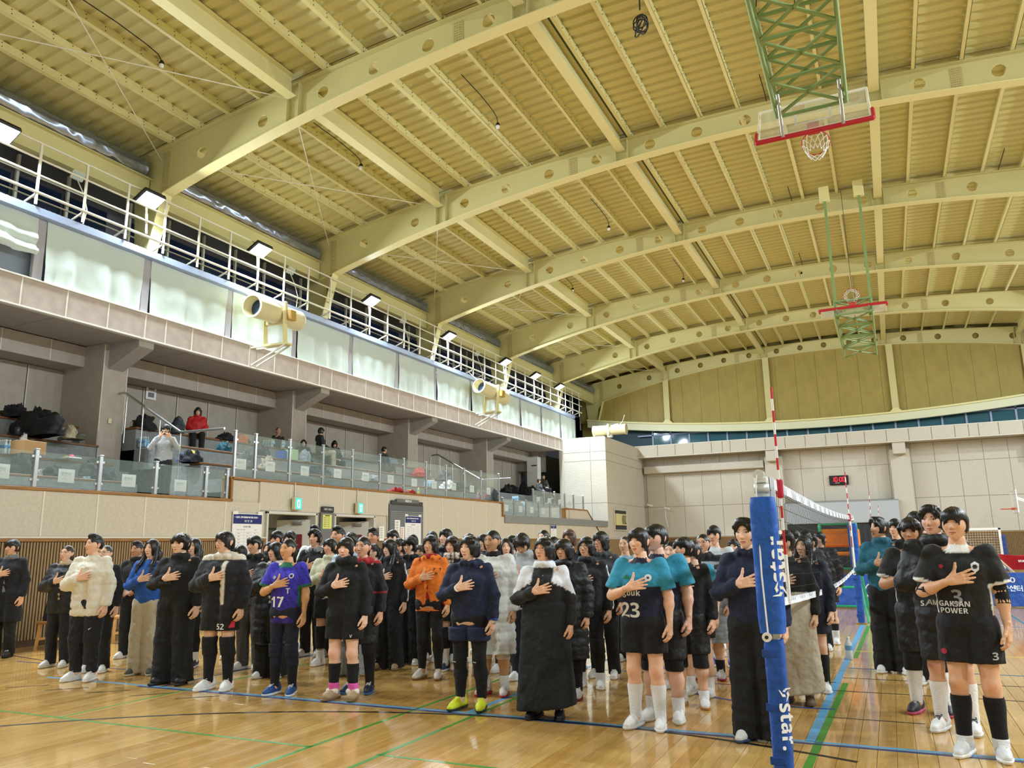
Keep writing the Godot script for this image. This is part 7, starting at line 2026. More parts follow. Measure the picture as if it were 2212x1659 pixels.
func person(label: String, at: Vector3, height: float, spec: String) -> Node3D:
	var d := {}
	for t in spec.split(" ", false):
		var kv := t.split("=")
		d[kv[0]] = kv[1] if kv.size() > 1 else "1"
	var cam_dir := atan2(-at.x, -at.z)
	var turn: float = deg_to_rad(float(d.yaw)) if d.has("yaw") else 0.55 * cam_dir - 0.13 + rng.randf_range(-0.06, 0.06)
	var s := height / 1.70
	var gw: float = float(d.get("w", "1.0")) * lerpf(s, 1.0, 0.4)
	var o := thing("person", label, "person", at)
	o.basis = Basis(Vector3.UP, turn) * Basis.from_scale(Vector3(gw, s, gw))
	var pose: String = d.get("po", "heart")
	var near := at.z > -9.3 and at.z < -5.0
	var ly := float(d.get("ly", str(6 + 4 * (rng.randi() % 4)))); var lp := float(d.get("lp", str(4 + 4 * (rng.randi() % 2))))
	if not near: ly = round(ly / 8.0) * 8.0; lp = round(lp / 4.0) * 4.0
	var hd: String = d.get("hd", "f")
	var sk := mat(hx(d.get("sk", "e2b597")), 0.5, 0, "skin")
	sk.vertex_color_use_as_albedo = true; sk.subsurf_scatter_enabled = near; sk.subsurf_scatter_strength = 0.05
	var body := mi("body", body_mesh(hd, 104 if near else 60, ly, lp, pose), sk, o)
	var H := head_at(pose, ly, lp)
	if d.has("hr"):
		var hm := mat(hx(d.get("hc", "110e0e")), 0.42, 0, "hair"); hm.vertex_color_use_as_albedo = true
		mi("hair", hair_mesh(d.hr), hm, o, H)
	if d.has("gl"): mi("glasses", glasses_mesh(), mat(hx(d.gl) if d.gl != "1" else hx("3a3230"), 0.3, 0.5), o, H)
	var i := 0
	for key in ["in", "top", "bot"]:
		if not d.has(key): continue
		var q: PackedStringArray = d[key].split(":")
		var m: ArrayMesh = bottom_mesh(q[0], pose) if key == "bot" else top_mesh(q[0], pose)
		var c := hx(q[1])
		var mm := cloth(c, 0.6 if "puff" in q[0] or "long" in q[0] else 0.85)
		if q.size() > 2: m = recolour(m, painter(q[2])); mm = cloth(Color.WHITE if q[2] != "fade" else c, 0.8)
		var nm: String = {"tee": "jersey", "inner": "shirt", "sweat": "sweatshirt", "jacket": "jacket", "puff": "padded_jacket", "long": "long_padded_coat", "coat": "overcoat"}.get(q[0].split("+")[0], {"blanket": "blanket_wrap", "shorts": "shorts", "longshorts": "shorts", "kneelong": "leggings", "tights": "leggings"}.get(q[0], "trousers"))
		mi(nm, m, mm, o, Transform3D(Basis.from_scale(Vector3(0.90, 1, 0.86)), Vector3.ZERO) if key == "in" and d.has("top") else Transform3D.IDENTITY)
	if d.has("sock"):                                              # sock=colour:top height
		var q: PackedStringArray = d.sock.split(":")
		for sd in ["R", "L"]: mi("sock", leg_sleeve(sd, pose, 0.07, float(q[1]), 0.006), cloth(hx(q[0]), 0.9, "knit"), o)
	if d.has("sock2"):
		var q: PackedStringArray = d.sock2.split(":")
		for sd in ["R", "L"]: mi("sock", leg_sleeve(sd, pose, 0.06, float(q[1]), 0.011), cloth(hx(q[0]), 0.9, "knit"), o)
	if d.has("pad"):
		var q: PackedStringArray = d.pad.split(":")
		for sd in ["R", "L"]: mi("knee_pad", leg_sleeve(sd, pose, float(q[1]), float(q[2]), 0.016), cloth(hx(q[0]), 0.85), o)
	if d.has("sh"):
		var q: PackedStringArray = d.sh.split(":")
		var kind := q[2] if q.size() > 2 else "s"
		var sm := shoe_meshes(kind)
		var j := joints(pose)
		for sd in ["R", "L"]:
			var A: Vector3 = j[sd + "A"]
			var a := deg_to_rad(-12.0 if sd == "R" else 12.0)
			var t := Transform3D(Basis(Vector3.UP, a), Vector3(A.x, 0, A.z + 0.01))
			var up := mi("shoe", sm[0], mottled(hx(q[0]), 0.55, 0.03, 0.05, Vector3(8, 8, 8)), o, t)
			mi("sole", sm[1], mat(hx(q[1]) if q.size() > 1 else hx("e8e6df"), 0.7), up)
			if kind != "slide": mi("laces" if kind == "s" else "fur_trim", sm[2], mat(hx(q[3]) if q.size() > 3 else hx("eceae4"), 0.8), up)
			else:
				for b in 3: mi("stripe", MB.new().torus(Vector3(0, 0.035, 0.055 + b * 0.02), Basis(Vector3.RIGHT, Vector3.UP, Vector3(0, 0, 1)), 0.058 - b * 0.004, 0.005, 12, 5, 0.35, PI - 0.35).mesh(), M.white, up)
	return o

func front_of(m: ArrayMesh) -> Dictionary:                          # frontmost z over a 1.5 cm grid, to lay prints on cloth
	var g := {}
	for v in m.surface_get_arrays(0)[Mesh.ARRAY_VERTEX]:
		var k := Vector2i(roundi(v.x / 0.02), roundi(v.y / 0.02))
		if v.z > 0 and v.z > g.get(k, -1.0): g[k] = v.z
	return g

func chest_print(o: Node3D, called: String, text: String, h: float, at: Vector2, c: Color, garment: String, font := "Droid Sans", turn := 0.0) -> void:
	var fm: ArrayMesh
	for q in o.get_children():
		if q.name == garment: fm = q.mesh
	var g := front_of(fm)
	var f := SystemFont.new()
	f.font_names = PackedStringArray([font]); f.font_weight = 700
	var tm := TextMesh.new()
	tm.text = text; tm.font = f; tm.font_size = 64; tm.pixel_size = h / 46.0; tm.depth = 0.0015; tm.curve_step = 2.0
	var a := tm.surface_get_arrays(0)
	var V: PackedVector3Array = a[Mesh.ARRAY_VERTEX]
	for k in V.size():
		var p := Vector2(V[k].x, V[k].y).rotated(turn) + at
		V[k] = Vector3(p.x, p.y, drape(g, p) + 0.004 + V[k].z)
	a[Mesh.ARRAY_VERTEX] = V
	var m := ArrayMesh.new()
	m.add_surface_from_arrays(Mesh.PRIMITIVE_TRIANGLES, a)
	mi(called, m, mat(c, 0.7), o)

func drape(g: Dictionary, p: Vector2) -> float:
	var x := p.x / 0.02; var y := p.y / 0.02
	var s := 0.0; var w := 0.0
	for dx in range(-1, 3):
		for dy in range(-1, 3):
			var k := Vector2i(floori(x) + dx, floori(y) + dy)
			if g.has(k):
				var q := exp(-(Vector2(k) - Vector2(x, y)).length_squared() * 1.2)
				s += g[k] * q; w += q
	return s / w if w > 0 else 0.13

func patch(o: Node3D, called: String, pts: Array, c: Color, garment: String) -> void:   # flat motif laid on the chest
	var fm: ArrayMesh
	for q in o.get_children():
		if q.name == garment: fm = q.mesh
	var g := front_of(fm)
	var mb := MB.new()
	for poly in pts:
		var t := Geometry2D.triangulate_polygon(PackedVector2Array(poly))
		for k in range(0, t.size(), 3):
			var q := []
			for r in 3:
				var p: Vector2 = poly[t[k + r]]
				q.append(Vector3(p.x, p.y, drape(g, p) + 0.005))
			if (q[1] - q[0]).cross(q[2] - q[0]).z > 0: mb.tri(q[0], q[1], q[2])
			else: mb.tri(q[0], q[2], q[1])
	mi(called, mb.mesh(), mat(c, 0.7), o)

func disc(c: Vector2, r: float, n := 14, r2 := -1.0) -> Array:
	var p := []
	for k in n:
		var q := r if k % 2 == 0 or r2 < 0 else r2
		p.append(c + Vector2(cos(TAU * k / n), sin(TAU * k / n)) * q)
	return p

func near_bone(p: Vector3, a: Vector3, b: Vector3) -> Vector2:     # how far along a bone, how far from it
	var ab := b - a
	var t := (p - a).dot(ab) / ab.length_squared()
	return Vector2(t, (p - a - ab * clampf(t, 0, 1)).length())

func painter(kind: String) -> Callable:
	var j := joints("heart")
	var arm := func(p: Vector3) -> bool: return absf(p.x) > 0.15 and p.y < 1.40
	var cuff := func(p: Vector3) -> bool:
		var s := "R" if p.x < 0 else "L"
		var q := near_bone(p, j[s + "S"], j[s + "E"])
		return absf(p.x) > 0.16 and q.x > 0.70
	var ring := func(p: Vector3, r: float) -> bool: return p.y > 1.375 and Vector2(p.x, p.z + 0.01).length() < r
	match kind:
		"teal":
			var a := lin(hx("2b8fb3")); var b := lin(hx("0b1230")); var e := lin(hx("0d1530"))
			return func(p: Vector3) -> Color:
				if p.y > 1.36 and absf(p.x) < 0.085 and p.z > -0.05 and p.z < 0.0 + 0.11 - absf(p.x) * 0.2 and Vector2(p.x, maxf(p.z, 0)).length() < 0.095 and p.y > 1.385 - 0.0: return e
				return a if p.y > 1.19 or absf(p.x) > 0.185 else b
		"purple":
			return func(p: Vector3) -> Color:
				if ring.call(p, 0.092) or cuff.call(p): return lin(hx("17694f"))
				var t := clampf((p.y - 0.78) / 0.5, 0, 1)
				var c := lin(hx("2a1a78")).lerp(lin(hx("3a33c0")), t)
				var k := fposmod(p.x * 0.8 + p.y * 0.45, 0.055)
				if k < 0.006: c = lin(hx("15103f"))
				if absf(p.x) > 0.165 and p.y < 1.1 and p.z < 0.03: c = lin(hx("d8c93c"))
				return c
		"front":
			return func(p: Vector3) -> Color:
				if ring.call(p, 0.090) or (cuff.call(p) and near_bone(p, j[("R" if p.x < 0 else "L") + "S"], j[("R" if p.x < 0 else "L") + "E"]).x > 0.735): return lin(hx("e6e7e6"))
				if absf(p.x) > 0.16 and p.y < 1.02 and absf(p.z) < 0.03: return lin(hx("d5d7d8"))
				return lin(hx("101115"))
		"raglan":
			return func(p: Vector3) -> Color:
				if p.y > 1.41: return lin(hx("dfe2ea"))
				if absf(p.x) > 0.098 and p.y > 1.275 - (absf(p.x) - 0.1) * 0.7: return lin(hx("dfe2ea"))
				if absf(p.x) < 0.006 and p.z > 0 and p.y > 1.16: return lin(hx("c9ccd2"))
				return lin(hx("101114"))
		"stripes":
			return func(p: Vector3) -> Color:
				if absf(p.x) > 0.17 and p.y > 0.88 and p.y < 1.38:
					var s := "R" if p.x < 0 else "L"
					var a: Vector3 = j[s + "S"].lerp(j[s + "E"], clampf((1.375 - p.y) / 0.27, 0, 1)) if p.y > 1.105 else j[s + "E"].lerp(j[s + "W"], clampf((1.105 - p.y) / 0.24, 0, 1))
					if absf(p.x) > absf(a.x) + 0.03 and absf(absf(p.z - a.z - 0.012)) < 0.011: return lin(hx("d8dadd"))
				return lin(hx("12151b"))
		"plaid":
			return func(p: Vector3) -> Color:
				if p.y > 1.405 or (absf(p.x) < 0.075 and p.z > 0.06 and p.y > 1.12):
					var q := (fposmod(p.x, 0.05) < 0.012) or (fposmod(p.y, 0.05) < 0.012)
					return lin(hx("3a3532")) if q else lin(hx("cfc4b4"))
				return lin(hx("121317"))
		"greyblack":
			return func(p: Vector3) -> Color:
				if p.y > 1.37 or (absf(p.x) > 0.13 and p.y < 1.33 and p.y > 1.27): return lin(hx("15171a"))
				return lin(hx("8b9096"))
		"cream":
			return func(p: Vector3) -> Color:                      # black padded jacket with a cream lining along neck and opening
				if p.y > 1.385 or (absf(p.x - 0.01) < 0.085 and p.z > 0.06 and p.y > 0.9 and absf(p.x - 0.01) > 0.035 and p.x > 0.02): return lin(hx("d6cfc0"))
				return lin(hx("10131a"))
		"redtrim":
			return func(p: Vector3) -> Color:
				if p.y > 1.40 or absf(p.y - 1.08) < 0.006 and p.x > 0.15: return lin(hx("a8202c"))
				return lin(hx("11141a"))
		"tealhood":
			return func(p: Vector3) -> Color: return lin(hx("8f9499")) if p.y > 1.36 and Vector2(p.x, p.z).length() < 0.16 else lin(hx("101217"))
	return func(_p: Vector3) -> Color: return Color.WHITE

func crowd() -> void:
	var shoeW := "sh=e9eaea:d9d7cf"
	var o: Node3D
	# front line, from the left
	person("man in a dark overcoat and grey turtleneck by the slatted wall, far left edge", Vector3(-12.24, 0, -7.82), 1.73, "hd=mo hr=bowl sk=d6a583 in=sweat+collar:77777b top=coat+open:10131c bot=slacks:14161c sh=15161a:0e0e10 w=1.05")
	person("woman with brown hair tied back and glasses in a black padded jacket", Vector3(-10.42, 0, -7.43), 1.62, "hd=fo hr=tied hc=3a2a20 gl=8a7f78 in=sweat+collar:b9a98c top=puff+open:14171d bot=slacks:15181f sh=e2e3e3:d9d7cf")
	o = person("tall man with swept-up black hair in an open cream quilted jacket over black", Vector3(-9.02, 0, -6.78), 1.73, "hd=m hr=up sk=e0b08f in=inner:0f1114 top=puff+open:d8d2c2 bot=jogger:12141a sh=eeeeee:e6e6e6 w=1.04 ly=26 lp=8")
	patch(o, "trouser_mark", [[Vector2(0.10, 0.60), Vector2(0.135, 0.615), Vector2(0.10, 0.585)]], hx("d8dadc"), "trousers")
	person("elderly man with glasses half hidden behind the man in the cream quilted jacket", Vector3(-9.47, 0, -7.30), 1.61, "hd=mo hr=old hc=3a3836 gl=1 top=jacket:181a20 bot=slacks:15171c sh=e5e5e5")
	person("elderly man in a black collared jacket standing near the yellow stool", Vector3(-10.20, 0, -8.40), 1.66, "hd=mo hr=up hc=1d1b1a sk=b98a6a top=jacket+collar:131519 bot=slacks:14161b sh=e4e4e2:dcdad2 po=clasp")
	person("woman with long loose hair in a bright blue sweatshirt and pale beige trousers", Vector3(-8.68, 0, -7.37), 1.67, "hd=f hr=long top=sweat:1f53a6 bot=wide:bdb39d sh=4c4f45:c9c7bd")
	o = person("stout man with a black fringe in black windbreaker, black trousers and striped slides", Vector3(-7.76, 0, -7.00), 1.72, "hd=mw hr=mop sk=e6bb9c top=jacket+collar:14161a bot=wide:111317 sock=e6e6e6:0.16 sh=17181b:1c1d20:slide w=1.16")
	chest_print(o, "chest_print", "2023", 0.03, Vector2(-0.05, 1.14), hx("4a4d52"), "jacket")
	person("long-haired woman in black holding a red and white jacket low at her side", Vector3(-8.63, 0, -8.01), 1.68, "hd=f hr=long top=jacket:101217 bot=tights:0f1114 sock=e8e8e8:0.2 sh=26304f:e6e6e6 po=down ly=4")
	o = person("woman with glasses in a black padded jacket with cream lining, black shorts numbered 52", Vector3(-6.94, 0, -6.89), 1.73, "hd=fw hr=fringe gl=5a3f38 sk=e3b594 in=inner:0e0f12 top=puff+hood+open:10131a:cream bot=shorts:101114 sock=0e0f12:0.40 pad=0d0e11:0.36:0.56 sh=f2f2f2:eeeeee w=1.12")
	chest_print(o, "shorts_number", "52", 0.06, Vector2(0.06, 0.67), hx("d9dadc"), "shorts")
	patch(o, "shorts_flash", [[Vector2(0.145, 0.66), Vector2(0.17, 0.73), Vector2(0.19, 0.73), Vector2(0.19, 0.66)]], hx("c02030"), "shorts")
	person("dark-haired figure mostly hidden behind the woman with shorts numbered 52", Vector3(-8.6, 0, -8.85), 1.58, "hd=f hr=bob top=puff:101216 bot=slacks:121419 " + shoeW)
	person("young man with a bowl fringe in a black hoodie and grey trousers", Vector3(-7.68, 0, -8.16), 1.70, "hd=mw hr=bowl sk=dba886 in=inner:101114 top=sweat+hood:101216 bot=slacks:4f4d4d sh=e4e2de:d6d3ca w=1.06 lp=0")
	person("pale young woman with a fringe in a long black padded coat over a cream hoodie", Vector3(-6.95, 0, -7.74), 1.60, "hd=f hr=bob in=sweat+hood:cfcabd top=long+open:10141a bot=wide:111317 sh=dddddb:c9c2b4 w=1.05")
	o = person("woman with her hair pulled back in a purple jersey numbered 17 with green trim", Vector3(-6.03, 0, -6.92), 1.63, "hd=fo hr=tied sk=d8a273 top=tee:3a33c0:purple bot=tights:10142a pad=11142a:0.40:0.55 sock=0d0f14:0.36 sh=1b4f8e:e4e6e8 w=1.0")
	chest_print(o, "jersey_number", "17", 0.115, Vector2(-0.055, 1.0), hx("e8e9ee"), "jersey")
	patch(o, "jersey_crest", [disc(Vector2(0.105, 1.285), 0.028, 16)], hx("d4d6ee"), "jersey")
	patch(o, "jersey_crest", [disc(Vector2(0.105, 1.285), 0.021, 16, 0.012)], hx("1d1a58"), "jersey")
	patch(o, "jersey_emblem", [disc(Vector2(-0.095, 1.27), 0.022, 14, 0.017)], hx("b9b0cf"), "jersey")
	chest_print(o, "jersey_letter", "T", 0.06, Vector2(0.07, 1.12), hx("d9dae8"), "jersey")
	person("man with a short fringe behind the woman in purple, only head and shoulders showing", Vector3(-8.1, 0, -9.05), 1.78, "hd=m hr=bowl sk=d9a07c top=sweat:15171c bot=slacks:16181d " + shoeW)
	person("man whose black hair alone shows in front of the maroon door panel", Vector3(-9.0, 0, -10.36), 1.80, "hd=m hr=mop top=jacket:15171c bot=slacks:15171c " + shoeW)
	person("woman with dark straight hair at the left jamb of the first doorway", Vector3(-9.0, 0, -9.88), 1.63, "hd=f hr=long top=puff:d0d2d2 bot=slacks:15171c " + shoeW)
	person("man with parted hair and faint moustache in a grey hoodie under a black jacket", Vector3(-7.72, 0, -9.43), 1.79, "hd=m hr=parted sk=d8a684 in=sweat+hood:8f9499 top=jacket+open:101217 bot=slacks:111318 sh=e8e8e8 ly=8")
	person("tall man in white with ruffled hair right behind the grey hoodie man", Vector3(-8.2, 0, -10.0), 1.86, "hd=m hr=up top=sweat:dfe2e2 bot=slacks:15171c " + shoeW)
	person("woman with a side fringe in a cream fleece jacket, black shorts and white shoes", Vector3(-6.92, 0, -8.78), 1.65, "hd=fo hr=fringe sk=dba684 top=sweat+collar:c9c8ac bot=shorts:101114 sock=e6e6e6:0.2 pad=101114:0.22:0.52 sh=f0f0f0 w=1.04")
	person("heavy-set man with narrowed eyes under the grey notice sign", Vector3(-7.4, 0, -9.55), 1.82, "hd=mw hr=up sk=d29c78 top=jacket:111318 bot=slacks:14161b w=1.15 " + shoeW)
	o = person("woman with wispy fringe and black scarf in a black sweatshirt, pink socks and furry slippers", Vector3(-5.24, 0, -6.92), 1.63, "hd=f hr=fringe sk=eec0a6 top=sweat+scarf:0f1115 bot=shorts:0d0e11 sock=0e0f12:0.37 sock2=e05fae:0.17 sh=b7a07e:7d6648:furry:e9e2d4 ly=2 lp=0 w=1.06")
	chest_print(o, "shorts_mark", "V", 0.03, Vector2(0.12, 0.66), hx("d6d8da"), "shorts")
	person("figure in a pale blue padded coat hidden behind the woman with the black scarf", Vector3(-6.1, 0, -8.14), 1.70, "hd=f hr=mop top=long:a9bdd0 bot=wide:8d9094 " + shoeW)
	o = person("young person with sleek tied hair in a black jacket with a red hood lining", Vector3(-5.31, 0, -7.31), 1.64, "hd=m hr=tied sk=dda787 top=jacket+hood:11141a:redtrim bot=longshorts:0e0f13 pad=0d0e11:0.40:0.56 sock=0d0e11:0.40 sh=1a2740:2f6ba8 po=heart w=1.03")
	chest_print(o, "shorts_print", "B C B F", 0.022, Vector2(0.02, 0.60), hx("c9ccd0"), "shorts")
	patch(o, "chest_logo", [[Vector2(0.04, 1.27), Vector2(0.10, 1.285), Vector2(0.075, 1.265), Vector2(0.105, 1.255)]], hx("d6d8da"), "jacket")
	person("man in a dark jacket near the second doorway, looking over the crowd", Vector3(-7.0, 0, -9.87), 1.79, "hd=m hr=up sk=c98f6c top=jacket:171b24 bot=slacks:15171c " + shoeW)
	person("small elderly woman with curly hair and glasses behind the red hood lining", Vector3(-6.6, 0, -9.35), 1.56, "hd=fo hr=perm hc=1c1816 gl=7a6a60 top=jacket:6b6f75 bot=slacks:15171c " + shoeW)
	person("woman with very long dark hair and fringe in a black track jacket", Vector3(-5.94, 0, -8.77), 1.62, "hd=f hr=longbang sk=ecc0a6 top=jacket+collar:12151b:stripes bot=wide:101217 sh=b49a78:8a745a lp=0")
	person("man half visible in front of the grey information board", Vector3(-7.0, 0, -10.41), 1.78, "hd=m hr=bowl top=jacket:15181f bot=slacks:15171c " + shoeW)
	person("woman with a short cut partly hidden beside the round-glasses youth", Vector3(-6.3, 0, -9.53), 1.63, "hd=fo hr=perm hc=231a16 sk=dba684 top=puff:17191e bot=slacks:15171c " + shoeW)
	person("youth with round glasses and a ruffled fringe in a black hoodie", Vector3(-5.93, 0, -9.23), 1.65, "hd=m hr=mop gl=191513 sk=e3b696 top=sweat+hood:101215 bot=wide:101216 sh=ddddd8 po=heart lp=0")
	person("dark head of hair behind the round-glasses youth", Vector3(-7.0, 0, -10.96), 1.71, "hd=f hr=bob top=puff:14161b bot=slacks:15171c " + shoeW)
	o = person("woman with a short side-parted cut in an open orange rescue jacket over a red fleece", Vector3(-5.06, 0, -8.33), 1.65, "hd=fo hr=bobside hc=15110f sk=d5a27c in=jacket+collar:a3161f top=jacket+hood+open:e07722 bot=tights:0f1013 sh=d8d4cd:8c6d48 w=1.02")
	patch(o, "chest_badge", [[Vector2(0.085, 1.305), Vector2(0.165, 1.305), Vector2(0.165, 1.275), Vector2(0.085, 1.275)]], hx("2a1c14"), "jacket")
	patch(o, "chest_badge", [disc(Vector2(0.12, 1.24), 0.016, 8)], hx("6d4a2a"), "jacket")
	person("short grey-haired person peeking out left of the orange jacket", Vector3(-6.1, 0, -9.78), 1.54, "hd=fo hr=perm hc=4a4542 top=jacket:7d7f84 bot=slacks:15171c " + shoeW)
	person("dark hair showing just above the woman in the orange jacket", Vector3(-7.0, 0, -11.58), 1.76, "hd=m hr=mop top=jacket:14161b bot=slacks:15171c " + shoeW)
	person("tall pale woman with a centre fringe in black, behind the plaid scarf", Vector3(-5.6, 0, -9.63), 1.76, "hd=f hr=fringe sk=f0c6b0 top=puff+collar:101216 bot=slacks:111318 " + shoeW)
	person("woman with a brown layered cut and a beige plaid scarf over black", Vector3(-5.08, 0, -8.91), 1.64, "hd=f hr=bobside hc=2a1c17 top=jacket+scarf:121317:plaid bot=shorts:0f1013 sock=e6e6e6:0.30 pad=0d0e11:0.28:0.55 sh=24375c:d9dbde w=1.05 lp=0")
	o = person("woman with a black bob in a navy hooded sweatshirt, black leggings and neon yellow shoes", Vector3(-3.77, 0, -6.95), 1.61, "hd=f hr=bobside sk=ecbfa4 top=sweat+hood:141f3c bot=tights:0d0e11 sh=d7e21f:2b3128:s:e8f04a w=1.10")
	for sd in ["R", "L"]: mi("under_shorts", leg_sleeve(sd, "heart", 0.66, 0.80, 0.035), cloth(hx("151f40")), o)
	chest_print(o, "legging_mark", "~", 0.05, Vector2(-0.12, 0.46), hx("c8cacd"), "leggings")
	chest_print(o, "legging_mark", "~", 0.05, Vector2(0.075, 0.46), hx("c8cacd"), "leggings")
	mi("wrist_warmer", MB.new().tube(joints("heart").RE.lerp(joints("heart").RW, 0.78), joints("heart").RW + Vector3(0.01, 0.002, 0), 0.040, 0.036, 14).mesh(), cloth(hx("dcdcd8"), 0.9), o)
	mi("blue_cuff", MB.new().tube(joints("heart").LE.lerp(joints("heart").LW, 0.72), joints("heart").LW, 0.045, 0.043, 14).mesh(), cloth(hx("2a55b5"), 0.8), o)
	mi("watch", MB.new().tube(joints("heart").LW + Vector3(0, -0.004, 0), joints("heart").LW + Vector3(0, -0.028, 0.003), 0.033, 0.032, 14).mesh(), mat(hx("d0cdc6"), 0.3, 0.6), o)
	person("athletic person with cropped dark hair in a long open white padded coat", Vector3(-3.88, 0, -7.68), 1.68, "hd=m hr=tied sk=c4936c in=jacket+collar:101215 top=long+open:d3d3cf bot=longshorts:b9a893 pad=cfc2ae:0.36:0.52 sock=e8e8e8:0.2 sh=dcd5d2:b8313c w=1.02 lp=2")
	person("dark hair behind the woman in navy, nearly hidden", Vector3(-5.3, 0, -9.76), 1.68, "hd=f hr=bowl top=puff:15171c bot=slacks:15171c " + shoeW)
	person("young woman with a fringe peering past the white padded coat", Vector3(-5.5, 0, -10.55), 1.68, "hd=f hr=bob top=puff:14161b bot=slacks:15171c " + shoeW)
	person("woman with long dark hair turned aside, right of the white padded coat", Vector3(-4.4, 0, -9.04), 1.60, "hd=f hr=long top=jacket:1a1c22 bot=shorts:101115 sock=101115:0.4 ly=-30 " + shoeW)
	person("woman with a fringe behind the bowed man", Vector3(-4.7, 0, -9.87), 1.65, "hd=f hr=fringe top=jacket:16181d bot=slacks:15171c " + shoeW)
	o = person("man in a light grey sweatshirt bowing his head and looking down at his hands", Vector3(-3.94, 0, -8.62), 1.68, "hd=m hr=mop hc=241c1b sk=d9a684 top=sweat+collar:a6aaad bot=slacks:161b2c sh=efefef ly=0 lp=-34 w=1.05")
	person("woman with a dark headband and bright forehead standing behind the bowed man", Vector3(-4.4, 0, -10.28), 1.72, "hd=f hr=tied sk=f0c8b2 top=jacket:14161b bot=slacks:15171c " + shoeW)
	o = person("woman with glasses in a black and white half-zip top", Vector3(-2.94, 0, -6.87), 1.58, "hd=fo hr=bobside gl=b08a6a sk=e0ae8e top=jacket+collar:101114:raglan bot=blanket:0e1518 sh=14161a:1d2024 w=1.08 lp=10")
	chest_print(o, "chest_mark", "2", 0.04, Vector2(-0.105, 1.27), hx("d6d8dc"), "jacket")
	person("elderly woman with a blunt black bob and glasses scowling in a black long padded coat", Vector3(-3.11, 0, -7.80), 1.57, "hd=fo hr=bob gl=c09a5a sk=d8a482 top=long+collar:0f1115 bot=tights:0e0f12 sock=0d0e11:0.4 sh=c9c6c4:7a2030 w=1.06 ly=8")
	person("woman with lighter brown hair standing behind the two bespectacled women", Vector3(-3.95, 0, -10.12), 1.71, "hd=f hr=bobside hc=5a4031 sk=d6a27c top=jacket:1a1c22 bot=slacks:15171c " + shoeW)
	person("woman with dark pulled-back hair glimpsed between raised heads", Vector3(-3.95, 0, -9.54), 1.62, "hd=f hr=tied top=jacket:15181e bot=slacks:15171c " + shoeW)
	person("woman with wavy bob and glasses in a navy track jacket, white taped fingers", Vector3(-3.09, 0, -8.42), 1.59, "hd=fo hr=bobside gl=4a4442 sk=d9a888 top=jacket+collar:0f1320:stripes bot=tights:0f1013 pad=0d0e11:0.38:0.55 sock2=e4e4e4:0.17 sh=ededed w=1.08 lp=10")
	person("woman with layered bob and glasses in a charcoal hooded top", Vector3(-3.15, 0, -9.10), 1.66, "hd=fo hr=bob gl=6a625e sk=dba98a top=sweat+hood:3c4046 bot=slacks:121419 sh=ececec w=1.03 lp=8")
	person("person with short grey-black hair in pale blue behind number 23", Vector3(-3.26, 0, -10.41), 1.61, "hd=fo hr=old hc=2a2826 sk=d6a684 top=tee:7fa3b5 bot=slacks:151a2c sh=dedede")
	o = person("young woman with a teal and navy jersey numbered 23, black shorts and long white socks", Vector3(-2.00, 0, -6.81), 1.65, "hd=f hr=fringe sk=ecbb9c top=tee+vneck:2b8fb3:teal bot=shorts:0c0d10 sock=e9e9ea:0.36 sh=f1f1f1:e9e9e9 w=1.05 ly=14 lp=2")
	chest_print(o, "jersey_number", "23", 0.125, Vector2(-0.075, 0.985), hx("d9d6d0"), "jersey")
	chest_print(o, "jersey_lettering", "Gangbuk", 0.05, Vector2(-0.125, 1.135), hx("e6e6ea"), "jersey")
	patch(o, "jersey_emblem", [[Vector2(-0.125, 1.255), Vector2(-0.06, 1.255), Vector2(-0.08, 1.285), Vector2(-0.095, 1.292)]], hx("1d7a4a"), "jersey")
	patch(o, "jersey_crest", [disc(Vector2(0.095, 1.265), 0.03, 18)], hx("e6eaec"), "jersey")
	patch(o, "jersey_crest", [disc(Vector2(0.095, 1.265), 0.014, 10, 0.008)], hx("223050"), "jersey")
	person("sturdy young person with a heavy black bowl cut in the same teal jersey", Vector3(-1.94, 0, -7.15), 1.68, "hd=mw hr=bowl sk=e9b9a0 top=tee:2b8fb3:teal bot=longshorts:0d0f13 pad=0d0e11:0.42:0.55 sock=e6e6e6:0.2 sh=ededed:d8d4cc w=1.14 ly=26")
	person("woman with dark hair only half visible behind the bowl-cut player", Vector3(-2.2, 0, -8.7), 1.53, "hd=f hr=tied sk=eec2a8 top=tee:2b8fb3:teal bot=shorts:0d0e12 " + shoeW)
	person("short-haired person in a loose black jacket turned away, right of the teal jerseys", Vector3(-1.85, 0, -7.82), 1.56, "hd=m hr=mop sk=e6b697 top=jacket:0f1013 bot=longshorts:0d0e12 pad=14161b:0.38:0.55 sock=e6e6e6:0.16 sh=e9e9e9:b98a56 ly=38 w=1.08")
	person("teal jersey player peeking from behind the loose black jacket", Vector3(-1.9, 0, -8.4), 1.53, "hd=f hr=fringe top=tee:2b8fb3:teal bot=shorts:0d0e12 ly=30 sock=e6e6e6:0.2 " + shoeW)
	person("woman with glasses in a long silver-grey padded coat", Vector3(-2.00, 0, -9.42), 1.61, "hd=fo hr=tied gl=7a6c62 sk=d9a888 in=tee+vneck:2b8fb3:teal top=long+collar+open:8b9096:greyblack bot=shorts:101115 sock=101115:0.22 sh=c9c2c4:8c2748 w=1.08 lp=8")
	person("tall youth with a rounded mushroom cut in a white T-shirt near the far slatted wall", Vector3(-2.05, 0, -10.36), 1.72, "hd=m hr=bowl sk=e0b090 top=tee:c6d0d4 bot=shorts:101115 sock=e6e6e6:0.2 sh=2a4ba8:dcdcdc")
	person("woman with a side fringe in profile behind the silver-grey coat", Vector3(-2.4, 0, -12.0), 1.60, "hd=f hr=fringe top=tee:2b8fb3:teal bot=shorts:101115 ly=35 " + shoeW)
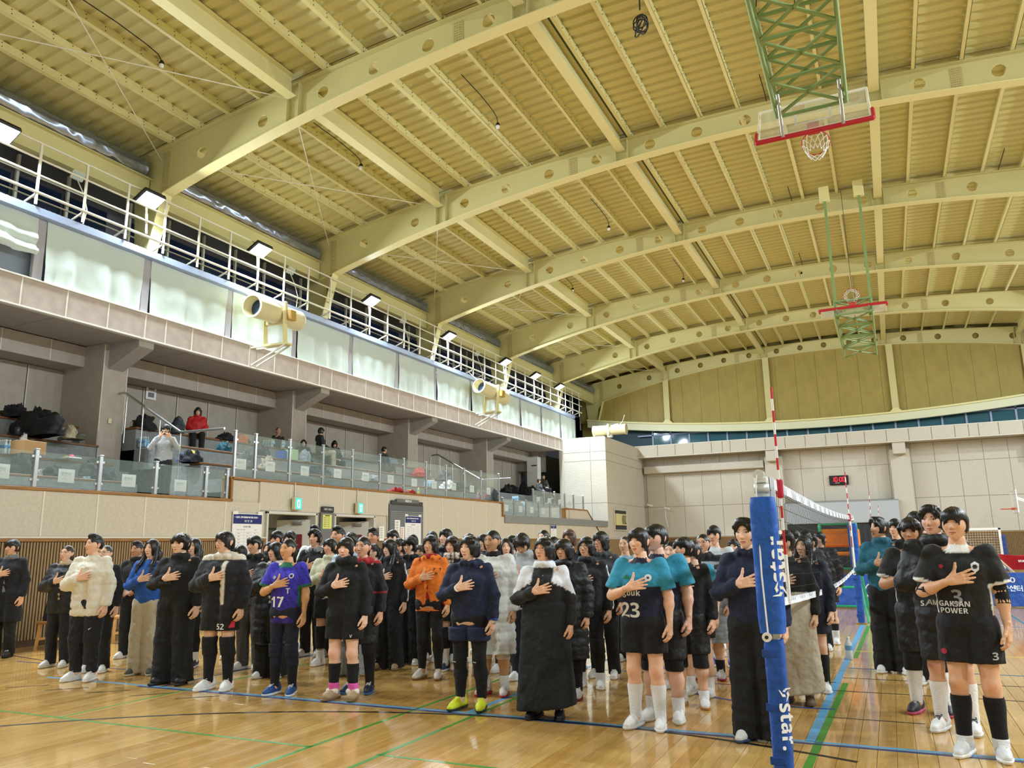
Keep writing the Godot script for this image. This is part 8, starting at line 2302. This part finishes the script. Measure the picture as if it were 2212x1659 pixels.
	person("woman with curly dark hair, face just above the row near the blue post", Vector3(-2.05, 0, -11.71), 1.54, "hd=fo hr=perm top=jacket:a9adb2 bot=shorts:101115 sock=101115:0.4 " + shoeW)
	person("person whose face shows in the gap left of the navy hoodie", Vector3(-2.3, 0, -14.0), 1.54, "hd=m hr=bowl top=jacket:2a2d33 bot=slacks:15171c " + shoeW)
	person("tall woman with tucked-back hair in a navy hoodie", Vector3(-1.06, 0, -6.69), 1.70, "hd=f hr=parted sk=ebbfa3 top=sweat+hood:121b38 bot=wide:0e0f13 sh=dcdcd8:3a4a6c w=1.05 ly=10 lp=2")
	# the row seen through the net
	person("first figure behind the net, wrapped in a cream blanket from the waist down", Vector3(-0.95, 0, -8.3), 1.61, "hd=f hr=mop top=sweat:101216 bot=blanket:b9b09c sh=7a6248:5c4a38")
	person("second figure behind the net in a black jacket with a red chest mark", Vector3(-0.98, 0, -9.25), 1.63, "hd=m hr=mop top=jacket:121419 bot=shorts:101115 sock=101115:0.4 " + shoeW)
	person("third figure behind the net in a navy jacket", Vector3(-0.85, 0, -9.0), 1.56, "hd=f hr=long top=jacket:131a2e bot=shorts:12182a sock=101115:0.4 " + shoeW)
	person("fourth figure behind the net in a grey padded jacket", Vector3(-1.05, 0, -11.39), 1.64, "hd=f hr=bob top=puff:3a3d43 bot=slacks:15171c sh=e6e6e6")
	person("fifth figure behind the net in a dark long padded coat", Vector3(-1.05, 0, -12.3), 1.60, "hd=m hr=mop top=long:14171c bot=slacks:15171c sh=e9e9e9")
	person("farthest figure in the net row, black padded jacket and white socks, hand on chest", Vector3(-0.99, 0, -13.08), 1.64, "hd=f hr=fringe sk=ecc0a8 top=puff:13161c bot=shorts:101115 sock=101115:0.3 sock2=e6e6e6:0.2 sh=ececec")
	# right of the net
	person("man with wavy parted hair in a teal fleece and loose black trousers, looking aside", Vector3(-0.11, 0, -10.50), 1.77, "hd=m hr=parted sk=d6a584 top=sweat+collar:1f5f74 bot=wide:0f1013 sh=e6e6e6 ly=48 lp=4 w=1.03")
	person("man with ruffled hair mostly hidden between teal fleece and older player", Vector3(0.065, 0, -12.2), 1.78, "hd=m hr=mop top=jacket:3f4247 bot=slacks:15171c " + shoeW)
	person("older stocky player with a black fringe in a black jersey and black arm sleeve", Vector3(0.17, 0, -8.24), 1.70, "hd=mo hr=mop sk=c8946f top=tee:101115:front bot=longshorts:0e0f12 pad=0d0e11:0.36:0.56 sock=e9e9ea:0.36 sh=2a2630:b84a6a w=1.08 ly=4 lp=0")
	person("man with dark hair behind the tall man in the padded jacket", Vector3(0.26, 0, -9.8), 1.80, "hd=m hr=mop top=jacket:14161b bot=slacks:15171c sh=e6e6e6")
	person("face showing between the older player and the tall man", Vector3(0.36, 0, -10.9), 1.66, "hd=mo hr=old top=jacket:1b1d22 bot=slacks:15171c " + shoeW)
	o = person("tall man with parted hair in a black padded jacket behind the front right player", Vector3(0.33, 0, -7.56), 1.78, "hd=m hr=parted sk=d9a88a top=puff+collar:0f1114 bot=longshorts:0e0f12 sock=eaeaea:0.36 sh=ececec:dadada:s:16171a w=1.04 ly=10 lp=8")
	o = person("front right young player with a straight black fringe in a black", Vector3(0.44, 0, -6.79), 1.74, "hd=m hr=bowl sk=dcab88 top=tee:101115:front bot=shorts:0f1013 sock=0c0d10:0.40 sock2=e8e8e8:0.13 sh=d9dadb:ededed:s:f4f4f4 w=1.05 yaw=-10 ly=8 lp=6")
	chest_print(o, "sponsor_print", "SAMGAKSAN", 0.036, Vector2(-0.105, 1.025), hx("d5d7d9"), "jersey")
	chest_print(o, "sponsor_print", "POWER", 0.036, Vector2(-0.06, 0.978), hx("d5d7d9"), "jersey")
	chest_print(o, "jersey_number", "3", 0.10, Vector2(-0.03, 1.07), hx("8a8d90"), "jersey")
	patch(o, "jersey_crest", [[Vector2(0.075, 1.30), Vector2(0.10, 1.318), Vector2(0.125, 1.30), Vector2(0.122, 1.26), Vector2(0.10, 1.242), Vector2(0.078, 1.26)]], hx("d9dbdc"), "jersey")
	patch(o, "jersey_crest", [disc(Vector2(0.10, 1.282), 0.017, 12, 0.012)], hx("16181c"), "jersey")
	patch(o, "jersey_emblem", [disc(Vector2(-0.105, 1.285), 0.018, 10, 0.011)], hx("b02038"), "jersey")
	patch(o, "shorts_badge", [disc(Vector2(-0.15, 0.70), 0.02, 14)], hx("9c1c30"), "shorts")
	chest_print(o, "shorts_number", "3", 0.05, Vector2(0.15, 0.68), hx("c9cbcd"), "shorts")
	var J := joints("heart")
	mi("arm_sleeve", MB.new().path([J.RS.lerp(J.RE, 0.74), J.RE, J.RE.lerp(J.RW, 0.25)], 0.047, 14).mesh(), cloth(hx("0d0e11")), o)
	mi("arm_sleeve", MB.new().path([J.LS.lerp(J.LE, 0.82), J.LE, J.LE.lerp(J.LW, 0.35)], 0.046, 14).mesh(), cloth(hx("0d0e11")), o)
	# people up in the stands
	person("woman in a bright red padded jacket sitting alone high in the stands", Vector3(-16.55, 4.03, -15.2), 1.66, "hd=fo hr=bob top=puff+collar:b3121f bot=slacks:121318 sh=15161a:222222 po=sit yaw=52 ly=0 lp=0")
	o = person("man in a light grey sweatshirt filming with a phone on the gangway of the stands", Vector3(-13.82, 2.52, -11.85), 1.66, "hd=m hr=mop sk=d2a284 top=sweat:a4a8aa bot=slacks:1b1d22 sh=222222 po=phone yaw=50 ly=0 lp=-6")
	mi("phone", MB.new().bbox(Vector3(0, 1.47, 0.30), Vector3(0.15, 0.075, 0.009), 0.004).mesh(), M.black, o)
	person("man in dark clothes sitting by the second pillar in the stands", Vector3(-16.6, 3.9, -18.4), 1.66, "hd=mo hr=old sk=b58a6c top=jacket:14171c bot=slacks:15171c sh=222222 po=sit yaw=80")
	person("person in a hooded navy padded jacket and khaki trousers sitting sideways in the stands", Vector3(-16.2, 4.0, -19.9), 1.72, "hd=m hr=mop top=puff+hood:121722 bot=slacks:a39c88 sh=dddddd po=sit yaw=140 ly=-20 lp=-4")
	person("dark-haired spectator low beside the hooded navy jacket", Vector3(-16.5, 3.68, -19.45), 1.60, "hd=f hr=long top=puff:14161b bot=slacks:15171c sh=222222 po=sit yaw=60 lp=-10")
	person("spectator with a bob cut bending forward, right of the hooded navy jacket", Vector3(-16.2, 3.75, -20.6), 1.62, "hd=f hr=bob top=puff:151c30 bot=slacks:15171c sh=222222 po=sit yaw=70 lp=-24")
	person("spectator in grey seen from behind near the third pillar", Vector3(-16.3, 3.85, -23.6), 1.62, "hd=m hr=bowl top=sweat:4b5052 bot=slacks:1a1c20 sh=222222 po=sit yaw=170")
	person("spectator with a dark cap of hair by the far air conditioner", Vector3(-16.0, 3.8, -37.6), 1.66, "hd=f hr=tied top=long:121418 bot=slacks:15171c sh=222222 po=sit yaw=60")
	person("spectator in a patterned grey jacket at the far end of the stands", Vector3(-15.6, 3.5, -36.1), 1.62, "hd=f hr=mop top=puff:3c4046 bot=slacks:15171c sh=222222 po=sit yaw=85")
